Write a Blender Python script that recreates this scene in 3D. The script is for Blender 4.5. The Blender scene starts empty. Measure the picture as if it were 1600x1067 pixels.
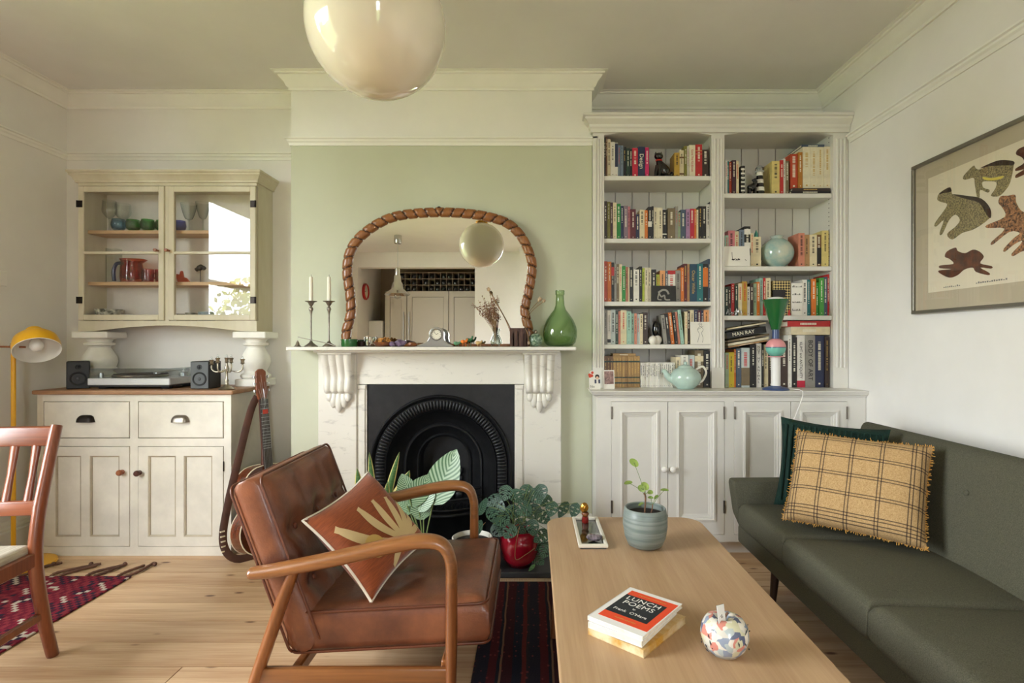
import bpy, bmesh, math, random
from mathutils import Vector, Matrix, Euler
from mathutils.geometry import tessellate_polygon
PI = math.pi
scene = bpy.context.scene
COL = scene.collection

# ------------------------------------------------------------------ camera
EYE, F = 1.19, 860.0
cam_data = bpy.data.cameras.new('camera')
cam_data.sensor_fit = 'HORIZONTAL'
cam_data.sensor_width = 36.0
cam_data.lens = 36.0 * F / 1600.0
cam_data.shift_x = -32.0 / 1600.0
cam_data.shift_y = 1.5 / 1600.0
cam_data.clip_start = 0.02
cam = bpy.data.objects.new('camera', cam_data)
COL.objects.link(cam)
cam.location = (0, 0, EYE)
cam.rotation_euler = (PI / 2, 0, 0)
scene.camera = cam

# ------------------------------------------------------------------ sky, exposure
world = bpy.data.worlds.new('overcast_sky')
scene.world = world
world.use_nodes = True
wn = world.node_tree.nodes
wn['Background'].inputs[0].default_value = (0.89, 0.945, 1.0, 1)
wn['Background'].inputs[1].default_value = 15.0
scene.view_settings.view_transform = 'Standard'
scene.view_settings.look = 'None'
scene.view_settings.gamma = 1.0
scene.view_settings.use_curve_mapping = False
scene.view_settings.exposure = 1.12
scene.cycles.use_denoising = True
scene.cycles.max_bounces = 10
scene.cycles.diffuse_bounces = 6
scene.cycles.glossy_bounces = 5
scene.cycles.transparent_max_bounces = 16
scene.cycles.transmission_bounces = 6
scene.cycles.caustics_reflective = False
scene.cycles.caustics_refractive = False
scene.cycles.sample_clamp_indirect = 8.0

# room dimensions
XL, XR = -2.97, 1.85          # left / right wall
YB = 3.51                     # alcove wall
YC = 3.25                     # chimney breast face
BX0, BX1 = -1.425, 0.351      # chimney breast sides
YR = -2.1                     # rear wall
ZC = 2.766                    # ceiling
WIN = [(0.05, 1.60)]          # window in the left wall (y range)
RWX = (0.5, 0.95)              # unseen window added in the rear wall for fill light (x range)
WZ0, WZ1 = 0.55, 2.60

def portal(w, loc, rot):
    l = bpy.data.lights.new('window_portal', 'AREA')
    l.shape = 'RECTANGLE'
    l.size, l.size_y = WZ1 - WZ0, w
    l.cycles.is_portal = True
    o = bpy.data.objects.new('window_portal', l)
    COL.objects.link(o)
    o.location = loc; o.rotation_euler = rot
for y0, y1 in WIN:
    portal(y1 - y0, (XL - 0.13, (y0 + y1) / 2, (WZ0 + WZ1) / 2), (0, -PI / 2, 0))
portal(RWX[1] - RWX[0], ((RWX[0] + RWX[1]) / 2, YR - 0.16, (WZ0 + WZ1) / 2), (0, -PI / 2, PI / 2))

# ------------------------------------------------------------------ helpers
def wx(px, D): return (px - 832.0) * D / F
def wz(py, D): return EYE - (py - 535.0) * D / F

def lin(c):
    out = []
    for v in c:
        v /= 255.0
        out.append(v / 12.92 if v <= 0.04045 else ((v + 0.055) / 1.055) ** 2.4)
    return (out[0], out[1], out[2], 1.0)

MATS = {}
def mat(name, col, rough=0.6, metal=0.0, var=0.0, vscale=8.0, bump=0.0, bscale=60.0, coat=0.0, spec=0.5, stretch=(1, 1, 1), col2=None, sheen=0.0, emit=0.0):
    """procedural principled material: base colour with noise variation and noise bump"""
    if name in MATS: return MATS[name]
    m = bpy.data.materials.new(name); m.use_nodes = True
    nt = m.node_tree; b = nt.nodes['Principled BSDF']
    b.inputs['Base Color'].default_value = lin(col)
    b.inputs['Roughness'].default_value = rough
    b.inputs['Metallic'].default_value = metal
    b.inputs['Specular IOR Level'].default_value = spec
    b.inputs['Coat Weight'].default_value = coat
    b.inputs['Coat Roughness'].default_value = 0.1
    if sheen: b.inputs['Sheen Weight'].default_value = sheen
    if emit:
        b.inputs['Emission Color'].default_value = lin(col); b.inputs['Emission Strength'].default_value = emit
    tc = nt.nodes.new('ShaderNodeTexCoord'); mp = nt.nodes.new('ShaderNodeMapping')
    mp.inputs['Scale'].default_value = stretch
    nt.links.new(tc.outputs['Object'], mp.inputs['Vector'])
    if var or col2:
        n = nt.nodes.new('ShaderNodeTexNoise'); n.inputs['Scale'].default_value = vscale
        n.inputs['Detail'].default_value = 5.0; n.inputs['Roughness'].default_value = 0.6
        nt.links.new(mp.outputs[0], n.inputs['Vector'])
        r = nt.nodes.new('ShaderNodeValToRGB')
        c2 = col2 if col2 else [max(0, v * (1 - var)) for v in col]
        c1 = col if col2 else [min(255, v * (1 + var * 0.5)) for v in col]
        r.color_ramp.elements[0].position = 0.36; r.color_ramp.elements[0].color = lin(c2)
        r.color_ramp.elements[1].position = 0.66; r.color_ramp.elements[1].color = lin(c1)
        nt.links.new(n.outputs['Fac'], r.inputs['Fac'])
        nt.links.new(r.outputs[0], b.inputs['Base Color'])
    if bump:
        n2 = nt.nodes.new('ShaderNodeTexNoise'); n2.inputs['Scale'].default_value = bscale; n2.inputs['Detail'].default_value = 4.0
        nt.links.new(mp.outputs[0], n2.inputs['Vector'])
        bp = nt.nodes.new('ShaderNodeBump'); bp.inputs['Strength'].default_value = bump; bp.inputs['Distance'].default_value = 0.01
        nt.links.new(n2.outputs['Fac'], bp.inputs['Height']); nt.links.new(bp.outputs[0], b.inputs['Normal'])
    MATS[name] = m
    return m

def wood(name, dark, light, axis=0, scale=1.0, rough=0.45, bump=0.08, knots=False, coat=0.0, contrast=(0.3, 0.72)):
    """wood: noise stretched along the grain axis, fine fibres on top, optional knots"""
    if name in MATS: return MATS[name]
    m = bpy.data.materials.new(name); m.use_nodes = True
    nt = m.node_tree; N = nt.nodes.new; L = nt.links.new
    b = nt.nodes['Principled BSDF']; b.inputs['Roughness'].default_value = rough
    b.inputs['Coat Weight'].default_value = coat; b.inputs['Coat Roughness'].default_value = 0.25
    tc = N('ShaderNodeTexCoord'); oi = N('ShaderNodeObjectInfo'); add = N('ShaderNodeVectorMath'); add.operation = 'ADD'
    sc_ = N('ShaderNodeVectorMath'); sc_.operation = 'SCALE'; sc_.inputs[0].default_value = (7.3, 3.1, 5.7)
    L(oi.outputs['Random'], sc_.inputs['Scale']); L(tc.outputs['Object'], add.inputs[0]); L(sc_.outputs[0], add.inputs[1])
    mp = N('ShaderNodeMapping'); s = [14 * scale] * 3; s[axis] = 1.1 * scale; mp.inputs['Scale'].default_value = s
    L(add.outputs[0], mp.inputs['Vector'])
    n = N('ShaderNodeTexNoise'); n.inputs['Scale'].default_value = 1.0; n.inputs['Detail'].default_value = 6; n.inputs['Distortion'].default_value = 0.6
    L(mp.outputs[0], n.inputs['Vector'])
    mp2 = N('ShaderNodeMapping'); s2 = [160 * scale] * 3; s2[axis] = 5 * scale; mp2.inputs['Scale'].default_value = s2
    L(add.outputs[0], mp2.inputs['Vector'])
    n2 = N('ShaderNodeTexNoise'); n2.inputs['Scale'].default_value = 1.0; n2.inputs['Detail'].default_value = 3
    L(mp2.outputs[0], n2.inputs['Vector'])
    mx = N('ShaderNodeMix'); mx.data_type = 'FLOAT'; mx.inputs[0].default_value = 0.35
    L(n.outputs['Fac'], mx.inputs[2]); L(n2.outputs['Fac'], mx.inputs[3])
    r = N('ShaderNodeValToRGB')
    r.color_ramp.elements[0].position = contrast[0]; r.color_ramp.elements[0].color = lin(dark)
    r.color_ramp.elements[1].position = contrast[1]; r.color_ramp.elements[1].color = lin(light)
    L(mx.outputs[0], r.inputs['Fac'])
    last = r.outputs[0]
    if knots:
        mp3 = N('ShaderNodeMapping'); s3 = [13.0] * 3; s3[axis] = 5.2; mp3.inputs['Scale'].default_value = s3
        L(add.outputs[0], mp3.inputs['Vector'])
        v = N('ShaderNodeTexVoronoi'); v.inputs['Scale'].default_value = 1.0; L(mp3.outputs[0], v.inputs['Vector'])
        r2 = N('ShaderNodeValToRGB'); r2.color_ramp.elements[0].position = 0.07; r2.color_ramp.elements[0].color = (1, 1, 1, 1)
        r2.color_ramp.elements[1].position = 0.16; r2.color_ramp.elements[1].color = (0, 0, 0, 1)
        L(v.outputs['Distance'], r2.inputs['Fac'])
        sep = N('ShaderNodeSeparateColor'); L(v.outputs['Color'], sep.inputs[0])
        gt = N('ShaderNodeMath'); gt.operation = 'GREATER_THAN'; gt.inputs[1].default_value = 0.4; L(sep.outputs[0], gt.inputs[0])
        ml = N('ShaderNodeMath'); ml.operation = 'MULTIPLY'; L(r2.outputs[0], ml.inputs[0]); L(gt.outputs[0], ml.inputs[1])
        mc = N('ShaderNodeMix'); mc.data_type = 'RGBA'; L(ml.outputs[0], mc.inputs[0]); L(last, mc.inputs[6])
        mc.inputs[7].default_value = lin((98, 58, 32)); last = mc.outputs[2]
        # tone from plank to plank
        hv = N('ShaderNodeHueSaturation'); mr = N('ShaderNodeMapRange'); mr.inputs[3].default_value = 0.86; mr.inputs[4].default_value = 1.08
        L(oi.outputs['Random'], mr.inputs[0]); L(mr.outputs[0], hv.inputs['Value']); L(last, hv.inputs['Color']); last = hv.outputs[0]
    L(last, b.inputs['Base Color'])
    if bump:
        bp = N('ShaderNodeBump'); bp.inputs['Strength'].default_value = bump; bp.inputs['Distance'].default_value = 0.004
        L(n2.outputs['Fac'], bp.inputs['Height']); L(bp.outputs[0], b.inputs['Normal'])
    MATS[name] = m
    return m

def glass(name, tint=(255, 255, 255), edge=None, ior=1.45, rough=0.0, gain=1.6):
    """thin-walled glass: tinted see-through body with Fresnel reflection"""
    if name in MATS: return MATS[name]
    m = bpy.data.materials.new(name); m.use_nodes = True
    nt = m.node_tree; nt.nodes.clear(); N = nt.nodes.new; L = nt.links.new
    out = N('ShaderNodeOutputMaterial'); tr = N('ShaderNodeBsdfTransparent'); gl = N('ShaderNodeBsdfGlossy')
    gl.inputs['Roughness'].default_value = rough; gl.inputs['Color'].default_value = (1, 1, 1, 1)
    if edge:
        lw = N('ShaderNodeLayerWeight'); lw.inputs[0].default_value = 0.35
        mc = N('ShaderNodeMix'); mc.data_type = 'RGBA'; L(lw.outputs['Facing'], mc.inputs[0])
        mc.inputs[6].default_value = lin(tint); mc.inputs[7].default_value = lin(edge); L(mc.outputs[2], tr.inputs['Color'])
    else:
        tr.inputs['Color'].default_value = lin(tint)
    fr = N('ShaderNodeFresnel'); fr.inputs['IOR'].default_value = ior
    mu = N('ShaderNodeMath'); mu.operation = 'MULTIPLY'; mu.use_clamp = True; mu.inputs[1].default_value = gain; L(fr.outputs[0], mu.inputs[0])
    ge = N('ShaderNodeNewGeometry'); inv = N('ShaderNodeMath'); inv.operation = 'SUBTRACT'; inv.inputs[0].default_value = 1.0; L(ge.outputs['Backfacing'], inv.inputs[1])
    m2 = N('ShaderNodeMath'); m2.operation = 'MULTIPLY'; L(mu.outputs[0], m2.inputs[0]); L(inv.outputs[0], m2.inputs[1])   # the outer face reflects, the inner one lets light out
    ms = N('ShaderNodeMixShader'); L(m2.outputs[0], ms.inputs[0]); L(tr.outputs[0], ms.inputs[1]); L(gl.outputs[0], ms.inputs[2])
    L(ms.outputs[0], out.inputs['Surface'])
    MATS[name] = m
    return m

def new(): return bmesh.new()

def box(bm, x0, x1, y0, y1, z0, z1, bev=0.0, M=None, seg=1):
    t = bmesh.new()
    bmesh.ops.create_cube(t, size=1.0)
    for v in t.verts:
        v.co = Vector((x0 + (v.co.x + .5) * (x1 - x0), y0 + (v.co.y + .5) * (y1 - y0), z0 + (v.co.z + .5) * (z1 - z0)))
    if bev > 0:
        bmesh.ops.bevel(t, geom=list(t.edges), offset=bev, segments=seg, profile=0.5, affect='EDGES', clamp_overlap=True)
    merge(bm, t, M)
    return bm

def merge(bm, t, M=None):
    if M is not None: bmesh.ops.transform(t, matrix=M, verts=t.verts)
    me = bpy.data.meshes.new('tmp'); t.to_mesh(me); t.free(); bm.from_mesh(me); bpy.data.meshes.remove(me)

def lathe(bm, prof, cx=0, cy=0, cz=0, n=32, M=None, a0=0.0, a1=2 * PI):
    """prof: list of (radius, height) revolved about Z"""
    t = bmesh.new(); rings = []
    full = abs(a1 - a0 - 2 * PI) < 1e-6
    cnt = n if full else n + 1
    for r, h in prof:
        if r < 1e-5:
            rings.append([t.verts.new((0, 0, h))])
        else:
            rings.append([t.verts.new((r * math.cos(a0 + (a1 - a0) * k / n), r * math.sin(a0 + (a1 - a0) * k / n), h)) for k in range(cnt)])
    for A, B in zip(rings[:-1], rings[1:]):
        for k in range(n):
            k2 = (k + 1) % cnt
            a = [A[0]] if len(A) == 1 else [A[k], A[k2]]
            b_ = [B[0]] if len(B) == 1 else [B[k2], B[k]]
            f = a + b_
            if len(f) >= 3:
                try: t.faces.new(f)
                except ValueError: pass
    bmesh.ops.recalc_face_normals(t, faces=t.faces)
    bmesh.ops.translate(t, verts=t.verts, vec=(cx, cy, cz))
    merge(bm, t, M)
    return bm

def tube(bm, pts, r, n=8, caps=True, M=None, flat=None):
    """round tube through pts; r a number or a list; flat=(sx, sy) squashes the section"""
    pts = [Vector(p) for p in pts]
    rs = r if isinstance(r, (list, tuple)) else [r] * len(pts)
    t = bmesh.new(); rings = []
    up = Vector((0, 0, 1))
    prev = None
    for i, p in enumerate(pts):
        d = (pts[min(i + 1, len(pts) - 1)] - pts[max(i - 1, 0)]).normalized()
        if prev is None:
            a = d.cross(up)
            if a.length < 1e-3: a = d.cross(Vector((1, 0, 0)))
            a.normalize()
        else:
            a = (prev - d * prev.dot(d)).normalized()
        prev = a
        b_ = d.cross(a)
        sx, sy = flat if flat else (1, 1)
        rings.append([t.verts.new(p + (a * math.cos(2 * PI * k / n) * sx + b_ * math.sin(2 * PI * k / n) * sy) * rs[i]) for k in range(n)])
    for A, B in zip(rings[:-1], rings[1:]):
        for k in range(n): t.faces.new((A[k], A[(k + 1) % n], B[(k + 1) % n], B[k]))
    if caps:
        t.faces.new(rings[0][::-1]); t.faces.new(rings[-1])
    bmesh.ops.recalc_face_normals(t, faces=t.faces)
    merge(bm, t, M)
    return bm

def prism(bm, poly, d0, d1, plane='XZ', M=None, bev=0.0):
    """polygon in a plane, extruded between d0 and d1 along the third axis"""
    t = bmesh.new()
    def P(u, v, d):
        return {'XZ': (u, d, v), 'XY': (u, v, d), 'YZ': (d, u, v)}[plane]
    A = [t.verts.new(P(u, v, d0)) for u, v in poly]; B = [t.verts.new(P(u, v, d1)) for u, v in poly]
    n = len(poly)
    t.faces.new(A); t.faces.new(B[::-1])
    for k in range(n): t.faces.new((A[k], B[k], B[(k + 1) % n], A[(k + 1) % n]))
    bmesh.ops.recalc_face_normals(t, faces=t.faces)
    if bev: bmesh.ops.bevel(t, geom=list(t.edges), offset=bev, segments=2, profile=0.5, affect='EDGES', clamp_overlap=True)
    merge(bm, t, M)
    return bm

def sweep(bm, prof, path, closed=False, up=Vector((0, 0, 1))):
    """profile (out, up) swept along a level path with mitred corners"""
    path = [Vector(p) for p in path]; n = len(path); t = bmesh.new(); rings = []
    for i, p in enumerate(path):
        d0 = (p - path[i - 1]).normalized() if (i > 0 or closed) else None
        d1 = (path[(i + 1) % n] - p).normalized() if (i < n - 1 or closed) else None
        if d0 is None: d0 = d1
        if d1 is None: d1 = d0
        n0 = d0.cross(up); n1 = d1.cross(up)
        m = (n0 + n1).normalized(); k = 1.0 / max(0.2, m.dot(n0))
        rings.append([t.verts.new(p + m * (o * k) + up * h) for o, h in prof])
    np_ = len(prof)
    R = rings + ([rings[0]] if closed else [])
    for A, B in zip(R[:-1], R[1:]):
        for k in range(np_): t.faces.new((A[k], A[(k + 1) % np_], B[(k + 1) % np_], B[k]))
    if not closed:
        t.faces.new(rings[0][::-1]); t.faces.new(rings[-1])
    bmesh.ops.recalc_face_normals(t, faces=t.faces)
    merge(bm, t)
    return bm

def mesh_of(name, bm, smooth=None):
    me = bpy.data.meshes.new(name); bm.to_mesh(me); bm.free()
    if smooth is not None:
        me.shade_smooth() if hasattr(me, 'shade_smooth') else None
        if smooth < 180:
            me.set_sharp_from_angle(angle=math.radians(smooth))
    return me

def obj(name, bm, m=None, parent=None, smooth=None, local=False):
    """link one mesh object; a part is given in world coordinates unless local"""
    me = bm if isinstance(bm, bpy.types.Mesh) else mesh_of(name, bm, smooth)
    o = bpy.data.objects.new(name, me); COL.objects.link(o)
    if m is not None and not me.materials: me.materials.append(MATS[m] if isinstance(m, str) else m)
    if parent is not None:
        o.parent = parent
        if not local:
            # a part mesh sits at the world origin; an Empty sits at the thing's base
            if parent.type == 'EMPTY': o.matrix_parent_inverse = Matrix.Translation(-Vector(parent.location))
    return o

def thing(name, label, cat, loc=(0, 0, 0), rz=0.0, group=None):
    o = bpy.data.objects.new(name, None); COL.objects.link(o)
    o.empty_display_size = 0.05
    o.location = loc; o.rotation_euler = (0, 0, rz)
    return tag(o, label, cat, group)

def tag(o, label, cat, group=None):
    o['label'] = label; o['category'] = cat
    if group: o['group'] = group
    return o

def struct(name, bm, m, parent=None, smooth=None, label=None):
    o = obj(name, bm, m, parent, smooth)
    if parent is None: o['kind'] = 'structure'
    if label: o['label'] = label
    return o

def text_mesh(s, size, depth=0.0004, align='CENTER', shear=0.0, spacing=1.0):
    cu = bpy.data.curves.new('lettering', 'FONT'); cu.body = s; cu.size = size; cu.extrude = depth; cu.resolution_u = 3
    cu.align_x = align; cu.align_y = 'CENTER'; cu.shear = shear; cu.space_character = spacing
    o = bpy.data.objects.new('lettering', cu); COL.objects.link(o)
    dg = bpy.context.evaluated_depsgraph_get()
    me = bpy.data.meshes.new_from_object(o.evaluated_get(dg))
    bpy.data.objects.remove(o); bpy.data.curves.remove(cu)
    return me

def text_bm(s, size, M, **k):
    me = text_mesh(s, size, **k); b = bmesh.new(); b.from_mesh(me); bpy.data.meshes.remove(me)
    bmesh.ops.transform(b, matrix=M, verts=b.verts)
    return b

def smooth_path(pts, n=8, closed=False):
    """Catmull-Rom through the points"""
    P = [Vector(p) for p in pts]; out = []
    m = len(P)
    rng = range(m) if closed else range(m - 1)
    for i in rng:
        if closed: a, b_, c, d = P[(i - 1) % m], P[i], P[(i + 1) % m], P[(i + 2) % m]
        else: a, b_, c, d = P[max(i - 1, 0)], P[i], P[i + 1], P[min(i + 2, m - 1)]
        for k in range(n):
            t = k / n
            out.append(0.5 * ((2 * b_) + (c - a) * t + (2 * a - 5 * b_ + 4 * c - d) * t * t + (3 * b_ - a - 3 * c + d) * t ** 3))
    if not closed: out.append(P[-1])
    return out

def pillow(bm, w, h, t, n=16, pinch=0.12, M=None):
    """cushion in the XZ plane, w wide, h high, t thick along Y, with drawn-out corners"""
    q = bmesh.new(); G = {}
    for s in (1, -1):
        for i in range(n + 1):
            for j in range(n + 1):
                u, v = -1 + 2 * i / n, -1 + 2 * j / n
                edge = max(abs(u), abs(v)) > 0.9999
                if s == -1 and edge: G[(s, i, j)] = G[(1, i, j)]; continue
                pu = 1 - pinch * (1 - v * v) * abs(u) ** 3 * 0 - pinch * (1 - abs(v) ** 2.0) * abs(u) ** 4
                pv = 1 - pinch * (1 - abs(u) ** 2.0) * abs(v) ** 4
                th = ((1 - u ** 4) * (1 - v ** 4)) ** 0.55
                wob = 0.06 * math.sin(5 * u + 3 * v) * th
                G[(s, i, j)] = q.verts.new((u * w / 2 * pu, s * t / 2 * (th + wob * .5), v * h / 2 * pv))
    for s in (1, -1):
        for i in range(n):
            for j in range(n):
                f = [G[(s, i, j)], G[(s, i + 1, j)], G[(s, i + 1, j + 1)], G[(s, i, j + 1)]]
                q.faces.new(f if s == -1 else f[::-1])
    bmesh.ops.recalc_face_normals(q, faces=q.faces)
    merge(bm, q, M)
    return bm
# ================================================================== materials of the room
mat('wall_cream', (234, 231, 225), 0.75, var=0.02, vscale=2.0, bump=0.03, bscale=220)
mat('wall_sage', (194, 196, 174), 0.75, var=0.02, vscale=2.0, bump=0.03, bscale=220)
mat('ceiling_paint', (230, 228, 225), 0.85, var=0.02, vscale=1.5)
mat('trim_white', (238, 236, 228), 0.45, var=0.015, vscale=4)
mat('joinery_white', (222, 219, 211), 0.4, var=0.015, vscale=5)
wood('pine_floor', (176, 136, 98), (216, 184, 146), axis=0, scale=0.9, rough=0.45, knots=True, bump=0.05, contrast=(.36, .64))
mat('floor_gap', (40, 26, 16), 0.9)
glass('window_glass', gain=1.0)
glass('cabinet_glass', gain=1.5)

# ================================================================== room shell
b = new(); box(b, XL - .3, XR + .2, -3.6, YB + .2, -.12, -.022)
floor = struct('floor', b, 'floor_gap', label='wide pine floorboards running across the room')
random.seed(3)
pw = 0.1655
row = 0
y = YB
while y > YR:
    y0 = max(y - pw, YR)
    cuts = [XL, XR] if row % 3 else [XL, XL + random.uniform(1.6, 3.6), XR]
    for xa, xb in zip(cuts[:-1], cuts[1:]):
        dz = random.uniform(-.0012, 0.0)
        gp_ = random.choice((.0016, .0024, .004)); b = new(); box(b, xa + .0016, xb - .0016, y0 + gp_, y - .0015, -.022, dz)
        obj('plank', b, 'pine_floor', floor)
    y = y0; row += 1
b = new(); box(b, XL, -.6, -3.6, YR - .001, -.022, 0); struct('floor_kitchen', b, 'pine_floor')

b = new(); box(b, XL - .15, XR + .15, YR - .12, YB + .15, ZC, ZC + .12); box(b, XL - .15, -.6, -3.6, YR - .12, ZC, ZC + .12); struct('ceiling', b, 'ceiling_paint')
b = new(); box(b, XL - .25, XR + .25, YB, YB + .15, 0, ZC); struct('wall_back', b, 'wall_cream')
b = new(); box(b, XR, XR + .15, YR - .12, YB, 0, ZC); struct('wall_right', b, 'wall_cream')
# left wall with the two window openings
b = new()
ys = [-3.6]
for y0, y1 in sorted(WIN): ys += [y0, y1]
ys.append(YB)
for k in range(0, len(ys), 2): box(b, XL - .12, XL, ys[k], ys[k + 1], 0, ZC)
for y0, y1 in WIN:
    box(b, XL - .12, XL, y0, y1, 0, WZ0); box(b, XL - .12, XL, y0, y1, WZ1, ZC)
struct('wall_left', b, 'wall_cream')
# chimney breast: sage below the picture rail, cream above
ZP = 2.395
b = new(); box(b, BX0, -.95, YC, YB, 0, .93); box(b, -.12, BX1, YC, YB, 0, .93); box(b, BX0, BX1, YC, YB, .93, ZP); box(b, -.95, -.12, YB - .02, YB, 0, .93); struct('wall_chimney_breast', b, 'wall_sage', label='sage green chimney breast')
b = new(); box(b, BX0, BX1, YC, YB, ZP, ZC); struct('wall_chimney_breast_upper', b, 'wall_cream')
# rear wall with the opening to the kitchen recess
OX0, OX1, OZ = -2.70, -0.89, 2.53
b = new()
box(b, XL, OX0, YR - .15, YR, 0, ZC); box(b, OX1, RWX[0], YR - .12, YR, 0, ZC); box(b, RWX[1], XR, YR - .12, YR, 0, ZC)
box(b, RWX[0], RWX[1], YR - .12, YR, 0, WZ0); box(b, RWX[0], RWX[1], YR - .12, YR, WZ1, ZC)
box(b, OX0, OX1, YR - .15, YR, OZ, ZC)
struct('wall_rear', b, 'wall_cream')
b = new(); box(b, XL, -.6, -3.6, -3.45, 0, ZC); box(b, -.75, -.6, -3.45, YR - .12, 0, ZC); struct('wall_kitchen', b, mat('kitchen_wall', (170, 155, 135), 0.8, var=.03))
b = new(); box(b, -0.2, 0.0, YR, YR + .35, 0, ZC); struct('wall_pier', b, 'wall_cream')

# crown moulding and picture rail
crown = [(0, -.092), (.012, -.092), (.012, -.078), (.022, -.07), (.03, -.05), (.052, -.028), (.056, -.018), (.068, -.016), (.068, -.006), (.085, -.004), (.085, 0), (0, 0)]
rail = [(0, -.045), (.008, -.045), (.012, -.03), (.02, -.022), (.02, -.012), (.03, -.008), (.03, 0), (0, 0)]
def run(name, prof, pts, z, m='trim_white'):
    b = new(); sweep(b, prof, [(x, y, z) for x, y in pts]); return struct(name, b, m, smooth=30)
room_path = [(XL, YR), (XL, YB), (BX0, YB), (BX0, YC), (BX1, YC), (BX1, YB), (XR, YB), (XR, YR)]
run('trim_1', crown, room_path, ZC)
run('trim_2', rail, [(XL, WIN[0][1] + .15), (XL, YB), (BX0, YB), (BX0, YC), (BX1, YC), (BX1, 3.3)], ZP)
run('trim_3', rail, [(XR, 3.2), (XR, YR)], ZP)
base_prof = [(0, 0), (.022, 0), (.022, .12), (.016, .128), (.018, .14), (.01, .155), (.012, .165), (.004, .18), (0, .18)]
run('baseboard_left', base_prof, [(XL, YR), (XL, YB), (BX0, YB), (BX0, YC), (-1.25, YC)], 0)
run('baseboard_chimney', base_prof, [(.175, YC), (BX1, YC)], 0)
run('baseboard_right', base_prof, [(XR, 3.03), (XR, YR)], 0)

# ---- sash windows: one in the left wall, one added out of view in the rear wall as fill
def sash_window(name, w, M):
    """built in a local frame: u along the wall, inside face at v = 0, outside at v = -.12"""
    def O(nm, bm, m, par): 
        bmesh.ops.transform(bm, matrix=M, verts=bm.verts); return obj(nm, bm, m, par)
    b = new()
    box(b, 0, .03, -.11, -.03, WZ0, WZ1); box(b, w - .03, w, -.11, -.03, WZ0, WZ1); box(b, .03, w - .03, -.11, -.03, WZ1 - .04, WZ1); box(b, .03, w - .03, -.11, -.03, WZ0, WZ0 + .03)
    wn_ = O(name, b, 'trim_white', None); wn_['kind'] = 'structure'
    zm = 1.76
    for nm, za, zb, v in (('upper_sash', zm - .02, WZ1 - .04, -.1), ('lower_sash', WZ0 + .03, zm + .02, -.065)):
        b = new()
        box(b, .03, .065, v, v + .03, za, zb); box(b, w - .065, w - .03, v, v + .03, za, zb)
        box(b, .065, w - .065, v, v + .03, za, za + .035); box(b, .065, w - .065, v, v + .03, zb - .035, zb)
        s = O(nm, b, 'trim_white', wn_)
        b = new(); box(b, .065, w - .065, v + .012, v + .016, za + .035, zb - .035); O('pane', b, 'window_glass', s)
    b = new(); box(b, -.05, w + .05, -.03, .05, WZ0 - .035, WZ0, bev=.006); O('window_sill', b, 'trim_white', wn_)
    b = new()
    for ua, ub in ((-.1, 0), (w, w + .1)): box(b, ua, ub, 0, .022, WZ0, WZ1 + .1, bev=.004)
    box(b, 0, w, 0, .022, WZ1, WZ1 + .1, bev=.004); O('architrave', b, 'trim_white', wn_)
for y0, y1 in WIN:
    sash_window('window_1', y1 - y0, Matrix.Translation((XL, y1, 0)) @ Matrix.Rotation(-PI / 2, 4, 'Z'))
sash_window('fill_window', RWX[1] - RWX[0], Matrix.Translation((RWX[0], YR, 0)))

# ---- light switch on the left wall
t = thing('wall_socket', 'white plastic switch plate on the left wall at the picture edge', 'switch', (XL, 3.06, 1.5))
b = new(); box(b, XL, XL + .009, 3.02, 3.105, 1.505, 1.59, bev=.003); obj('plate', b, mat('white_plastic', (235, 232, 225), .35), t)
b = new(); box(b, XL + .009, XL + .013, 3.055, 3.07, 1.535, 1.56, bev=.001); obj('rocker', b, 'white_plastic', t)

# ---- garden outside the windows (seen mirrored in the cabinet glass)
b = new(); box(b, -30, 30, -25, 22, -.5, -.4); g = obj('lawn', b, mat('lawn', (96, 112, 60), .9, var=.3, vscale=3)); g['kind'] = 'structure'
def tree(x, y, h, rad, label, seed, tone):
    random.seed(seed)
    t = thing('garden_tree', label, 'tree', (x, y, -.4), group='trees outside the window')
    b = new(); tube(b, [(x, y, -.4), (x + .1, y, h * .4), (x, y + .1, h * .8)], [.16, .11, .04], n=7); obj('trunk', b, mat('bark', (92, 76, 58), .9, var=.3), t)
    me = bmesh.new()
    for k in range(1500):
        v = Vector((random.gauss(0, 1), random.gauss(0, 1), random.gauss(0, 1))).normalized() * (random.random() ** .4)
        c = Vector((x + v.x * rad, y + v.y * rad, h * .6 + v.z * rad * 1.1))
        s = random.uniform(.06, .13)
        a = Vector((random.gauss(0, 1), random.gauss(0, 1), random.gauss(0, 1))).normalized(); d = a.orthogonal().normalized(); e = a.cross(d)
        vs = [me.verts.new(c + d * s), me.verts.new(c + e * s * .6), me.verts.new(c - d * s), me.verts.new(c - e * s * .6)]
        me.faces.new(vs)
    f = obj('foliage', me, tone, t); f['kind'] = 'stuff'
mat('leaf_spring', (176, 178, 84), .7, var=.35, vscale=3); mat('leaf_mid', (120, 136, 62), .7, var=.35, vscale=3)
tree(-8.5, -3.6, 2.6, 1.3, 'spring green tree in the garden nearest the window', 1, 'leaf_spring')
tree(-11.5, -5.2, 3.9, 1.7, 'darker green garden tree farther along the lawn', 2, 'leaf_mid')
tree(-9.0, .6, 2.4, 1.2, 'yellowish garden tree opposite the front window', 4, 'leaf_spring')
tree(-6.8, -7.4, 2.6, 1.3, 'low garden tree at the far end of the lawn', 6, 'leaf_spring')
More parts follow.
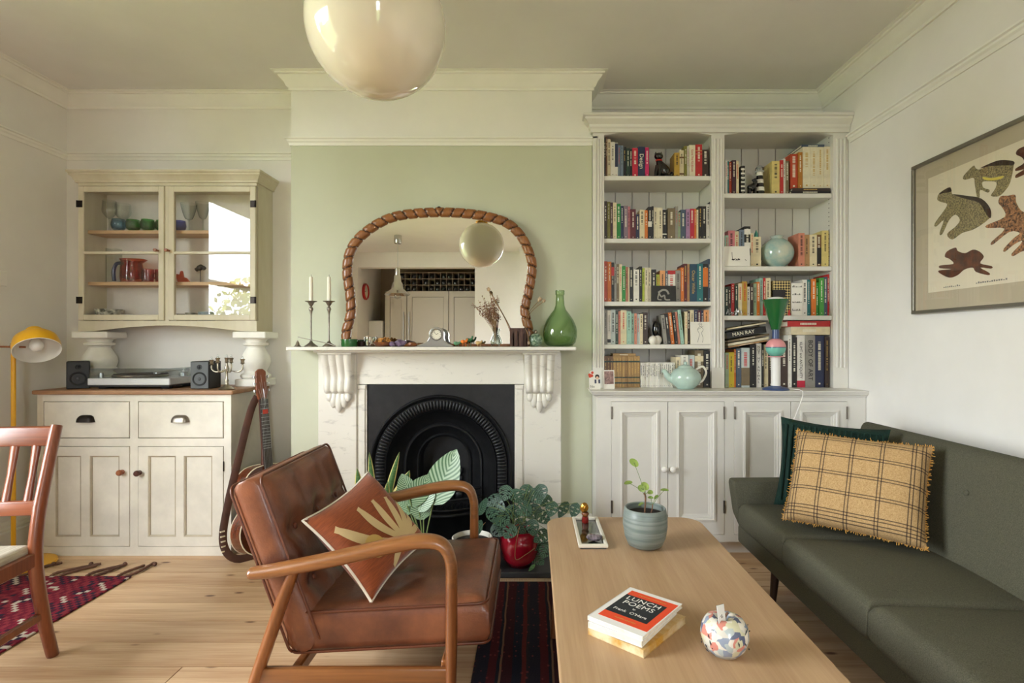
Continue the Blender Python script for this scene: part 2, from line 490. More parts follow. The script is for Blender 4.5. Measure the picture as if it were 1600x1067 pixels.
# ================================================================== kitchen dresser base in the left alcove
mat('dresser_paint', (214, 208, 194), 0.5, var=0.05, vscale=6, bump=0.05, bscale=40)
mat('hutch_paint', (210, 202, 180), 0.5, col2=(192, 182, 154), vscale=5, stretch=(1, 1, .25), bump=0.05, bscale=40)
mat('dresser_glaze', (176, 164, 142), 0.6, var=.1)
mat('gap_dark', (70, 60, 48), 0.8)
wood('oak_top', (128, 88, 58), (178, 136, 98), axis=0, rough=.5)
mat('iron_dark', (52, 46, 42), 0.45, metal=0.8, var=.2)
mat('iron_pewter', (128, 120, 110), 0.35, metal=0.9, var=.15)
wood('knob_light', (120, 66, 38), (168, 104, 66), axis=1, rough=.35)
wood('knob_dark', (60, 30, 22), (96, 52, 38), axis=1, rough=.35)

DF = 3.07
dx0, dx1, dzt = -2.762, -1.681, 0.9
dr = thing('dresser_base', 'cream painted kitchen dresser with two drawers and two panelled doors', 'dresser', ((dx0 + dx1) / 2, (DF + YB) / 2, 0))
b = new()
box(b, dx0, dx1, DF + .02, YB - .026, 0, dzt)          # carcass
obj('carcass', b, 'dresser_paint', dr)
b = new()
zd0, zd1 = .655, .862     # drawer opening
zo0, zo1 = .052, .612     # door opening
xm = (wx(203, DF) + wx(216, DF)) / 2
xl, xr_ = wx(68, DF), wx(350, DF)
box(b, dx0, xl, DF, DF + .0199, 0, dzt); box(b, xr_, dx1, DF, DF + .0199, 0, dzt)
box(b, xm - .022, xm + .022, DF, DF + .0199, zo0, zo1); box(b, xm - .022, xm + .022, DF, DF + .0199, zd0, zd1)
box(b, xl, xr_, DF, DF + .0199, zd1, dzt); box(b, xl, xr_, DF, DF + .0199, zo1, zd0); box(b, xl, xr_, DF, DF + .0199, 0, zo0)
obj('face_frame', b, 'dresser_paint', dr)
b = new(); prism(b, [(dx0 - .015, DF - .022), (dx1 + .02, DF - .022), (dx1 + .02, YB - .03), (dx0 - .015, YB - .03)], dzt, dzt + .024, 'XY', bev=.007)
obj('top_board', b, 'oak_top', dr)
for xa, xb, hm in ((xl, xm - .022, 'iron_dark'), (xm + .022, xr_, 'iron_pewter')):
    b = new(); box(b, xa + .004, xb - .004, DF - .003, DF + .017, zd0 + .004, zd1 - .004, bev=.003)
    d = obj('drawer', b, 'dresser_paint', dr)
    cx, cz = (xa + xb) / 2, (zd0 + zd1) / 2 + .004
    b = new()   # cup pull: quarter dome opening downward with a back flange
    pr = []
    for k in range(9):
        a = PI * k / 8
        pr.append((a, 0))
    t_ = bmesh.new(); rows = []
    for i in range(7):
        ph = (PI / 2) * i / 6
        rows.append([t_.verts.new((cx - .05 + .1 * k / 12, DF - .004 - .026 * math.cos(ph) * (1 - abs(k / 6 - 1) ** 5) ** .5, cz - .016 + .04 * math.sin(ph) * (1 - abs(k / 6 - 1) ** 4) ** .5)) for k in range(13)])
    for A, B in zip(rows[:-1], rows[1:]):
        for k in range(12): t_.faces.new((A[k], A[k + 1], B[k + 1], B[k]))
    merge(b, t_)
    obj('cup_handle', b, hm, d, smooth=60)
def panel_door(par, xa, xb, za, zb, yf, m, pans, knobx, knobm, hinge=None, kz=.36, th=.02, frame=.05):
    """door with recessed panels; pans: list of x ranges as fractions"""
    b = new()
    zp0, zp1 = za + .052, zb - .05
    edges = [xa] + [v for p in pans for v in p] + [xb]
    for k in range(0, len(edges), 2): box(b, edges[k], edges[k + 1], yf - .003, yf + th - .003, za, zb, bev=.002)
    for p0, p1 in pans:
        box(b, p0 - .002, p1 + .002, yf - .003, yf + th - .003, za, zp0); box(b, p0 - .002, p1 + .002, yf - .003, yf + th - .003, zp1, zb)
    d = obj('door', b, m, par)
    for p0, p1 in pans:
        b = new(); box(b, p0, p1, yf + .006, yf + .012, zp0, zp1); pn = obj('panel', b, m, d)
        b = new()
        pr = [(0, 0), (.009, 0), (.009, .003), (.004, .0065), (0, .0065)]
        path = [(p0, zp0), (p1, zp0), (p1, zp1), (p0, zp1)]
        t_ = bmesh.new(); rings = []
        for (x_, z_), (sx, sz) in zip(path, ((1, 1), (-1, 1), (-1, -1), (1, -1))):
            rings.append([t_.verts.new((x_ + sx * o, yf + .006 - h, z_ + sz * o)) for o, h in pr])
        for q in range(4):
            A, B = rings[q], rings[(q + 1) % 4]
            for k in range(len(pr)): t_.faces.new((A[k], A[(k + 1) % len(pr)], B[(k + 1) % len(pr)], B[k]))
        bmesh.ops.recalc_face_normals(t_, faces=t_.faces); merge(b, t_)
        obj('bead', b, 'dresser_glaze', d)
    if knobx is not None:
        b = new(); lathe(b, [(0, -.036), (.012, -.035), (.0165, -.028), (.0165, -.022), (.009, -.012), (.008, -.006), (.013, -.003), (.013, 0.0)], n=20, M=Matrix.Translation((knobx, yf - .003, kz)) @ Matrix.Rotation(-PI / 2, 4, 'X'))
        obj('knob', b, knobm, d, smooth=50)
    return d
p = lambda px: wx(px, DF)
da = panel_door(dr, xl + .003, xm - .0245, zo0 + .003, zo1 - .003, DF, 'dresser_paint', [(p(87), p(127)), (p(141), p(187))], p(192), 'knob_light', kz=wz(737, DF))
db = panel_door(dr, xm + .0245, xr_ - .003, zo0 + .003, zo1 - .003, DF, 'dresser_paint', [(p(232), p(275)), (p(288), p(332))], p(219), 'knob_dark', kz=wz(738, DF))
for zz in (.13, .5):
    b = new(); box(b, xr_ - .004, xr_ + .002, DF - .006, DF - .001, zz - .028, zz + .028, bev=.001); obj('hinge', b, 'iron_dark', db)

# ================================================================== balusters carrying the hutch
mat('plaster_white', (236, 233, 224), 0.65, var=.03, vscale=10)
for i, (pc, wd, lab) in enumerate(((150, .2, 'white turned baluster under the left end of the glazed cabinet'), (396, .185, 'white turned baluster under the right end, behind the candelabra'))):
    cx, cy = wx(pc, 3.36), 3.39
    t = thing('baluster', lab, 'baluster', (cx, cy, dzt + .024), group='balusters under the wall cabinet')
    z0 = dzt + .024
    b = new(); box(b, cx - wd * .46, cx + wd * .46, cy - .085, cy + .085, z0, z0 + .045, bev=.004); obj('base_block', b, 'plaster_white', t)
    b = new(); r = wd * .5
    lathe(b, [(r * .8, z0 + .045), (r * .92, z0 + .055), (r * .92, z0 + .07), (r * .74, z0 + .08), (r * .66, z0 + .09), (r * .84, z0 + .12), (r * .92, z0 + .15), (r * .86, z0 + .18), (r * .66, z0 + .215), (r * .55, z0 + .235), (r * .6, z0 + .245), (r * .78, z0 + .25), (r * .8, z0 + .262), (r * .6, z0 + .268), (r * .7, z0 + .285), (r * .86, z0 + .291)], cx, cy, 0, n=32)
    obj('turned_shaft', b, 'plaster_white', t, smooth=35)
    b = new(); box(b, cx - wd * .54, cx + wd * .54, cy - .085, cy + .085, z0 + .291, z0 + .331, bev=.005); obj('cap_block', b, 'plaster_white', t)

# ================================================================== glazed wall cabinet
HF = 3.305
hx0, hx1 = wx(122, HF), wx(401, HF)
hz0, hz1 = 1.257, 2.21
hc = thing('glazed_cabinet', 'cream painted wall cabinet with two glazed doors, filled with glassware', 'cabinet', ((hx0 + hx1) / 2, (HF + YB) / 2, hz0))
ty = YB - .002
wood('shelf_pine', (176, 140, 100), (206, 172, 132), axis=0, rough=.55)
zf0 = wz(502, HF)   # cabinet floor
zt = 2.148
b = new(); box(b, hx0, hx0 + .022, HF + .02, ty, hz0, zt); obj('side', b, 'hutch_paint', hc)
b = new(); box(b, hx1 - .022, hx1, HF + .02, ty, hz0, zt); obj('side', b, 'hutch_paint', hc)
b = new(); box(b, hx0 + .022, hx1 - .022, HF + .02, ty, zt - .02, zt); obj('roof_board', b, 'hutch_paint', hc)
b = new(); box(b, hx0 + .022, hx1 - .022, HF + .02, ty, zf0 - .02, zf0); obj('floor_board', b, 'shelf_pine', hc)
b = new(); box(b, hx0 + .022, hx1 - .022, ty - .008, ty, zf0, zt - .02); obj('back_panel', b, mat('hutch_inside', (222, 216, 206), .6, var=.03), hc)
for py in (359, 440):
    zs = wz(py, HF + .03)
    b = new(); box(b, hx0 + .0225, hx1 - .0225, HF + .045, ty - .0085, zs - .02, zs); obj('shelf', b, 'shelf_pine', hc)
sh1, sh2 = wz(359, HF + .03), wz(440, HF + .03)
# bottom rail with a shallow arch, and top frame
b = new()
arch = [(hx0, hz0), (hx0 + .09, hz0)] + [(hx0 + .09 + (hx1 - hx0 - .18) * k / 12, hz0 + .035 * math.sin(PI * k / 12)) for k in range(1, 12)] + [(hx1 - .09, hz0), (hx1, hz0), (hx1, zf0 + .003), (hx0, zf0 + .003)]
prism(b, arch, HF, HF + .0199, 'XZ'); obj('arched_rail', b, 'hutch_paint', hc)
b = new(); box(b, hx0, hx1, HF, HF + .0199, zt - .018, zt); hm_ = (wx(257, HF) + wx(264, HF)) / 2
box(b, hm_ - .012, hm_ + .012, HF + .004, HF + .0199, zf0 + .003, zt - .018)
obj('frame', b, 'hutch_paint', hc)
corn = [(0, 0), (.012, 0), (.012, .012), (.018, .018), (.022, .03), (.034, .042), (.034, .05), (.042, .056), (.042, .068), (0, .068)]
b = new(); sweep(b, corn, [(hx0, ty, zt), (hx0, HF, zt), (hx1, HF, zt), (hx1, ty, zt)])
box(b, hx0, hx1, HF, ty, zt + .05, zt + .066)
obj('cornice', b, 'hutch_paint', hc, smooth=30)
def glazed_door(xa, xb, hinge_x, knob_px):
    za, zb = zf0 + .006, zt - .021
    st = .034
    b = new(); y0, y1 = HF - .006, HF + .016
    gx0, gx1 = xa + st, xb - st; gz0, gz1 = za + .034, zb - .034; zm = wz(395, HF)
    box(b, xa, gx0, y0, y1, za, zb, bev=.003); box(b, gx1, xb, y0, y1, za, zb, bev=.003)
    box(b, gx0 - .002, gx1 + .002, y0, y1, za, gz0, bev=.003); box(b, gx0 - .002, gx1 + .002, y0, y1, gz1, zb, bev=.003)
    box(b, gx0 - .002, gx1 + .002, y0 + .002, y1, zm - .008, zm + .008, bev=.002)
    d = obj('door', b, 'hutch_paint', hc)
    for g0, g1 in ((gz0, zm - .008), (zm + .008, gz1)):
        b = new(); box(b, gx0, gx1, HF + .004, HF + .0065, g0, g1); obj('pane', b, 'cabinet_glass', d)
    kx, kz = wx(knob_px, HF), wz(392, HF)
    b = new(); lathe(b, [(0, -.034), (.009, -.033), (.0105, -.027), (.009, -.018), (.0065, -.01), (.006, 0)], n=16, M=Matrix.Translation((kx, y0, kz)) @ Matrix.Rotation(-PI / 2, 4, 'X')); obj('knob', b, 'knob_light', d, smooth=50)
    for py in (319, 469):
        zz = wz(py, HF); s = 1 if hinge_x > (xa + xb) / 2 else -1
        b = new(); box(b, hinge_x - .018, hinge_x + .018, y0 - .004, y0 - .0005, zz - .02, zz + .02, bev=.001)
        tube(b, [(hinge_x + s * .012, y0 - .004, zz - .02), (hinge_x + s * .012, y0 - .004, zz + .02)], .005, n=8)
        obj('hinge', b, 'iron_dark', d)
glazed_door(hx0 + .004, hm_ - .0135, hx0 + .014, 248)
glazed_door(hm_ + .0135, hx1 - .004, hx1 - .016, 265)

# ---- glassware and crockery inside
glass('clear_glass', (246, 248, 246), (176, 186, 184), gain=2.2)
glass('green_tumbler', (140, 214, 146), (58, 150, 74), gain=1.4)
glass('blue_tumbler', (196, 222, 232), (120, 164, 186), gain=1.6)
glass('violet_tumbler', (176, 178, 226), (110, 110, 190), gain=1.4)
glass('amber_glass', (232, 150, 112), (196, 84, 50), gain=1.4)
glass('ruby_glass', (236, 140, 134), (200, 70, 76), gain=1.4)
glass('blue_glass', (136, 156, 206), (70, 92, 150), gain=1.4)
CG = 'glassware in the wall cabinet'
def wine(px, D, z, h, r, bowl, label, stem=True):
    x = wx(px, D)
    t = thing('wine_glass', label, 'glass', (x, D, z), group=CG)
    hb = z + h * (.45 if stem else 0.0)
    b = new(); lathe(b, [(.0, z + .001), (r * .85, z + .001), (r * .8, z + .004), (.006, z + .009), (.004, z + h * .2), (.004, hb - .008), (.008, hb)], x, D, 0, n=24); obj('stem', b, 'clear_glass', t, smooth=50)
    hh = z + h - hb
    b = new(); lathe(b, [(.004, hb)] + [(r * bowl(u), hb + hh * u) for u in [.06, .15, .3, .45, .6, .75, .9, 1.0]], x, D, 0, n=24); obj('bowl', b, 'clear_glass', t, smooth=50)
rb = lambda u: (.35 + 1.5 * u if u < .3 else .8 + .2 * math.sin((u - .3) / .7 * PI) * 1.0 + .0)
wine(171, 3.45, sh1, .205, .042, lambda u: min(1, .3 + 2 * u) * (1 - .22 * max(0, u - .4)), 'tall wine glass at the far left of the top cabinet shelf')
wine(192, 3.449, sh1, .185, .045, lambda u: min(1, .35 + 1.8 * u) * (1 - .1 * max(0, u - .5)), 'wide goblet behind the pale blue tumbler')
wine(295, 3.44, sh1, .185, .045, lambda u: .3 + .75 * u ** .6, 'flared wine glass beside the violet tumbler')
wine(317, 3.43, sh1, .19, .04, lambda u: .3 + .75 * u ** .6, 'flared wine glass farthest right on the top cabinet shelf')
def tumbler(px, D, z, r, h, m, label):
    x = wx(px, D); b = new()
    pr = [(0, z + .002), (r * .55, z + .001), (r * .85, z + h * .2), (r, z + h * .45), (r * .96, z + h * .7), (r * .84, z + h), (r * .8, z + h), (r * .9, z + h * .7), (r * .94, z + h * .45), (r * .8, z + h * .22), (0, z + h * .1)]
    lathe(b, pr, x, D, 0, n=24)
    # ribbed body
    for v in b.verts:
        d = Vector((v.co.x - x, v.co.y - D)); a = math.atan2(d.y, d.x); k = 1 + .025 * math.cos(a * 12); v.co.x = x + d.x * k; v.co.y = D + d.y * k
    tag(obj('tumbler', b, m, smooth=60), label, 'tumbler', CG)
tumbler(185, 3.365, sh1, .041, .07, 'blue_tumbler', 'pale blue ribbed glass tumbler on the top cabinet shelf')
tumbler(208, 3.365, sh1, .041, .066, 'green_tumbler', 'green glass tumbler next to the pale blue one')
tumbler(231, 3.365, sh1, .041, .067, 'green_tumbler', 'green glass tumbler nearest the door meeting stile')
tumbler(254, 3.39, sh1, .041, .066, 'green_tumbler', 'green glass tumbler half hidden by the door stile')
tumbler(281, 3.365, sh1, .036, .06, 'violet_tumbler', 'violet blue glass tumbler behind the right door')
# tall clear box vase, amber jug with blue handle, ruby cups, orange and dark figurines
x = wx(176, 3.42); b = new(); box(b, x - .03, x + .03, 3.40, 3.46, sh2 + .001, sh2 + .215); bmesh.ops.delete(b, geom=[f for f in b.faces if f.normal.z > .9], context='FACES')
tag(obj('glass_vase', b, 'clear_glass'), 'tall square clear glass vase on the middle cabinet shelf', 'vase', CG)
x = wx(206, 3.39)
j = thing('glass_jug', 'amber red glass jug with a blue handle on the middle shelf', 'jug', (x, 3.39, sh2), group=CG)
b = new(); lathe(b, [(0, sh2 + .002), (.058, sh2 + .002), (.062, sh2 + .03), (.06, sh2 + .09), (.055, sh2 + .12), (.064, sh2 + .142), (.061, sh2 + .142), (.051, sh2 + .12), (.056, sh2 + .09), (.058, sh2 + .03), (0, sh2 + .012)], x, 3.39, 0, n=28)
for v in b.verts:
    if v.co.z > sh2 + .125 and v.co.x > x + .03: v.co.x += .022
obj('body', b, 'amber_glass', j, smooth=50)
b = new(); tube(b, smooth_path([(x - .056, 3.39, sh2 + .12), (x - .095, 3.39, sh2 + .115), (x - .112, 3.39, sh2 + .07), (x - .108, 3.39, sh2 + .01)], 6), .011, n=10); obj('handle', b, 'blue_glass', j, smooth=60)
for px, dd, lab in ((231, 3.36, 'small ruby glass cup to the right of the amber jug'), (252, 3.39, 'small ruby glass cup half hidden by the door stile')):
    x = wx(px, dd); c = thing('glass_cup', lab, 'cup', (x, dd, sh2), group=CG)
    b = new(); lathe(b, [(0, sh2 + .002), (.03, sh2 + .002), (.034, sh2 + .04), (.034, sh2 + .078), (.031, sh2 + .078), (.031, sh2 + .04), (.027, sh2 + .01), (0, sh2 + .01)], x, dd, 0, n=24); obj('body', b, 'ruby_glass', c, smooth=50)
    b = new(); tube(b, smooth_path([(x - .033, dd, sh2 + .06), (x - .055, dd, sh2 + .045), (x - .033, dd, sh2 + .022)], 6), .005, n=8); obj('handle', b, 'ruby_glass', c, smooth=60)
x = wx(284, 3.4); b = new()
prism(b, [(x - .02, sh2 + .001), (x + .055, sh2 + .001), (x + .03, sh2 + .03), (x + .012, sh2 + .035), (x + .004, sh2 + .075), (x - .006, sh2 + .07), (x - .01, sh2 + .05), (x - .03, sh2 + .055), (x - .028, sh2 + .03)], 3.39, 3.41, 'XZ', bev=.004)
tag(obj('figurine', b, mat('orange_clay', (188, 70, 34), .4)), 'small orange animal figurine on the middle cabinet shelf', 'figurine')
x = wx(313, 3.42); f_ = thing('bird_ornament', 'small dark metal bird on a wire stand, middle cabinet shelf', 'ornament', (x, 3.42, sh2))
b = new(); tube(b, smooth_path([(x + .03, 3.42, sh2 + .085), (x + .012, 3.42, sh2 + .1), (x - .01, 3.42, sh2 + .092), (x - .03, 3.42, sh2 + .08)], 5), [.003] + [.012] * 5 + [.017] * 5 + [.012] * 4 + [.003], n=10); obj('body', b, 'iron_dark', f_, smooth=60)
b = new(); tube(b, [(x, 3.42, sh2 + .09), (x, 3.42, sh2 + .003)], .002, n=6); box(b, x - .03, x + .03, 3.4, 3.44, sh2 + .0005, sh2 + .004); obj('stand', b, 'iron_dark', f_)
# crockery on the floor of the cabinet
mat('crock_pattern', (222, 218, 200), .35, col2=(60, 62, 48), vscale=38); mat('crock_grey', (176, 178, 176), .35, var=.1); mat('crock_white', (228, 226, 220), .3)
mat('crock_dark', (70, 70, 62), .4, col2=(140, 136, 118), vscale=50); mat('crock_blue', (150, 164, 170), .35, col2=(96, 108, 112), vscale=60)
def bowl(px, D, z, r, h, m, label, cat='bowl', straight=False):
    x = wx(px, D); b = new()
    if straight: pr = [(0, z + .001), (r * .92, z + .001), (r, z + h * .1), (r, z + h), (r * .93, z + h), (r * .9, z + h * .15), (0, z + h * .1)]
    else: pr = [(0, z + .001), (r * .5, z + .001), (r * .75, z + h * .25), (r * .93, z + h * .6), (r, z + h), (r * .95, z + h), (r * .86, z + h * .6), (r * .6, z + h * .25), (0, z + h * .15)]
    lathe(b, pr, x, D, 0, n=28); tag(obj(cat, b, m, smooth=50), label, cat, 'crockery at the bottom of the wall cabinet')
bowl(171, 3.405, zf0, .074, .078, 'crock_pattern', 'black and white patterned bowl at the bottom left of the cabinet')
bowl(204, 3.39, zf0, .055, .044, 'crock_grey', 'low grey bowl beside the patterned bowl')
bowl(234, 3.37, zf0, .045, .036, 'crock_white', 'small white bowl nearest the cabinet doors meeting stile')
bowl(284, 3.42, zf0, .028, .05, 'crock_dark', 'small black pot behind the right glazed door', 'cup', True)
bowl(299, 3.38, zf0, .034, .055, 'crock_dark', 'dark mottled cup on the cabinet floor', 'cup', True)
bowl(323, 3.38, zf0, .046, .06, 'crock_blue', 'blue grey speckled cup on the cabinet floor', 'cup', True)
# ================================================================== hi-fi and candelabra on the dresser
ZD = dzt + .024
mat('speaker_black', (13, 13, 14), .5, var=.1); mat('speaker_front', (62, 64, 66), .45); mat('rubber', (18, 18, 19), .7); mat('silver', (196, 198, 198), .28, metal=.9)
glass('acrylic', (240, 243, 244), gain=1.6)
def speaker(cx, cy, rz, front, label, w=.105, h=.158, d=.13):
    t = thing('speaker', label, 'speaker', (cx, cy, ZD), rz, 'bookshelf speakers')
    b = new(); box(b, -w / 2, w / 2, -d / 2 + .006, d / 2, .001, h, bev=.004); obj('cabinet', b, 'speaker_black', t, local=True)
    b = new(); box(b, -w / 2 + .001, w / 2 - .001, -d / 2, -d / 2 + .006, .002, h - .001, bev=.003); obj('baffle', b, front, t, local=True)
    R = lambda z: Matrix.Translation((0, -d / 2, z)) @ Matrix.Rotation(PI / 2, 4, 'X')
    b = new(); lathe(b, [(.0, -.006), (.008, -.004), (.012, -.008), (.03, 0.0), (.034, .003), (.039, .003), (.04, 0)], n=28, M=R(.058)); w_ = obj('woofer', b, 'rubber', t, smooth=50, local=True)
    b = new(); lathe(b, [(0, .004), (.007, .002), (.012, -.003)], n=16, M=R(.058)); obj('dust_cap', b, 'speaker_front', w_, smooth=50, local=True)
    b = new(); lathe(b, [(0, .004), (.006, .002), (.009, -.001), (.013, .002), (.014, 0)], n=20, M=R(.125)); obj('tweeter', b, 'rubber', t, smooth=50, local=True)
speaker(wx(116, 3.17), 3.2, math.radians(38), 'speaker_black', 'black bookshelf speaker at the left end of the dresser, in shade')
speaker(wx(312, 3.14), 3.2, 0.02, 'speaker_front', 'dark grey fronted bookshelf speaker between turntable and candelabra')
tx0, tx1, ty0, ty1 = wx(136, 3.13), wx(265, 3.13), 3.13, 3.42
tt = thing('turntable', 'silver record player with a clear dust cover on the dresser', 'turntable', ((tx0 + tx1) / 2, (ty0 + ty1) / 2, ZD))
b = new(); box(b, tx0, tx1, ty0, ty1, ZD + .022, ZD + .062, bev=.004); obj('plinth', b, mat('silver_paint', (196, 197, 198), .35, metal=.2), tt)
b = new(); box(b, tx0 + .004, tx1 - .004, ty0 + .004, ty1 - .004, ZD + .012, ZD + .022); obj('underside', b, 'rubber', tt)
for fx in (tx0 + .06, tx1 - .05):
    for fy in (ty0 + .05, ty1 - .05):
        b = new(); lathe(b, [(0, ZD), (.026, ZD), (.028, ZD + .008), (.024, ZD + .013), (0, ZD + .013)], fx, fy, 0, n=20); obj('foot', b, 'rubber', tt, smooth=50)
pcx, pcy = tx0 + .205, (ty0 + ty1) / 2
b = new(); lathe(b, [(0, ZD + .063), (.138, ZD + .063), (.14, ZD + .068), (.14, ZD + .076), (.136, ZD + .079), (0, ZD + .079)], pcx, pcy, 0, n=48); pl = obj('platter', b, 'iron_pewter', tt, smooth=50)
b = new(); lathe(b, [(0, ZD + .0795), (.134, ZD + .0795), (.134, ZD + .082), (0, ZD + .082)], pcx, pcy, 0, n=48); obj('mat', b, 'rubber', pl)
b = new(); lathe(b, [(.012, ZD + .062), (.012, ZD + .09), (.009, ZD + .093), (0, ZD + .093)], tx0 + .05, ty0 + .04, 0, n=16); obj('start_knob', b, 'silver', tt, smooth=40)
b = new(); lathe(b, [(.024, ZD + .062), (.024, ZD + .085), (.012, ZD + .09), (.012, ZD + .105), (0, ZD + .107)], tx1 - .06, ty1 - .07, 0, n=18)
tube(b, [(tx1 - .06, ty1 - .07, ZD + .1), (tx1 - .06, ty0 + .11, ZD + .1), (tx1 - .11, ty0 + .06, ZD + .092)], .005, n=8)
tube(b, [(tx1 - .06, ty1 - .07, ZD + .1), (tx1 - .06, ty1 - .03, ZD + .1)], .013, n=12)
box(b, tx1 - .125, tx1 - .1, ty0 + .045, ty0 + .075, ZD + .083, ZD + .095, bev=.002)
obj('tonearm', b, 'silver', tt, smooth=50)
b = new(); q = .003; z0, z1 = ZD + .063, ZD + .118
box(b, tx0 + .004, tx1 - .004, ty0 + .01, ty1 - .002, z1 - q, z1); box(b, tx0 + .004, tx1 - .004, ty0 + .01, ty0 + .01 + q, z0, z1 - q); box(b, tx0 + .004, tx1 - .004, ty1 - .002 - q, ty1 - .002, z0, z1 - q)
box(b, tx0 + .004, tx0 + .004 + q, ty0 + .013, ty1 - .005, z0, z1 - q); box(b, tx1 - .004 - q, tx1 - .004, ty0 + .013, ty1 - .005, z0, z1 - q)
obj('dust_cover', b, 'acrylic', tt)

mat('old_silver', (172, 164, 146), .32, metal=.95, var=.2, vscale=30)
cx, cy = wx(349, 3.08), 3.115
cd = thing('candelabra', 'small tarnished silver five-light candelabra on the dresser', 'candelabra', (cx, cy, ZD))
b = new(); lathe(b, [(0, ZD), (.042, ZD), (.044, ZD + .004), (.034, ZD + .01), (.022, ZD + .018), (.01, ZD + .028), (.008, ZD + .04), (.011, ZD + .05), (.007, ZD + .06), (.0065, ZD + .09), (.009, ZD + .105), (.013, ZD + .12), (.009, ZD + .132), (.006, ZD + .14), (.006, ZD + .15)], cx, cy, 0, n=24)
obj('stem', b, 'old_silver', cd, smooth=50)
def cup(x, y, z, par):
    b = new(); lathe(b, [(.003, z - .004), (.007, z), (.013, z + .004), (.008, z + .008), (.011, z + .022), (.014, z + .028), (.012, z + .028), (.009, z + .02), (0, z + .018)], x, y, 0, n=16); obj('candle_cup', b, 'old_silver', par, smooth=50)
    b = new(); lathe(b, [(.007, z + .02), (.0075, z + .03), (.004, z + .036), (.003, z + .045), (0, z + .046)], x, y, 0, n=10); obj('glass_drip', b, 'clear_glass', par, smooth=50)
cup(cx, cy, ZD + .152, cd)
for ang, R_, zt_ in ((178, .088, .14), (215, .045, .152), (-30, .042, .152), (2, .088, .145)):
    a = math.radians(ang); ux, uy = math.cos(a), math.sin(a)
    pts = smooth_path([(cx, cy, ZD + .12), (cx + ux * R_ * .35, cy + uy * R_ * .35, ZD + .104), (cx + ux * R_ * .75, cy + uy * R_ * .75, ZD + .1), (cx + ux * R_ * .98, cy + uy * R_ * .98, ZD + .115), (cx + ux * R_, cy + uy * R_, ZD + zt_ - .004)], 6)
    b = new(); tube(b, pts, .0042, n=8); ar = obj('arm', b, 'old_silver', cd, smooth=60)
    cup(cx + ux * R_, cy + uy * R_, ZD + zt_, cd)

# ================================================================== yellow floor lamp
mat('lamp_yellow', (226, 168, 22), .35, coat=.2); mat('lamp_inside', (225, 222, 214), .4); mat('chrome', (200, 200, 200), .12, metal=1.0)
lx, ly = -2.74, 2.93
fl = thing('floor_lamp', 'mustard yellow floor lamp with a tilted dome shade by the dresser', 'lamp', (lx, ly, 0))
b = new(); lathe(b, [(0, 0), (.14, 0), (.142, .006), (.138, .016), (.02, .022), (0, .022)], lx + .03, ly, 0, n=40); obj('base', b, 'lamp_yellow', fl, smooth=40)
lx2 = wx(21, ly); ztop = wz(541, ly)
b = new(); tube(b, [(lx2, ly, .02), (lx2, ly, ztop + .01)], .0105, n=16); obj('pole', b, 'lamp_yellow', fl, smooth=60)
b = new(); tube(b, [(lx2, ly, ztop - .012), (lx2, ly, ztop + .016)], .0145, n=16); tube(b, [(lx2, ly - .016, ztop), (lx2, ly + .01, ztop)], .009, n=12); obj('clamp', b, 'chrome', fl, smooth=50)
b = new(); tube(b, [(lx2 - .09, ly - .014, ztop - .002), (lx2 + .075, ly - .014, ztop - .004)], .0055, n=10); obj('arm', b, 'knob_light', fl, smooth=60)
M = Matrix.Translation((wx(60, ly), ly - .014, wz(536, ly))) @ Vector((-.5, .42, .75)).to_track_quat('Z', 'Y').to_matrix().to_4x4()
Mo = M
out = [(0, .094), (.03, .093), (.037, .088), (.038, .066), (.044, .058), (.07, .046), (.092, .022), (.1, -.01), (.101, -.05)]
b = new(); lathe(b, out, n=40, M=Mo); sh = obj('shade', b, 'lamp_yellow', fl, smooth=40)
b = new(); lathe(b, [(r - .002 if r > .003 else 0, h - .002) for r, h in out[2:]] + [(.101, -.05)], n=40, M=Mo)
obj('shade_lining', b, 'lamp_inside', sh, smooth=40)
b = new(); lathe(b, [(.012, .05), (.014, .03), (.022, .012), (.031, -.012), (.03, -.028), (.02, -.042), (0, -.047)], n=24, M=Mo); obj('bulb', b, mat('bulb_white', (236, 234, 228), .25), fl, smooth=60)

# ================================================================== acoustic guitar with strap leaning in the corner
wood('guitar_side', (70, 26, 12), (128, 56, 24), axis=2, rough=.2, coat=.6)
mat('guitar_top', (36, 20, 14), .2, coat=.8, col2=(92, 44, 18), vscale=3); wood('guitar_neck', (60, 28, 18), (98, 52, 32), axis=2, rough=.35); mat('fretboard', (44, 30, 24), .5); mat('cream_binding', (226, 214, 186), .4)
wood('headstock', (110, 56, 34), (150, 86, 56), axis=2, rough=.35)
gt = thing('acoustic_guitar', 'sunburst acoustic guitar leaning between dresser and chimney breast', 'guitar', (-1.53, 3.2, 0))
gt.rotation_euler = (math.radians(-7), 0, math.radians(58)); gt.location = (-1.505, 3.14, .004)
bo = [(0, 0), (.1, .008), (.16, .05), (.185, .12), (.17, .19), (.125, .25), (.11, .29), (.125, .34), (.14, .39), (.125, .44), (.08, .475), (.03, .485)]
half = smooth_path([(x, z, 0) for x, z in bo], 3)
outl = [(v.x, v.y) for v in half] + [(-v.x, v.y) for v in half[::-1][:-1]]
outl = outl[:-1]
b = new(); prism(b, outl, -.045, .05, 'XZ'); obj('body_sides', b, 'guitar_side', gt, local=True)
b = new(); prism(b, [(x * .985, .005 + z * .985) for x, z in outl], -.049, -.045, 'XZ'); tp = obj('soundboard', b, 'guitar_top', gt, local=True)
b = new()
for yy in (-.0475, .05):
    tube(b, [(x, yy, z) for x, z in outl] + [(outl[0][0], yy, outl[0][1])], .0032, n=6)
obj('binding', b, 'cream_binding', gt, local=True)
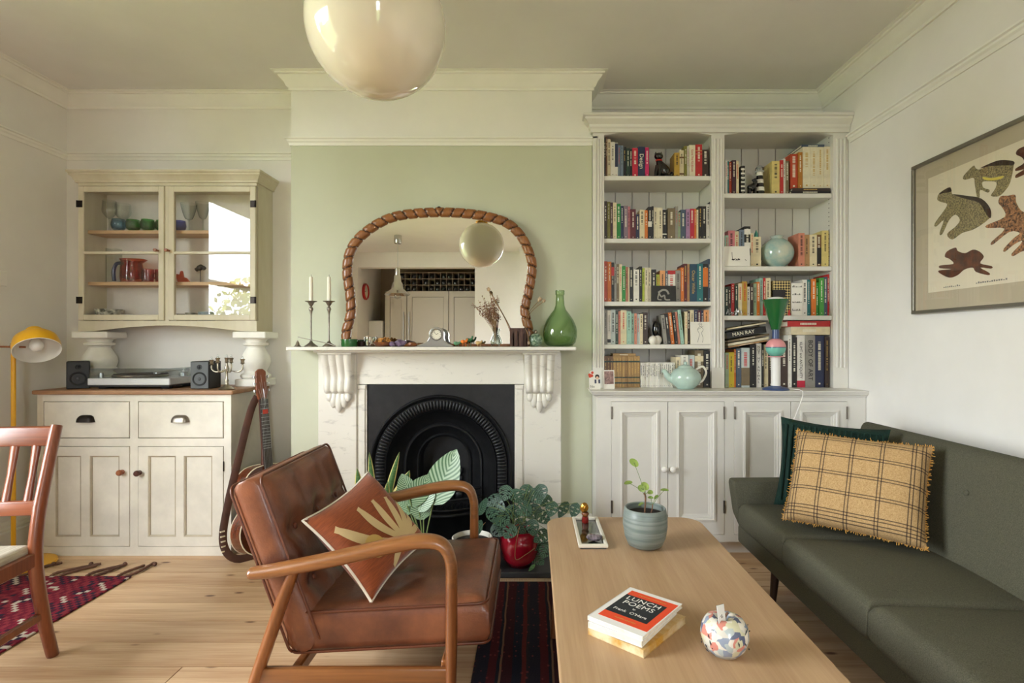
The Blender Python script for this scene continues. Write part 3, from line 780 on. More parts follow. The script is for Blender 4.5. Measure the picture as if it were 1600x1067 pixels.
b = new(); lathe(b, [(.0, 0), (.05, 0), (.05, .0012), (.0, .0012)], n=28, M=Matrix.Translation((0, -.0495, .315)) @ Matrix.Rotation(PI / 2, 4, 'X')); obj('sound_hole', b, 'rubber', tp, local=True)
b = new(); box(b, -.07, .07, -.058, -.0495, .14, .165, bev=.003); obj('bridge', b, 'fretboard', gt, local=True)
b = new(); box(b, -.026, .026, -.062, -.0501, .36, .86, bev=.003); fb = obj('fretboard', b, 'fretboard', gt, local=True)
for k in range(14):
    zf = .86 - .48 * (1 - 2 ** (-(k + 1) / 12)) * 1.05
    b = new(); box(b, -.025, .025, -.0635, -.0622, zf - .001, zf + .001); obj('fret', b, 'silver', fb, local=True)
b = new(); tube(b, [(0, -.035, .46), (0, -.04, .6), (0, -.04, .87)], [.03, .023, .021], n=12, flat=(1, .75)); obj('neck', b, 'guitar_neck', gt, smooth=60, local=True)
b = new(); prism(b, [(-.024, .86), (.024, .86), (.034, .9), (.03, 1.02), (.012, 1.035), (-.012, 1.035), (-.03, 1.02), (-.034, .9)], -.05, -.035, 'XZ', bev=.003); hd = obj('headstock', b, 'headstock', gt, local=True)
for s in (-1, 1):
    for k in range(3):
        b = new(); tube(b, [(s * .028, -.042, .91 + k * .04), (s * .048, -.042, .91 + k * .04)], .0035, n=8); tube(b, [(s * .044, -.042, .903 + k * .04), (s * .044, -.042, .917 + k * .04)], .007, n=8, flat=(1, .6)); obj('tuning_peg', b, 'silver', hd, smooth=60, local=True)
b = new()
for k in range(6):
    xs = -.018 + k * .0072; tube(b, [(xs * 1.5, -.0595, .155), (xs, -.0648, .86), (xs * 1.3, -.053, .92 + (k % 3) * .04)], .0006, n=4)
obj('strings', b, 'silver', gt, local=True)
b = new(); box(b, -.016, .016, -.0655, -.0645, .775, .8); obj('red_marker', b, mat('red_sticker', (190, 60, 44), .5), gt, local=True)
mat('strap_leather', (78, 44, 30), .5, var=.2)
b = new(); pts = smooth_path([(-.02, -.03, .88), (-.06, -.02, .8), (-.14, -.01, .55), (-.215, .0, .3), (-.25, .0, .12), (-.2, -.02, .02), (-.06, -.05, .01)], 6)
for A in range(1):
    tube(b, pts, .02, n=8, flat=(.14, 1))
st = obj('strap', b, 'strap_leather', gt, smooth=60, local=True)
b = new()
for k in range(5): box(b, -.262, -.240, -.006, .006, .07 + k * .026, .077 + k * .026)
obj('strap_holes', b, 'cream_binding', st, local=True)
# ================================================================== hearth and marble fireplace
mat('slate', (46, 48, 52), .55, var=.25, vscale=9, bump=.1, bscale=50)
b = new(); box(b, -1.28, .2, 2.775, YC - .001, .0005, .03, bev=.005); tag(obj('hearth_slab', b, 'slate'), 'dark slate hearth slab in front of the fireplace', 'hearth')
def marble(name, base, vein):
    m = bpy.data.materials.new(name); m.use_nodes = True; nt = m.node_tree; N = nt.nodes.new; L = nt.links.new
    b_ = nt.nodes['Principled BSDF']; b_.inputs['Roughness'].default_value = .32
    tc = N('ShaderNodeTexCoord'); mp = N('ShaderNodeMapping'); mp.inputs['Scale'].default_value = (3, 3, 9); mp.inputs['Rotation'].default_value = (0, .35, 0)
    L(tc.outputs['Object'], mp.inputs['Vector'])
    n = N('ShaderNodeTexNoise'); n.inputs['Scale'].default_value = 2.2; n.inputs['Detail'].default_value = 9; n.inputs['Roughness'].default_value = .68; n.inputs['Distortion'].default_value = 1.2
    L(mp.outputs[0], n.inputs['Vector'])
    r = N('ShaderNodeValToRGB'); e = r.color_ramp.elements; e[0].position = .27; e[0].color = lin(vein); e[1].position = .44; e[1].color = lin(base)
    L(n.outputs['Fac'], r.inputs['Fac']); L(r.outputs[0], b_.inputs['Base Color']); MATS[name] = m
marble('marble', (222, 218, 208), (182, 178, 170))
mat('cast_iron', (30, 31, 33), .42, metal=.35, var=.2, vscale=20, bump=.06, bscale=120)
SF = 3.2            # face of the jambs
fx0, fx1 = -1.246, .167
ix0, ix1 = -.967, -.104    # iron insert
zi = .948
zs_ = 1.133
fp = thing('fireplace_surround', 'white veined marble fireplace surround with scrolled corbels', 'fireplace', (-.54, YC, 0))
for xa, xb in ((fx0, ix0 - .056), (ix1 + .056, fx1)):
    b = new(); box(b, xa, xb, SF, YC - .001, .03, zs_, bev=.003); obj('jamb', b, 'marble', fp)
for xa, xb in ((ix0 - .055, ix0), (ix1, ix1 + .055)):
    b = new(); box(b, xa, xb, SF + .012, YC - .001, .03, zi - .004); obj('slip', b, 'marble', fp)
    b = new(); box(b, xa + .008, xb - .008, SF + .004, SF + .012, .03, zi - .03, bev=.003); obj('slip_moulding', b, 'marble', fp)
    b = new(); box(b, xa + .004, xb - .004, SF + .001, SF + .012, zi - .03, zi - .006, bev=.003); obj('slip_capital', b, 'marble', fp)
b = new(); box(b, ix0 - .055, ix1 + .055, SF + .006, YC - .001, zi, zs_); obj('frieze', b, 'marble', fp)
b = new(); box(b, fx0 + .01, fx1 - .01, 3.1, YC - .001, zs_, zs_ + .012, bev=.003); obj('bed_mould', b, 'marble', fp)
b = new(); box(b, -1.366, .243, 3.045, YC - .001, zs_ + .0125, 1.166, bev=.005, seg=2); obj('mantel_shelf', b, 'marble', fp)
ZM = 1.166
for pc in (528, 843):
    cxk = wx(pc, 3.17)
    b = new()     # scrolled corbel with four flutes
    w2 = .088
    prof = smooth_path([(0, zs_, .085), (0, zs_ - .04, .078), (0, zs_ - .09, .055), (0, zs_ - .14, .04), (0, zs_ - .19, .052), (0, zs_ - .225, .045), (0, zs_ - .24, .01)], 5)
    t_ = bmesh.new(); rows = []
    nx = 24
    for v in prof:
        row_ = []
        for k in range(nx + 1):
            u = -1 + 2 * k / nx
            fl_ = .012 * abs(math.sin(PI * 2 * (u + 1)))   # four rounded reeds
            row_.append(t_.verts.new((cxk + u * w2 * (1 - .12 * (zs_ - v.y) / .24), SF - max(.002, v.z * .82 + fl_), v.y)))
        rows.append(row_)
    for A, B in zip(rows[:-1], rows[1:]):
        for k in range(nx): t_.faces.new((A[k], A[k + 1], B[k + 1], B[k]))
    for k in (0, nx):
        col = [r[k] for r in rows]
        back = [t_.verts.new((c.co.x, SF + .001, c.co.z)) for c in col]
        for i in range(len(col) - 1): t_.faces.new((col[i], col[i + 1], back[i + 1], back[i]))
    bmesh.ops.recalc_face_normals(t_, faces=t_.faces); merge(b, t_)
    box(b, cxk - w2 - .008, cxk + w2 + .008, SF - .09, SF, zs_ - .012, zs_ - .0005, bev=.002)
    cb = obj('corbel', b, 'marble', fp, smooth=50)
    for k, (du, rot, ln) in enumerate(((-.05, -.35, .05), (-.026, -.16, .085), (.026, .16, .085), (.05, .35, .05), (0, 0, .112))):
        b = new(); pts = []
        for i in range(9):
            s = i / 8; pts.append((cxk + du * (1 - s * .25) + math.sin(rot) * ln * s, SF - .016 - .006 * math.sin(PI * s), zs_ - .238 - ln * s * math.cos(rot)))
        tube(b, pts, [.016, .018, .02, .021, .022, .021, .019, .014, .004], n=8, flat=(1, .6) if False else None)
        for v in b.verts: v.co.y = SF - (SF - v.co.y) * .75 if v.co.y < SF else SF
        obj('acanthus_lobe', b, 'marble', cb, smooth=60)

# ---- cast iron insert: plate, arched roll mouldings, beaded band, recessed hood, grate
fi = thing('fireplace_insert', 'black cast iron arched fireplace insert with a beaded arch', 'fireplace', ((ix0 + ix1) / 2, YC, .03))
icx = (ix0 + ix1) / 2; zcen = wz(729, SF); Ra = .413
y_pl = SF + .02
def arch_pts(R, zb=.031, n=40):
    return [(icx - R, zb), (icx - R, zcen)] + [(icx - R * math.cos(PI * k / n), zcen + R * math.sin(PI * k / n)) for k in range(1, n)] + [(icx + R, zcen), (icx + R, zb)]
def arch_band(prof, n=40):
    """prof: (radius, y) section revolved round the arch and run down the sides"""
    t_ = bmesh.new(); cols = []
    for r, yy in prof: cols.append([t_.verts.new((x, yy, z)) for x, z in arch_pts(r, n=n)])
    for A, B in zip(cols[:-1], cols[1:]):
        for k in range(len(A) - 1): t_.faces.new((A[k], A[k + 1], B[k + 1], B[k]))
    bmesh.ops.recalc_face_normals(t_, faces=t_.faces); b = new(); merge(b, t_); return b
# flat plate with the arch cut out (as strips between the arch and the rectangle)
t_ = bmesh.new(); pts = arch_pts(Ra); outer = []
n_ = len(pts)
for x, z in pts:
    a = math.atan2(z - zcen, x - icx)
    if z < zcen: ox, oz = (ix0 + .001 if x < icx else ix1 - .001), z
    else:
        dx_, dz_ = math.cos(a), math.sin(a); k1 = ((ix1 - .001 - icx) / abs(dx_)) if abs(dx_) > 1e-6 else 1e9; k2 = ((zi - .004) - zcen) / dz_ if dz_ > 1e-6 else 1e9
        k = min(k1, k2); ox, oz = icx + dx_ * k, zcen + dz_ * k
    outer.append((ox, oz))
A = [t_.verts.new((x, y_pl, z)) for x, z in pts]; B = [t_.verts.new((x, y_pl, z)) for x, z in outer]
for k in range(n_ - 1): t_.faces.new((A[k], A[k + 1], B[k + 1], B[k]))
for sx in (ix0, ix1):
    pass
for cxx in (ix0 + .001, ix1 - .001):
    near = sorted(range(n_), key=lambda k: (B[k].co.x - cxx) ** 2 + (B[k].co.z - (zi - .004)) ** 2)[:2]
    c = t_.verts.new((cxx, y_pl, zi - .004))
    try: t_.faces.new((B[min(near)], B[max(near)], c))
    except ValueError: pass
bmesh.ops.recalc_face_normals(t_, faces=t_.faces)
b = new(); merge(b, t_); obj('front_plate', b, 'cast_iron', fi)
b = arch_band([(Ra + .004, y_pl), (Ra + .002, y_pl - .012), (Ra - .006, y_pl - .018), (Ra - .014, y_pl - .012), (Ra - .018, y_pl - .002), (Ra - .02, y_pl + .004)]); obj('arch_moulding', b, 'cast_iron', fi, smooth=50)
b = arch_band([(Ra - .02, y_pl + .004), (Ra - .028, y_pl - .004), (Ra - .054, y_pl + .0), (Ra - .08, y_pl + .012), (Ra - .086, y_pl + .014)]); bd = obj('egg_band', b, 'cast_iron', fi, smooth=50)
beads = []
L_side = zcen - .1
for k in range(-14, 75):
    s = k / 60.0
    if s < 0: x, z, ang = icx - 1, zcen + s * 60 * .0205, PI
    elif s > 1: x, z, ang = icx + 1, zcen - (s - 1) * 60 * .0205, 0
    else: ang = PI * (1 - s); x = None
    dirx, dirz = math.cos(ang), math.sin(ang)
    z0 = zcen if x is None else z
    beads.append((dirx, dirz, z0))
bead_me = None
for dirx, dirz, z0 in beads:
    if bead_me is None:
        b = new(); lathe(b, [(0, -.03), (.0062, -.025), (.0088, -.004), (.0088, .01), (.006, .02), (.002, .029), (0, .03)], n=8)
        bead_me = mesh_of('bead', b, 60); bead_me.materials.append(MATS['cast_iron'])
    o = obj('bead', bead_me, None, bd)
    r = Ra - .055
    o.location = (icx + dirx * r, y_pl - .001, z0 + dirz * r)
    o.rotation_euler = (0, PI / 2 - math.atan2(dirz, dirx), 0)
b = arch_band([(Ra - .086, y_pl + .014), (Ra - .09, y_pl + .006), (Ra - .095, y_pl + .014), (Ra - .1, y_pl + .03), (.24, YC + .06), (.232, YC + .05), (.222, YC + .052), (.216, YC + .065), (.17, YC + .11), (.16, YC + .1), (.15, YC + .11), (.145, YC + .19)]); obj('hood', b, 'cast_iron', fi, smooth=35)
b = new(); prism(b, arch_pts(.146), YC + .19, YC + .2, 'XZ'); obj('fireback', b, 'cast_iron', fi)
# basket grate: three bowed bars, slatted bottom, ash pan front
def bow(z, R, x0, x1, ydepth, rad, n=14):
    return [(x0 + (x1 - x0) * k / n, YC + .03 - ydepth * math.sin(PI * k / n), z) for k in range(n + 1)]
gb = None
for z, dp, rr in ((.325, .08, .007), (.272, .09, .009), (.215, .1, .007)):
    b = new(); tube(b, bow(z, 0, icx - .23, icx + .23, dp, rr), rr, n=8); obj('grate_bar', b, 'cast_iron', fi, smooth=60)
for k in range(15):
    x = icx - .2 + k * .4 / 14
    b = new(); box(b, x - .006, x + .006, YC - .06 + .08 * abs(k - 7) / 7, YC + .1, .205, .213); obj('grate_slat', b, 'cast_iron', fi)
b = new(); t_ = bmesh.new(); A = bow(.2, 0, icx - .26, icx + .26, .12, 0); rows = [[t_.verts.new((x, y, z)) for x, y, _ in A] for z in (.2, .185)]
rows.append([t_.verts.new((x, y + .02, .17)) for x, y, _ in A]); rows.append([t_.verts.new((x, y + .02, .031)) for x, y, _ in A])
for P, Q in zip(rows[:-1], rows[1:]):
    for k in range(len(P) - 1): t_.faces.new((P[k], P[k + 1], Q[k + 1], Q[k]))
merge(b, t_); tube(b, bow(.192, 0, icx - .26, icx + .26, .125, 0), .011, n=8); obj('ash_front', b, 'cast_iron', fi, smooth=60)
random.seed(5)
b = new()
for k in range(16): box(b, icx - .1 + (k % 4) * .052, icx - .052 + (k % 4) * .052, YC + .17 - .01 * random.random(), YC + .189, .22 + (k // 4) * .05, .265 + (k // 4) * .05, bev=.008)
obj('firebrick_relief', b, 'cast_iron', fi, smooth=60)
b = new(); box(b, ix0 + .02, ix1 - .02, y_pl + .03, YC + .2, .0305, .036); obj('fire_floor', b, 'cast_iron', fi)
# ================================================================== overmantel mirror with rope-twist frame
wood('rope_wood', (104, 60, 28), (168, 108, 56), axis=2, rough=.35, coat=.3)
mm = bpy.data.materials.new('mirror_silver'); mm.use_nodes = True
mb_ = mm.node_tree.nodes['Principled BSDF']; mb_.inputs['Metallic'].default_value = 1.0; mb_.inputs['Roughness'].default_value = 0.0; mb_.inputs['Base Color'].default_value = (.9, .9, .88, 1)
MATS['mirror_silver'] = mm
ML = 3.19
mirror_pts = [(543, 538), (541, 520), (548, 490), (547, 460), (542, 425), (546, 395), (560, 372), (590, 349), (625, 336), (686, 331), (745, 335), (790, 347), (815, 370), (829, 402), (831, 425), (825, 460), (820, 485), (826, 515), (828, 538)]
tilt = math.radians(0.95)
def MP(px, py):
    z = wz(py, ML); h = z - ZM
    return (wx(px, ML), 3.185 + h * math.tan(tilt), z)
mr = thing('overmantel_mirror', 'large arched mirror with a carved rope-twist wooden frame on the mantelpiece', 'mirror', (wx(686, ML), 3.19, ZM))
path = smooth_path([MP(*p) for p in mirror_pts], 8)
path = [p for p in path]
b = new(); poly = [(p.x, p.z) for p in path]
prism(b, poly, 0.0, .004, 'XZ')
for v in b.verts: v.co.y = v.co.y + 3.188 + (v.co.z - ZM) * math.tan(tilt)
obj('mirror_glass', b, 'mirror_silver', mr)
# rope: tube whose radius is modulated by a helix
t_ = bmesh.new(); rings = []; n = 20
cum = [0]
for a, c in zip(path[:-1], path[1:]): cum.append(cum[-1] + (c - a).length)
fine = []
tot = cum[-1]; N_ = 420
j = 0
for i in range(N_ + 1):
    s = tot * i / N_
    while j < len(cum) - 2 and cum[j + 1] < s: j += 1
    f = (s - cum[j]) / max(1e-6, cum[j + 1] - cum[j]); fine.append(path[j].lerp(path[j + 1], f))
for i, p in enumerate(fine):
    d = (fine[min(i + 1, N_)] - fine[max(i - 1, 0)]).normalized(); a = Vector((0, -1, 0)); s_ = d.cross(a).normalized()
    s = tot * i / N_
    hand = 1 if s < tot / 2 else -1
    ring = []
    for k in range(n):
        th = 2 * PI * k / n
        ph = (th * 1 + hand * s / .062 * 2 * PI) % (2 * PI)
        groove = max(0.0, 1 - abs(ph - PI) / .8)
        r = .028 - .012 * groove
        ring.append(t_.verts.new(p + s_ * math.cos(th) * r + a * (math.sin(th) * r * .8)))
    rings.append(ring)
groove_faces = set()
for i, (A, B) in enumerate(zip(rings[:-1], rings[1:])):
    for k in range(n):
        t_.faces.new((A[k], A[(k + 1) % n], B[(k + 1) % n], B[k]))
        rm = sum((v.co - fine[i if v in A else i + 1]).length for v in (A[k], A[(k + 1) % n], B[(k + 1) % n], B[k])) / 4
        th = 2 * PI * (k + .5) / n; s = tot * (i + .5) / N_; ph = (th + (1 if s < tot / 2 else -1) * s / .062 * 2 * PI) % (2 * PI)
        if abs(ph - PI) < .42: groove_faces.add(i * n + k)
t_.faces.new(rings[0][::-1]); t_.faces.new(rings[-1])
bmesh.ops.recalc_face_normals(t_, faces=t_.faces); b = new(); merge(b, t_)
for v in b.verts: v.co.z = max(v.co.z, ZM + .0005)
me_r = mesh_of('rope_frame', b, 70); me_r.materials.append(MATS['rope_wood']); me_r.materials.append(mat('rope_groove_dark', (58, 30, 16), .5))
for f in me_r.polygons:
    if f.index < N_ * n and (f.index in groove_faces): f.material_index = 1  # darker colour on the groove faces of the rope
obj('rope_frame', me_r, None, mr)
b = new(); box(b, MP(543, 538)[0], MP(828, 538)[0], 3.17, 3.192, ZM + .0005, ZM + .016, bev=.004); obj('bottom_rail', b, 'rope_wood', mr)
b = new(); tube(b, smooth_path([MP(682, 330), (wx(684, ML), 3.19, wz(324, ML)), (wx(688, ML), 3.19, wz(324, ML)), MP(690, 330)], 5), .003, n=8); obj('hanging_loop', b, 'iron_dark', mr, smooth=60)

# ================================================================== things on the mantelpiece
mat('pewter', (150, 142, 132), .38, metal=.85, var=.2, vscale=30)
mat('candle_wax', (236, 230, 212), .5)
for pc, D, lab in ((486, 3.09, 'tall pewter candlestick with a white candle, left of the pair'), (514, 3.12, 'tall pewter candlestick with a white candle, nearer the mirror')):
    x = wx(pc, D)
    t = thing('candlestick', lab, 'candlestick', (x, D, ZM), group='pair of candlesticks')
    h = wz(471, D) - ZM
    b = new(); lathe(b, [(0, 0), (.036, 0), (.037, .003), (.028, .01), (.012, .022), (.005, .034), (.0038, .06), (.0045, h - .075), (.008, h - .055), (.012, h - .045), (.011, h - .036), (.005, h - .028), (.007, h - .024), (.012, h - .018), (.017, h - .006), (.032, h), (.033, h + .002), (.014, h - .001), (0, h - .001)], x, D, ZM, n=28); obj('stick', b, 'pewter', t, smooth=50)
    b = new(); lathe(b, [(.0115, h), (.0105, wz(434, D) - ZM), (.006, wz(432, D) - ZM), (0, wz(431.5, D) - ZM)], x, D, ZM, n=16); cn = obj('candle', b, 'candle_wax', t, smooth=50)
    b = new(); tube(b, [(x, D, wz(432, D)), (x + .001, D, wz(429, D))], .001, n=5); obj('wick', b, 'rubber', cn)
x = wx(465, 3.08); t = thing('candle_snuffer', 'pewter candle snuffer lying at the left end of the mantelpiece', 'snuffer', (x, 3.08, ZM))
b = new(); lathe(b, [(.0, .03), (.003, .036), (.004, .03), (.007, .026), (.011, .012), (.018, .003), (.02, 0), (.018, 0), (.01, .01), (0, .02)], x, 3.08, ZM, n=20); obj('cone', b, 'pewter', t, smooth=50)
b = new(); tube(b, [(x + .002, 3.08, ZM + .054), (wx(500, 3.07), 3.07, ZM + .028), (wx(515, 3.06), 3.062, ZM + .016), (wx(524, 3.06), 3.06, ZM + .004)], [.0022, .0022, .0025, .004], n=8); obj('handle', b, 'pewter', t, smooth=60)
# small green tin
x = wx(545, 3.09); b = new(); lathe(b, [(0, 0), (.044, 0), (.045, .003), (.045, .034), (.047, .036), (.047, .042), (.043, .043), (0, .043)], x, 3.1, ZM, n=40)
for v in b.verts:
    if v.co.z < ZM + .034:
        d = Vector((v.co.x - x, v.co.y - 3.1)); a = math.atan2(d.y, d.x); k = 1 - .03 * (.5 + .5 * math.cos(a * 40)); v.co.x = x + d.x * k; v.co.y = 3.1 + d.y * k
tag(obj('green_tin', b, mat('green_enamel', (34, 92, 40), .25, coat=.5), smooth=40), 'low round ribbed green tin at the foot of the mirror', 'tin')
# dark little dish next to it
x = wx(564, 3.13); b = new(); lathe(b, [(0, .001), (.02, .001), (.024, .03), (.022, .03), (.018, .006), (0, .006)], x, 3.145, ZM, n=20); tag(obj('dish', b, mat('dark_wood_dish', (60, 38, 28), .4), smooth=50), 'small dark pot tucked behind the green tin', 'pot')
# glass pot with shells, bowl of dried flowers, crystals
mat('shell', (222, 210, 186), .5, col2=(180, 150, 120), vscale=40); mat('dried_ochre', (176, 122, 58), .8, var=.3, vscale=40); mat('amethyst', (120, 100, 128), .3, col2=(84, 66, 90), vscale=50); mat('agate', (150, 92, 48), .35, col2=(96, 52, 30), vscale=30)
x = wx(577, 3.09)
t = thing('glass_pot', 'clear glass pot filled with pale shells', 'pot', (x, 3.1, ZM))
b = new(); lathe(b, [(0, .001), (.03, .001), (.031, .005), (.031, .055), (.029, .055), (.029, .005), (0, .004)], x, 3.1, ZM, n=24); obj('jar', b, 'clear_glass', t, smooth=50)
random.seed(11)
for k in range(9):
    b = new(); a = random.random() * 6.28; rr = .016 * random.random() ** .5; zz = .008 + .0052 * k
    lathe(b, [(0, -.008), (.006, -.006), (.009, 0), (.005, .006), (0, .012)], 0, 0, 0, n=8, M=Matrix.Translation((x + rr * math.cos(a), 3.1 + rr * math.sin(a), ZM + zz + .004)) @ Euler((random.random() * 3, random.random() * 3, 0)).to_matrix().to_4x4()); obj('shell', b, 'shell', t, smooth=60)
x = wx(599, 3.1); t = thing('dried_flower_bowl', 'small wooden bowl heaped with dried ochre flower heads', 'bowl', (x, 3.1, ZM))
b = new(); lathe(b, [(0, .001), (.03, .001), (.05, .012), (.056, .026), (.052, .026), (.04, .012), (0, .006)], x, 3.1, ZM, n=28); obj('bowl', b, 'agate', t, smooth=50)
me_ = None
for k in range(46):
    a = random.random() * 6.28; rr = .046 * random.random() ** .5; zz = .022 + .034 * (1 - (rr / .05) ** 2) * random.uniform(.5, 1)
    if me_ is None:
        b = new(); bmesh.ops.create_icosphere(b, subdivisions=1, radius=.0075); me_ = mesh_of('flower_head', b); me_.materials.append(MATS['dried_ochre'])
    o = obj('flower_head', me_, None, t); o.location = (x + rr * math.cos(a), 3.1 + rr * math.sin(a), ZM + zz); o.rotation_euler = (a, rr * 50, 0); s = random.uniform(.7, 1.25); o.scale = (s, s, s)
def rock(name, px, D, r, h, m, label, seed, cat='crystal'):
    random.seed(seed); b = new(); bmesh.ops.create_icosphere(b, subdivisions=2, radius=1)
    for v in b.verts: v.co *= random.uniform(.75, 1.1)
    for v in b.verts: v.co = Vector((wx(px, D) + v.co.x * r, D + v.co.y * r * .8, ZM + max(0.0005, h * .5 + v.co.z * h * .55)))
    tag(obj(name, b, m), label, cat)
rock('crystal', 613, 3.07, .02, .03, 'amethyst', 'purple grey crystal in front of the dried flowers', 2)
rock('crystal', 626, 3.085, .036, .042, 'amethyst', 'largest purple crystal cluster left of the clock', 3)
rock('stone', 644, 3.075, .03, .026, 'agate', 'brown polished stone just left of the clock', 4, 'stone')
# silver napoleon clock
mat('brushed_steel', (168, 168, 166), .3, metal=.85)
x = wx(682, 3.085); t = thing('mantel_clock', 'silver mantel clock with a round dial and sloping shoulders', 'clock', (x, 3.1, ZM))
body = [(-.115, 0), (.09, 0), (.09, .006), (.06, .018), (.045, .032), (.04, .05)] + [(.0 + .042 * math.cos(a), .068 + .042 * math.sin(a)) for a in [math.radians(q) for q in range(-20, 201, 20)]] + [(-.04, .05), (-.05, .032), (-.075, .018), (-.115, .006)]
b = new(); prism(b, [(x + u, ZM + .0005 + v) for u, v in body], 3.08, 3.125, 'XZ', bev=.003); obj('case', b, 'brushed_steel', t)
R = Matrix.Translation((x, 3.08, ZM + .068)) @ Matrix.Rotation(PI / 2, 4, 'X')
b = new(); lathe(b, [(0, .002), (.027, .002), (.027, .001), (0, .001)], n=32, M=R); dl = obj('dial', b, mat('dial_cream', (226, 220, 200), .4), t)
b = new(); lathe(b, [(.026, 0), (.027, .006), (.03, .008), (.033, .005), (.034, 0)], n=32, M=R); obj('bezel', b, 'chrome', t, smooth=50)
b = new()
for ang, ln, w_ in ((55, .014, .0012), (-40, .02, .0009)):
    a = math.radians(ang); box(b, -w_, w_, -.0035, -.003, 0, ln, M=Matrix.Translation((x, 3.08, ZM + .068)) @ Matrix.Rotation(a, 4, 'Y'))
obj('hands', b, 'rubber', dl)
b = new()
for k in range(12): box(b, -.0007, .0007, -.0032, -.003, .021, .025, M=Matrix.Translation((x, 3.08, ZM + .068)) @ Matrix.Rotation(k * PI / 6, 4, 'Y'))
obj('hour_marks', b, 'rubber', dl)
# little painted figures
for px, D, c, hh, lab in ((714, 3.09, (96, 150, 110), .03, 'tiny pale green toy figure on the mantelpiece'), (725, 3.08, (214, 112, 30), .045, 'tiny orange bird figure on the mantelpiece'), (733, 3.1, (60, 120, 80), .06, 'tiny green bird figure standing above the orange one'), (748, 3.09, (200, 170, 110), .035, 'tiny straw coloured figure beside the glass vase')):
    x = wx(px, D); t = thing('toy_figure', lab, 'figurine', (x, D, ZM), group='little painted figures on the mantelpiece')
    m_ = mat('toy_%d' % px, c, .5, var=.3, vscale=60)
    b = new(); tube(b, smooth_path([(x - .018, D, ZM + hh * .75), (x - .004, D, ZM + hh * .62), (x + .012, D, ZM + hh * .7), (x + .02, D, ZM + hh)], 4), [.003, .006, .009, .011, .011, .01, .009, .007, .006, .006, .005, .006, .003], n=8); obj('body', b, m_, t, smooth=60)
    b = new(); tube(b, [(x - .004, D, ZM + hh * .6), (x - .008, D, ZM + .001)], .0018, n=5); tube(b, [(x + .006, D, ZM + hh * .6), (x + .01, D, ZM + .001)], .0018, n=5); obj('legs', b, m_, t)
# glass bud vase with dried flowers
x, D = wx(774, 3.1), 3.11
t = thing('bud_vase', 'small clear glass vase holding dried brown flowers', 'vase', (x, D, ZM))
b = new(); lathe(b, [(0, .001), (.022, .001), (.03, .015), (.031, .03), (.024, .05), (.014, .07), (.013, .085), (.02, .108), (.0185, .108), (.012, .085), (.013, .07), (.022, .05), (.029, .03), (.02, .006), (0, .006)], x, D, ZM, n=28); obj('vessel', b, 'clear_glass', t, smooth=50)
mat('dried_stem', (150, 116, 78), .8); mat('dried_bloom', (150, 112, 92), .85, col2=(112, 74, 60), vscale=60)
random.seed(21); b = new(); b2 = new()
for k in range(26):
    ex, ez = random.gauss(-.045, .032), random.uniform(.17, .295); ey = random.gauss(0, .02)
    p0 = Vector((x, D, ZM + .01)); p1 = Vector((x + ex * .15, D + ey * .2, ZM + .1)); p2 = Vector((x + ex, D + ey, ZM + ez))
    tube(b, smooth_path([p0, p1, p2], 4), .0011, n=4)
    for q in range(9):
        c = p1.lerp(p2, random.uniform(.5, 1.05)) + Vector((random.gauss(0, .006), random.gauss(0, .006), random.gauss(0, .006)))
        bmesh.ops.create_icosphere(b2, subdivisions=1, radius=random.uniform(.002, .0042), matrix=Matrix.Translation(c))
obj('stems', b, 'dried_stem', t); q = obj('blooms', b2, 'dried_bloom', t); q['kind'] = 'stuff'
# square bark vase with poppy heads
x, D = wx(811, 3.1), 3.1
t = thing('bark_vase', 'square dark brown wooden vase with dried poppy heads', 'vase', (x, D, ZM))
b = new(); h = .104; w_ = .05
for xa, xb, ya, yb in ((-w_, w_, -.045, -.037), (-w_, w_, .037, .045), (-w_, -w_ + .008, -.037, .037), (w_ - .008, w_, -.037, .037), (-w_ + .008, w_ - .008, -.037, .037)):
    box(b, x + xa, x + xb, D + ya, D + yb, ZM + .0005, ZM + (h if (xa, ya) != (-w_ + .008, -.037) else .01))
for k in range(12):
    u = random.uniform(-.045, .04); box(b, x + u, x + u + random.uniform(.006, .014), D - .0475, D - .0445, ZM + .001, ZM + h - random.uniform(0, .03), bev=.001)
obj('body', b, mat('bark_brown', (78, 54, 46), .75, var=.3, vscale=14, stretch=(6, 6, 1), bump=.3, bscale=30), t)
def poppy(p0, p1, p2, r):
    b = new(); tube(b, smooth_path([p0, p1, p2], 5), .0016, n=5); s = obj('poppy_stem', b, 'dried_stem', t)
    d = (Vector(p2) - Vector(p1)).normalized(); M_ = Matrix.Translation(p2) @ d.to_track_quat('Z', 'Y').to_matrix().to_4x4()
    b = new(); lathe(b, [(0, -.002), (.004, 0), (r * .8, r * .5), (r, r * 1.1), (r * .7, r * 1.7), (r * .9, r * 1.85), (r * .85, r * 2), (0, r * 1.95)], n=14, M=M_); obj('poppy_head', b, mat('poppy_pod', (196, 168, 136), .7, var=.2, vscale=30), s, smooth=60)
P = lambda px, py, d=D: (wx(px, d), d, wz(py, d))
poppy((x - .03, D, ZM + .02), P(790, 500), P(765, 455), .011); poppy((x - .02, D, ZM + .02), P(793, 505), P(772, 468), .007)
poppy((x + .036, D - .02, ZM + .02), P(823, 495), P(841, 471), .013); poppy((x + .038, D - .02, ZM + .02), P(826, 494), P(848, 472), .009)
poppy((x + .037, D - .044, ZM + .1), (x + .05, D - .056, ZM + .07), (x + .055, D - .058, ZM + .03), .008)
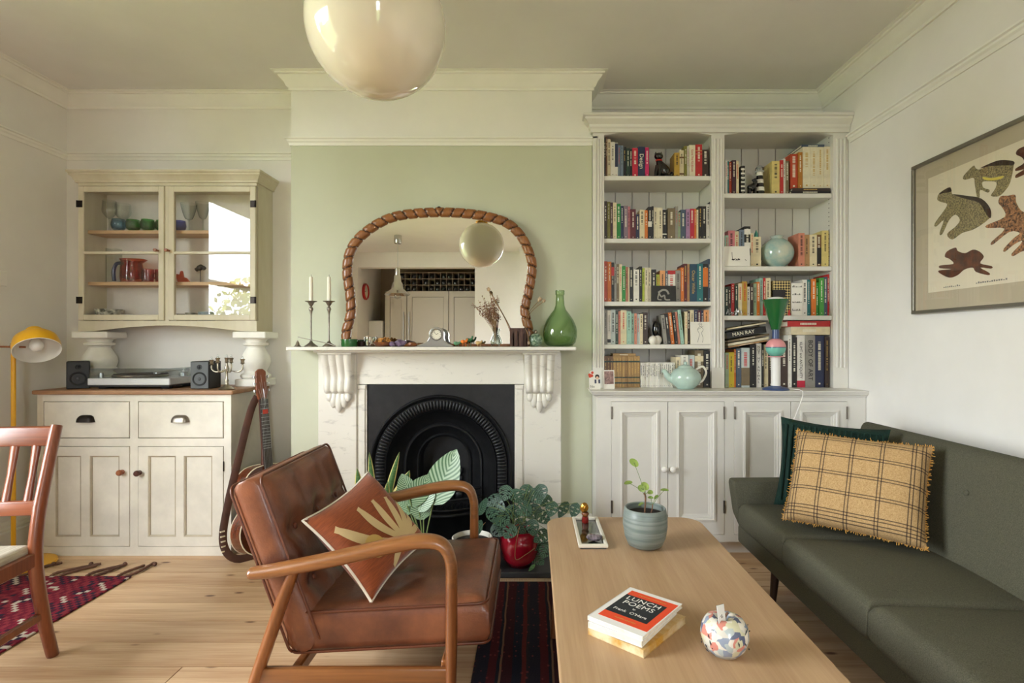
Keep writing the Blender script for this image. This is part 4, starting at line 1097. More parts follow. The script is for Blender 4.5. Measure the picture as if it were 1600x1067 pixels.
# green pierced ball
x, D = wx(837, 3.1), 3.095
t = thing('pierced_ball', 'small green and white pierced ceramic ball with a metal stopper', 'ornament', (x, D, ZM))
b = new(); r = .04; lathe(b, [(.012, .001)] + [(r * math.sin(a), .038 - r * math.cos(a) * .95) for a in [PI * k / 16 for k in range(2, 16)]] + [(.004, .076)], x, D, ZM, n=32); obj('body', b, mat('ball_glaze', (176, 196, 172), .3, col2=(44, 86, 62), vscale=70), t, smooth=60)
b = new(); lathe(b, [(.009, .074), (.011, .078), (.011, .086), (.006, .089), (.007, .094), (0, .096)], x, D, ZM, n=16); obj('stopper', b, 'old_silver', t, smooth=50)
# green demijohn
x, D = wx(875, 3.13), 3.135
glass('bottle_green', (224, 240, 212), (66, 120, 70), gain=1.5)
t = thing('demijohn', 'big round green glass demijohn at the right end of the mantelpiece', 'bottle', (x, D, ZM))
pr = [(0, .006), (.05, .001), (.075, .006), (.09, .025), (.098, .06), (.099, .085), (.093, .115), (.078, .15), (.055, .185), (.035, .21), (.026, .235), (.0235, .27), (.022, .292), (.026, .295), (.027, .302), (.025, .306), (.027, .311), (.026, .32), (.02, .322)]
b = new(); lathe(b, pr, x, D, ZM, n=48); obj('bottle_body', b, 'bottle_green', t, smooth=60)
# ================================================================== built-in bookcase in the right alcove
BF = 3.05                       # front of the base cupboards
UF = 3.22                       # front of the open shelves
bx0, bx1 = BX1 + .002, XR - .003
ZT = .923                       # counter top
bc = thing('bookcase', 'white built-in bookcase with open shelves above four panelled cupboard doors', 'bookcase', ((bx0 + bx1) / 2, 3.3, 0))
J = 'joinery_white'
yb_ = YB - .002
b = new(); box(b, bx0, bx1, BF + .02, yb_, .085, ZT - .03); obj('base_carcass', b, J, bc)
b = new(); box(b, bx0 + .03, bx1, BF + .07, yb_, 0, .0845); obj('plinth', b, J, bc)
b = new(); xd = [wx(q, BF) for q in (955, 1043.5, 1132, 1147, 1235.5, 1324)]
zb0, zb1 = .125, wz(627, BF)
box(b, bx0, xd[0], BF, BF + .0199, .085, ZT - .03); box(b, xd[2], xd[3], BF, BF + .0199, .085, ZT - .03); box(b, xd[5], bx1, BF, BF + .0199, .085, ZT - .03)
for xa, xb in ((xd[0], xd[2]), (xd[3], xd[5])):
    box(b, xa, xb, BF, BF + .0199, .085, zb0); box(b, xa, xb, BF, BF + .0199, zb1, ZT - .03)
obj('face_frame', b, J, bc)
ctop = [(0, 0), (.008, 0), (.012, .008), (.02, .012), (.024, .022), (.03, .03), (.03, .034), (0, .034)]
b = new(); sweep(b, ctop, [(bx0, YC - .002, ZT - .034), (bx0, BF, ZT - .034), (bx1, BF, ZT - .034)]); box(b, bx0, bx1, BF, yb_, ZT - .03, ZT); obj('counter', b, J, bc, smooth=30)
def cup_door(xa, xb, knobx, hx):
    yf = BF
    za, zb = zb0 + .002, zb1 - .002
    w = xb - xa; sx = .062; pz0, pz1 = za + .085, zb - .06; p0, p1 = xa + sx, xb - sx
    b = new()
    box(b, xa + .0015, p0, yf - .002, yf + .018, za, zb, bev=.001); box(b, p1, xb - .0015, yf - .002, yf + .018, za, zb, bev=.001)
    box(b, p0 - .001, p1 + .001, yf - .002, yf + .018, za, pz0); box(b, p0 - .001, p1 + .001, yf - .002, yf + .018, pz1, zb)
    d = obj('door', b, J, bc)
    b = new(); box(b, p0, p1, yf + .008, yf + .014, pz0, pz1); obj('panel', b, J, d)
    b = new(); pr = [(-.012, -.002), (-.012, -.007), (-.002, -.009), (.003, -.003), (.012, -.001), (.014, .004), (.024, .006), (.026, .008), (0, .008)]
    t_ = bmesh.new(); rings = []
    for (x_, z_), (ax, az) in zip(((p0, pz0), (p1, pz0), (p1, pz1), (p0, pz1)), ((1, 1), (-1, 1), (-1, -1), (1, -1))):
        rings.append([t_.verts.new((x_ + ax * o, yf + h, z_ + az * o)) for o, h in pr])
    for q in range(4):
        A, B = rings[q], rings[(q + 1) % 4]
        for k in range(len(pr)): t_.faces.new((A[k], A[(k + 1) % len(pr)], B[(k + 1) % len(pr)], B[k]))
    bmesh.ops.recalc_face_normals(t_, faces=t_.faces); merge(b, t_); obj('panel_moulding', b, J, d)
    b = new(); lathe(b, [(0, -.034), (.012, -.033), (.0175, -.026), (.0175, -.019), (.01, -.01), (.008, -.003), (.012, 0)], n=22, M=Matrix.Translation((knobx, yf - .002, wz(732, BF))) @ Matrix.Rotation(-PI / 2, 4, 'X')); obj('knob', b, 'trim_white', d, smooth=60)
    for zz in (.28, .8):
        b = new(); tube(b, [(hx, yf - .003, zz - .035), (hx, yf - .003, zz + .035)], .005, n=8); obj('hinge', b, 'iron_pewter', d, smooth=60)
cup_door(xd[0], xd[1], xd[1] - .024, xd[0] + .003); cup_door(xd[1], xd[2], xd[1] + .024, xd[2] - .003)
cup_door(xd[3], xd[4], xd[4] - .024, xd[3] + .003); cup_door(xd[4], xd[5], xd[4] + .024, xd[5] - .003)
# upper case
u = [bx0 + .006] + [wx(q, UF) for q in (944, 1112, 1132, 1302)] + [bx1]
zc0 = 2.42
def pil(xa, xb):
    b = new(); box(b, xa, xb, UF, UF + .03, ZT + .0005, zc0); o = obj('pilaster', b, J, bc)
    n = 3; w = (xb - xa)
    for k in range(n):
        b = new(); xx = xa + w * (.25 + .25 * k); tube(b, [(xx, UF - .001, ZT + .12), (xx, UF - .001, zc0 - .04)], w * .085, n=8); obj('reed', b, J, o, smooth=60)
pil(u[0] - .006, u[1]); pil(u[2], u[3]); pil(u[4], u[5])
for xa, xb in ((u[0], u[1] - .001), (u[2] + .012, u[3] - .012), (u[4] + .001, u[5])):
    b = new(); box(b, xa, xb, UF + .03, yb_, ZT + .0005, zc0); obj('upright', b, J, bc)
b = new(); box(b, u[0], u[5], UF + .03, yb_, zc0, zc0 + .02); obj('roof_board', b, J, bc)
# tongue-and-groove back boards, one by one
for xa, xb in ((u[1], u[2] + .012), (u[3] - .012, u[4])):
    n = 6; w = (xb - xa) / n
    for k in range(n):
        b = new(); box(b, xa + w * k + .0018, xa + w * (k + 1) - .0018, yb_ - .012, yb_ - .0005, ZT + .0005, zc0, bev=.002); obj('back_board', b, J, bc)
# arched heads
for xa, xb in ((u[1], u[2]), (u[3], u[4])):
    n = 16; top = 2.47; zed, zmid = wz(211, UF), wz(202, UF)
    poly = [(xa, top)] + [(xa + (xb - xa) * k / n, zed + (zmid - zed) * math.sin(PI * k / n)) for k in range(n + 1)] + [(xb, top)]
    b = new(); prism(b, poly, UF + .002, UF + .028, 'XZ'); obj('arched_head', b, J, bc)
corn2 = [(0, 0), (.01, 0), (.012, .02), (.02, .028), (.022, .042), (.045, .066), (.047, .078), (.058, .082), (.058, .096), (0, .096)]
b = new(); box(b, u[0] - .006, u[5], UF - .004, yb_, zc0 + .0005, zc0 + .05); sweep(b, corn2, [(u[0] - .008, YC - .002, zc0 - .005), (u[0] - .008, UF - .004, zc0 - .005), (u[5], UF - .004, zc0 - .005)]); obj('cornice', b, J, bc, smooth=30)
SH = {}
def shelf(bay, key, py):
    xa, xb = ((u[1], u[2] + .011), (u[3] - .011, u[4]))[bay]
    z = wz(py, UF + .012); SH[(bay, key)] = z
    b = new(); box(b, xa + .0005, xb - .0005, UF + .012, yb_ - .0125, z - .026, z, bev=.003); s = obj('shelf', b, J, bc)
    return s
for key, py in ((1, 274.7), (2, 372.6), (3, 471), (4, 538)): shelf(0, key, py)
for key, py in ((1, 302), (2, 416), (3, 493)): shelf(1, key, py)
SH[(0, 5)] = ZT; SH[(1, 4)] = ZT
# peg holes up the right upright
b = new()
for k in range(56): box(b, u[4] - .0012, u[4] + .0004, UF + .045, UF + .05, ZT + .1 + k * .026, ZT + .105 + k * .026)
obj('peg_holes', b, 'gap_dark', bc)

# ================================================================== books
mat('paper', (228, 220, 200), .8, var=.06, vscale=60, stretch=(1, 1, 1))
COLS = {'black': (30, 28, 28), 'dbrown': (58, 42, 36), 'brown': (112, 78, 48), 'cream': (222, 208, 172), 'white': (228, 224, 214), 'ivory': (226, 216, 188), 'navy': (36, 44, 78), 'greyblue': (112, 126, 142), 'slate': (74, 88, 106), 'dgreen': (34, 58, 46), 'crimson': (192, 34, 62), 'magenta': (196, 30, 96), 'mustard': (186, 148, 56), 'olive': (120, 116, 42), 'red': (184, 36, 36), 'orange': (214, 116, 36), 'plum': (70, 36, 52), 'green': (32, 132, 50), 'mauve': (128, 108, 122), 'pink': (214, 130, 140), 'maroon': (92, 28, 40), 'taupe': (120, 104, 78), 'sage': (150, 168, 136), 'lilac': (168, 128, 166), 'grey': (146, 142, 134), 'lime': (172, 186, 60), 'peach': (222, 158, 104), 'teal': (30, 112, 116), 'mint': (158, 196, 178), 'tan': (178, 138, 92), 'salmon': (206, 132, 108), 'yellow': (214, 190, 44), 'pale': (190, 200, 196), 'petrol': (30, 70, 92), 'ochre': (178, 118, 40), 'leather': (168, 132, 78), 'bgreen': (70, 150, 60), 'rust': (184, 68, 36), 'paleyellow': (216, 196, 124)}
NAMES = {'dbrown': 'dark brown', 'greyblue': 'grey blue', 'dgreen': 'dark green', 'pale': 'pale grey', 'bgreen': 'bright green', 'petrol': 'petrol blue', 'paleyellow': 'pale yellow', 'leather': 'tan and green leather'}
ORD = ['first', 'second', 'third', 'fourth', 'fifth', 'sixth', 'seventh', 'eighth', 'ninth', 'tenth', 'eleventh', 'twelfth', 'thirteenth', 'fourteenth', 'fifteenth', 'sixteenth', 'seventeenth', 'eighteenth', 'nineteenth', 'twentieth'] + ['twenty-' + w for w in ('first', 'second', 'third', 'fourth', 'fifth', 'sixth', 'seventh', 'eighth', 'ninth')] + ['thirtieth'] + ['thirty-' + w for w in ('first', 'second', 'third', 'fourth', 'fifth', 'sixth', 'seventh', 'eighth', 'ninth')] + ['fortieth']
LEV = {0: {1: 'top', 2: 'second', 3: 'third', 4: 'fourth', 5: 'bottom'}, 1: {1: 'top', 2: 'second', 3: 'third', 4: 'bottom'}}
for k_, c_ in COLS.items(): mat('cover_' + k_, c_, .45, var=.06, vscale=20)
mat('print_light', (232, 226, 206), .5); mat('print_dark', (34, 30, 30), .5); mat('print_red', (196, 44, 40), .5); mat('print_gold', (196, 160, 84), .4)
def book(w, h, d, col, seed, marks=True, title=None, tm=None, band=None):
    """upright book in local coordinates: spine faces -Y, stands on z=0, w thick. Root mesh is the cover."""
    rnd = random.Random(seed)
    b = new(); t = min(.0022, w * .14)
    box(b, -w / 2, w / 2, 0, .0025, 0, h)                         # spine
    box(b, -w / 2, -w / 2 + t, .0025, d, 0, h); box(b, w / 2 - t, w / 2, .0025, d, 0, h)
    c = obj('book', b, 'cover_' + col)
    b = new(); box(b, -w / 2 + t, w / 2 - t, .0026, d - .003, .002, h - .003); obj('pages', b, 'paper', c, local=True)
    lum = sum(COLS[col])
    pm = tm or ('print_light' if lum < 380 else rnd.choice(['print_dark', 'print_dark', 'print_red']))
    if band:
        for z0, z1, bm_ in band:
            b = new(); box(b, -w / 2 - .0002, w / 2 + .0002, -.0006, .002, h * z0, h * z1); obj('spine_band', b, bm_, c, local=True)
    if title and title.startswith('|'):      # capitals stacked down the spine
        word = title[1:]; step = h * .86 / len(word)
        for k, ch in enumerate(word):
            if ch != ' ':
                b = text_bm(ch, min(step * 1.15, w * .95), Matrix.Translation((0, -.0007, h * .95 - step * (k + .5))) @ Matrix.Rotation(PI / 2, 4, 'X')); obj('spine_letter', b, pm, c, local=True)
    elif title:
        sz = min(w * .8, h * .85 / max(1, len(title)) * 1.55)
        b = text_bm(title, sz, Matrix.Translation((0, -.0007, h * .52)) @ Matrix.Rotation(PI / 2, 4, 'X') @ Matrix.Rotation(-PI / 2, 4, 'Z')); obj('spine_title', b, pm, c, local=True)
    elif marks and w > .008:
        b = new(); z = h * rnd.uniform(.86, .95); zend = h * rnd.uniform(.3, .55); lw = w * rnd.uniform(.1, .19)
        while z > zend:
            l = rnd.uniform(.002, .005); box(b, -lw, lw, -.0004, .0, z - l, z); z -= l + rnd.uniform(.0012, .0025)
            if rnd.random() < .18: z -= .006
        zz = h * .06
        box(b, -lw * .7, lw * .7, -.0005, .0, zz, zz + lw * 1.2)
        obj('spine_title', b, pm, c, local=True)['kind'] = 'stuff'
    return c
def row_of(bay, key, base, ox, oy, sc, items, counter):
    """items: (x0, x1, top, colour[, tilt degrees, options]) in enlarged picture units; spines stand on the shelf"""
    z = SH[(bay, key)]
    grp = 'books on the %s shelf of the %s bay' % (LEV[bay][key], ('left', 'right')[bay])
    DS = UF + .035
    end = -9e9
    for it in items:
        x0, x1, top, col = it[:4]; tilt_ = it[4] if len(it) > 4 else 0; opt = it[5] if len(it) > 5 else {}
        counter[0] += 1
        xa, xb = wx(ox + x0 / sc, DS), wx(ox + x1 / sc, DS)
        if not tilt_: xa = max(xa, end + .0004)
        w = max(.005, (xb - xa - .0006) * (.9 if tilt_ else 1)); h = max(.08, (base - top) / sc * DS / F)
        if tilt_: h /= math.cos(math.radians(tilt_))
        d = opt.get('d', min(.2, max(.11, h * .68)))
        rnd = random.Random(counter[0] * 7 + bay)
        c = book(w, h, d, col, counter[0] + bay * 100, title=opt.get('title'), tm=opt.get('tm'), band=opt.get('band'))
        c.location = ((xa + xb) / 2, DS + rnd.uniform(0, .012) - opt.get('fwd', 0), z + .0005 + opt.get('lift', 0))
        if tilt_:
            c.rotation_euler = (0, math.radians(tilt_), 0)
            c.location.z += abs(math.sin(math.radians(tilt_))) * w / 2
        else: end = (xa + xb) / 2 + w / 2
        nm = NAMES.get(col, col); th = 'thin ' if w < .014 else ('thick ' if w > .032 else '')
        extra = opt.get('say', '')
        tag(c, '%s%s book%s, %s from left on %s shelf, %s bay' % (th, nm, extra, ORD[counter[0] - 1], LEV[bay][key], ('left', 'right')[bay]), 'book', grp)
s4 = 4.445
C_ = [0]
row_of(0, 1, 508, 920, 160, s4, [(106, 118, 235, 'black'), (118, 130, 230, 'brown'), (130, 152, 245, 'cream'), (152, 182, 265, 'white'), (182, 203, 268, 'white', 0, {'band': [(.3, .98, 'cover_navy')]}), (203, 220, 285, 'greyblue'), (220, 240, 290, 'greyblue'), (240, 262, 295, 'black', 0, {'tm': 'print_gold'}), (262, 286, 305, 'dgreen'), (286, 304, 308, 'black'), (304, 343, 303, 'crimson'), (343, 392, 293, 'navy', 0, {'title': 'Design', 'tm': 'print_light', 'say': ' titled Design'}), (392, 418, 303, 'magenta')], C_)
row_of(0, 1, 508, 920, 160, s4, [(596, 632, 338, 'mustard'), (633, 664, 318, 'cream', 0, {'band': [(.1, .16, 'cover_brown'), (.7, .76, 'cover_brown')]}), (665, 685, 290, 'olive'), (686, 699, 290, 'white'), (700, 742, 283, 'ivory', 0, {'tm': 'print_red', 'title': 'Gone The Go Drum'}), (743, 790, 280, 'red', 0, {'band': [(.7, .715, 'print_gold'), (.8, .815, 'print_gold')]}), (791, 836, 315, 'dbrown')], C_)
C_ = [0]
row_of(0, 2, 945, 920, 160, s4, [(106, 128, 680, 'dbrown'), (128, 150, 685, 'olive'), (150, 168, 690, 'plum'), (168, 194, 690, 'cream'), (194, 223, 697, 'green'), (223, 243, 712, 'navy'), (243, 272, 712, 'mauve'), (272, 290, 715, 'pink'), (290, 328, 735, 'maroon'), (328, 355, 770, 'navy'), (355, 390, 738, 'cream'), (390, 412, 742, 'orange'), (412, 438, 720, 'black', 0, {'band': [(.38, .55, 'cover_white')]}), (438, 452, 715, 'black'), (452, 482, 722, 'ivory'), (482, 514, 725, 'ivory'), (514, 545, 738, 'black', 0, {'band': [(.16, .2, 'cover_white')]}), (550, 602, 728, 'taupe'), (602, 622, 715, 'grey'), (622, 640, 755, 'sage'), (640, 676, 738, 'slate'), (676, 704, 735, 'lilac'), (704, 735, 732, 'crimson'), (735, 750, 732, 'orange'), (750, 763, 740, 'cream'), (763, 790, 715, 'black', 0, {'tm': 'print_gold'}), (790, 818, 715, 'black'), (818, 846, 700, 'white'), (846, 852, 680, 'black')], C_)
C_ = [0]
row_of(0, 3, 403, 920, 380, s4, [(106, 130, 122, 'rust'), (130, 157, 125, 'orange'), (157, 177, 130, 'black', 0, {'band': [(.66, .88, 'cover_red')]}), (177, 193, 140, 'grey'), (193, 212, 140, 'taupe'), (212, 232, 142, 'cream'), (232, 256, 155, 'green'), (256, 275, 160, 'salmon'), (275, 284, 165, 'cream'), (284, 310, 160, 'black'), (312, 352, 178, 'white'), (352, 373, 157, 'black'), (373, 388, 170, 'lime'), (388, 412, 165, 'ivory'), (412, 436, 165, 'ivory'), (436, 470, 178, 'black'), (470, 495, 212, 'lime'), (495, 533, 185, 'peach'), (533, 550, 188, 'slate'), (550, 604, 185, 'white', 0, {'band': [(.88, 1.0, 'cover_red')]}), (604, 640, 185, 'grey'), (640, 662, 165, 'orange'), (662, 685, 138, 'maroon', 0, {'tm': 'print_gold'}), (685, 703, 140, 'tan'), (703, 753, 140, 'petrol', 0, {'title': 'Oscar Wilde', 'tm': 'print_gold', 'say': ' titled Oscar Wilde'}), (753, 795, 138, 'teal'), (795, 830, 140, 'black', 0, {'band': [(.4, .9, 'cover_orange')]}), (830, 853, 105, 'slate')], C_)
C_ = [0]
row_of(0, 4, 700, 920, 380, s4, [(107, 130, 462, 'grey'), (130, 153, 465, 'white', 0, {'band': [(.05, .15, 'cover_black')]}), (153, 185, 460, 'pale'), (185, 205, 465, 'dgreen'), (205, 222, 470, 'salmon'), (222, 264, 463, 'cream'), (264, 295, 472, 'mint'), (295, 318, 485, 'mint'), (318, 335, 485, 'salmon'), (335, 357, 490, 'pale'), (357, 378, 488, 'cream'), (378, 412, 478, 'dbrown')], C_)
row_of(0, 4, 700, 920, 380, s4, [(520, 548, 497, 'grey', -6), (548, 573, 487, 'black', -6), (573, 601, 480, 'orange', -6), (601, 623, 480, 'black', -6), (623, 641, 475, 'salmon', -6), (641, 667, 462, 'mint', -6), (668, 688, 472, 'cream'), (688, 706, 470, 'dbrown'), (706, 733, 462, 'cream'), (733, 757, 462, 'navy'), (757, 782, 465, 'maroon'), (782, 800, 465, 'navy'), (800, 836, 462, 'peach'), (836, 852, 450, 'white')], C_)
C_ = [0]
lb = [(.12, .17, 'cover_dgreen'), (.3, .34, 'cover_dgreen'), (.8, .85, 'cover_dgreen')]
row_of(0, 5, 1000, 920, 380, s4, [(107 + k * 20.8, 107 + (k + 1) * 20.8, 782, 'brown' if k < 3 else 'leather', 0, {'band': lb, 'tm': 'print_gold'}) for k in range(12)] + [(360 + k * 13.4, 360 + (k + 1) * 13.4, 827, 'white', 0, {'tm': 'print_dark'}) for k in range(18)] + [(606, 640, 790, 'cream'), (640, 690, 776, 'white'), (690, 738, 776, 'pale'), (740, 800, 742, 'taupe', 0, {'band': [(.7, .85, 'cover_cream')]}), (800, 845, 745, 'black')], C_)
s5 = 4.448
C_ = [0]
row_of(1, 1, 628, 1110, 160, s5, [(104, 120, 390, 'white'), (120, 135, 395, 'teal'), (135, 152, 398, 'rust'), (152, 182, 388, 'plum'), (182, 200, 395, 'cream'), (213, 240, 430, 'black', 0, {'band': [(.1, .16, 'cover_white'), (.25, .31, 'cover_white'), (.4, .46, 'cover_white'), (.55, .61, 'cover_white'), (.7, .76, 'cover_white'), (.85, .91, 'cover_white')], 'say': ' with zigzags'})], C_)
row_of(1, 1, 628, 1110, 160, s5, [(430, 485, 395, 'paleyellow'), (485, 508, 390, 'red'), (508, 525, 378, 'white'), (525, 548, 395, 'taupe')], C_)
LF = .0345
row_of(1, 1, 628 - 45, 1110, 160, s5, [(560, 612, 340, 'rust', 0, {'lift': LF}), (612, 642, 330, 'ochre', 0, {'lift': LF}), (644, 700, 292, 'ivory', 0, {'lift': LF, 'tm': 'print_gold'}), (700, 745, 292, 'ivory', 0, {'lift': LF, 'tm': 'print_gold'}), (745, 793, 292, 'ivory', 0, {'lift': LF, 'tm': 'print_gold'}), (793, 833, 292, 'ivory', 0, {'lift': LF, 'tm': 'print_gold'})], C_)
C_ = [0]
row_of(1, 2, 1139, 1110, 160, s5, [(104, 127, 920, 'mint'), (127, 175, 885, 'pink'), (175, 203, 890, 'cream'), (203, 238, 880, 'greyblue'), (238, 280, 857, 'black', 0, {'band': [(.1, .28, 'cover_white'), (.45, .6, 'cover_white'), (.8, .93, 'cover_white')]}), (280, 300, 905, 'cream'), (300, 355, 930, 'cream')], C_)
row_of(1, 2, 1139, 1110, 160, s5, [(612, 655, 905, 'salmon'), (655, 692, 915, 'tan'), (692, 743, 915, 'cream'), (743, 777, 915, 'brown', 0, {'band': [(.1, .6, 'cover_black')]}), (777, 823, 887, 'paleyellow')], C_)
C_ = [0]
row_of(1, 3, 500, 1110, 380, s5, [(104, 126, 300, 'dgreen'), (126, 150, 295, 'dbrown'), (150, 172, 275, 'red'), (172, 196, 285, 'dgreen'), (196, 222, 275, 'cream'), (222, 256, 262, 'mustard'), (256, 277, 298, 'white'), (277, 300, 275, 'dbrown'), (300, 325, 275, 'sage'), (325, 345, 265, 'orange'), (345, 370, 237, 'mint'), (370, 385, 237, 'red'), (385, 422, 237, 'cream')], C_)
row_of(1, 3, 500, 1110, 380, s5, [(642, 675, 250, 'white'), (675, 702, 248, 'teal'), (702, 735, 245, 'orange'), (735, 757, 270, 'green'), (757, 790, 237, 'bgreen'), (790, 817, 230, 'slate'), (818, 829, 212, 'red')], C_)
C_ = [0]
row_of(1, 4, 1010, 1110, 380, s5, [(104, 130, 768, 'sage'), (130, 170, 765, 'yellow', 0, {'tm': 'print_dark'}), (170, 182, 745, 'orange'), (182, 217, 740, 'slate'), (217, 275, 735, 'pale', 0, {'band': [(.05, .5, 'cover_taupe')]}), (275, 320, 712, 'black'), (320, 357, 703, 'white', 0, {'title': '|NOT MY ANIMAL', 'tm': 'print_dark', 'say': ' titled Not My Animal'}), (357, 372, 712, 'black'), (372, 405, 712, 'cream'), (405, 435, 690, 'dbrown'), (435, 487, 690, 'black'), (487, 540, 685, 'dbrown'), (540, 568, 645, 'white'), (568, 605, 660, 'black'), (605, 662, 645, 'white', 0, {'title': 'KLIMT and ANTIQUITY', 'tm': 'print_dark', 'say': ' titled Klimt', 'band': [(.0, .13, 'cover_crimson')]}), (662, 728, 645, 'grey', 0, {'title': 'BODY OF ART', 'tm': 'print_dark', 'say': ' titled Body of Art'}), (728, 795, 650, 'navy', 0, {'tm': 'print_light'}), (795, 828, 658, 'dbrown', 0, {'tm': 'print_gold'})], C_)
# ---- books lying flat
def flat_book(x0, x1, z0, z1, y0, depth, col, label, title=None, tm='print_light', rot=0.0, pivot=None):
    """lying book, spine toward the room (-Y)"""
    w, t, hgt = x1 - x0, z1 - z0, depth
    b = new(); c_ = min(.002, t * .15)
    box(b, 0, w, 0, .0025, 0, t); box(b, 0, w, .0025, hgt, 0, c_); box(b, 0, w, .0025, hgt, t - c_, t)
    c = obj('book', b, 'cover_' + col); tag(c, label, 'book', 'books lying flat in the bookcase')
    b = new(); box(b, .003, w - .003, .0026, hgt - .003, c_, t - c_); obj('pages', b, 'paper', c, local=True)
    if title:
        b = text_bm(title, t * .8, Matrix.Translation((w * .42, -.0007, t * .5)) @ Matrix.Rotation(PI / 2, 4, 'X')); obj('spine_title', b, tm, c, local=True)
    else:
        b = new(); rnd = random.Random(int(w * 1e5)); xx = w * .3
        while xx < w * .65:
            l = rnd.uniform(.004, .008); box(b, xx, xx + l, -.0005, 0, t * .32, t * .68); xx += l + .002
        obj('spine_title', b, tm, c, local=True)['kind'] = 'stuff'
    c.location = (x0, y0, z0); c.rotation_euler = (0, rot, 0)
    return c
X5 = lambda q: wx(1110 + q / s5, UF + .03)
Z5 = lambda q, oy: wz(oy + q / s5, UF + .03)
z1_ = SH[(1, 1)]
flat_book(X5(556), X5(829), z1_ + .0005, z1_ + .017, UF + .02, .2, 'black', 'black book lying under the tall cream volumes, lower of two')
flat_book(X5(565), X5(828), z1_ + .0175, z1_ + .0335, UF + .022, .2, 'dbrown', 'dark book with an orange end lying under the tall cream volumes', tm='print_gold')
zt_ = SH[(1, 1)] + LF + (583 - 292) / s5 * (UF + .035) / F + .002
flat_book(X5(645), X5(805), zt_, zt_ + .016, UF + .05, .18, 'slate', 'dark grey book lying on top of the tall cream volumes')
z5 = ZT
zr = Z5(640, 380)
flat_book(X5(560), X5(832), Z5(636, 380), Z5(580, 380), UF + .03, .2, 'cream', 'thick cream book lying across the upright books at the bottom right')
flat_book(X5(535), X5(832), Z5(579.5, 380), Z5(541, 380), UF + .028, .2, 'red', 'red book lying on the thick cream book, bottom of the right bay')
# slanted pile with the black monograph
rot = math.radians(-9.5)
def slant(xq, yq, wq, tq, col, label, **k): return flat_book(X5(xq) + .012, X5(xq) + .012 + wq, Z5(yq, 380), Z5(yq, 380) + tq, UF + .03, .19, col, label, rot=rot, **k)
slant(110, 727, .235, .008, 'tan', 'thin tan book at the foot of the slanting pile')
slant(109, 714, .245, .014, 'ivory', 'ivory book second lowest in the slanting pile')
slant(107, 690, .25, .012, 'taupe', 'brown grey book under the black monograph in the slanting pile')
slant(104, 666, .235, .038, 'black', 'thick black book titled Man Ray in the slanting pile', title='MAN RAY')
slant(101, 603, .235, .008, 'cream', 'thin cream book on top of the slanting pile')
# small book lying on the leather set
zl = ZT + (1000 - 782) / s4 * (UF + .035) / F + .001
flat_book(wx(920 + 175 / s4, UF), wx(920 + 335 / s4, UF), zl + .0005, zl + .0145, UF + .04, .12, 'leather', 'small tan book lying on top of the leather set')
# ================================================================== ornaments in the bookcase
YO = UF + .06
XO = lambda q, ox=920, sc=s4: wx(ox + q / sc, YO)
mat('black_glaze', (16, 16, 17), .15, coat=.6); mat('white_glaze', (232, 228, 216), .2, coat=.5)
# black cat
z = SH[(0, 1)] + .0005; x = XO(500)
t = thing('cat_figurine', 'shiny black ceramic cat with a red collar on the top left shelf', 'figurine', (x, YO, z))
b = new(); tube(b, smooth_path([(x + .03, YO + .01, z + .022), (x + .012, YO, z + .05), (x - .006, YO, z + .085), (x - .012, YO, z + .105)], 5), [.022, .03, .036, .038, .037, .036, .034, .031, .028, .025, .023, .021, .019, .018, .017, .016], n=14)
tube(b, smooth_path([(x + .03, YO, z + .014), (x + .055, YO, z + .012), (x + .07, YO, z + .03)], 4), [.013] * 9, n=8)
tube(b, [(x - .022, YO - .012, z + .07), (x - .032, YO - .014, z + .03), (x - .034, YO - .018, z + .007)], [.014, .011, .01], n=8); tube(b, [(x - .01, YO - .018, z + .07), (x - .014, YO - .022, z + .03), (x - .016, YO - .026, z + .007)], [.014, .011, .01], n=8)
for v in b.verts: v.co.z = max(v.co.z, z)
obj('body', b, 'black_glaze', t, smooth=70)
b = new(); bmesh.ops.create_uvsphere(b, u_segments=16, v_segments=10, radius=.024, matrix=Matrix.Translation((x - .014, YO - .006, z + .128)) @ Matrix.Diagonal((1.1, 1, .9, 1)))
for s in (-1, 1):
    lathe(b, [(.008, 0), (.0, .017)], x - .014 + s * .016, YO - .002, z + .142, n=8)
hd = obj('head', b, 'black_glaze', t, smooth=60)
b = new(); lathe(b, [(.0185, 0), (.021, .003), (.0185, .007)], x - .012, YO - .002, z + .1, n=20); obj('collar', b, 'print_red', t, smooth=60)
# lighthouse and dark figurine
z = SH[(1, 1)] + .0005; x = XO(342, 1110, s5)
t = thing('lighthouse_model', 'black and white banded model lighthouse on the top right shelf', 'model', (x, YO, z))
hgt = (628 - 405) / s5 * YO / F
for k in range(6):
    z0, z1 = z + hgt * .72 * k / 6, z + hgt * .72 * (k + 1) / 6; r0, r1 = .03 - .013 * k / 6, .03 - .013 * (k + 1) / 6
    b = new(); lathe(b, [(0, z0), (r0, z0), (r1, z1), (0, z1)], x, YO, 0, n=20); obj('tower_band', b, 'black_glaze' if k % 2 == 0 else 'white_glaze', t, smooth=50)
zz = z + hgt * .72
b = new(); lathe(b, [(0, zz), (.026, zz), (.026, zz + .005), (.016, zz + .006), (.016, zz + .024), (.024, zz + .026), (.014, zz + .036), (.0, zz + .043)], x, YO, 0, n=20); obj('lantern_room', b, 'crock_grey', t, smooth=40)
b = new()
for k in range(10): a = k * PI / 5; tube(b, [(x + .025 * math.cos(a), YO + .025 * math.sin(a), zz + .005), (x + .025 * math.cos(a), YO + .025 * math.sin(a), zz + .016)], .001, n=4)
lathe(b, [(.024, zz + .016), (.026, zz + .0165), (.024, zz + .017)], x, YO, 0, n=20); obj('gallery_rail', b, 'black_glaze', t)
x2 = XO(282, 1110, s5)
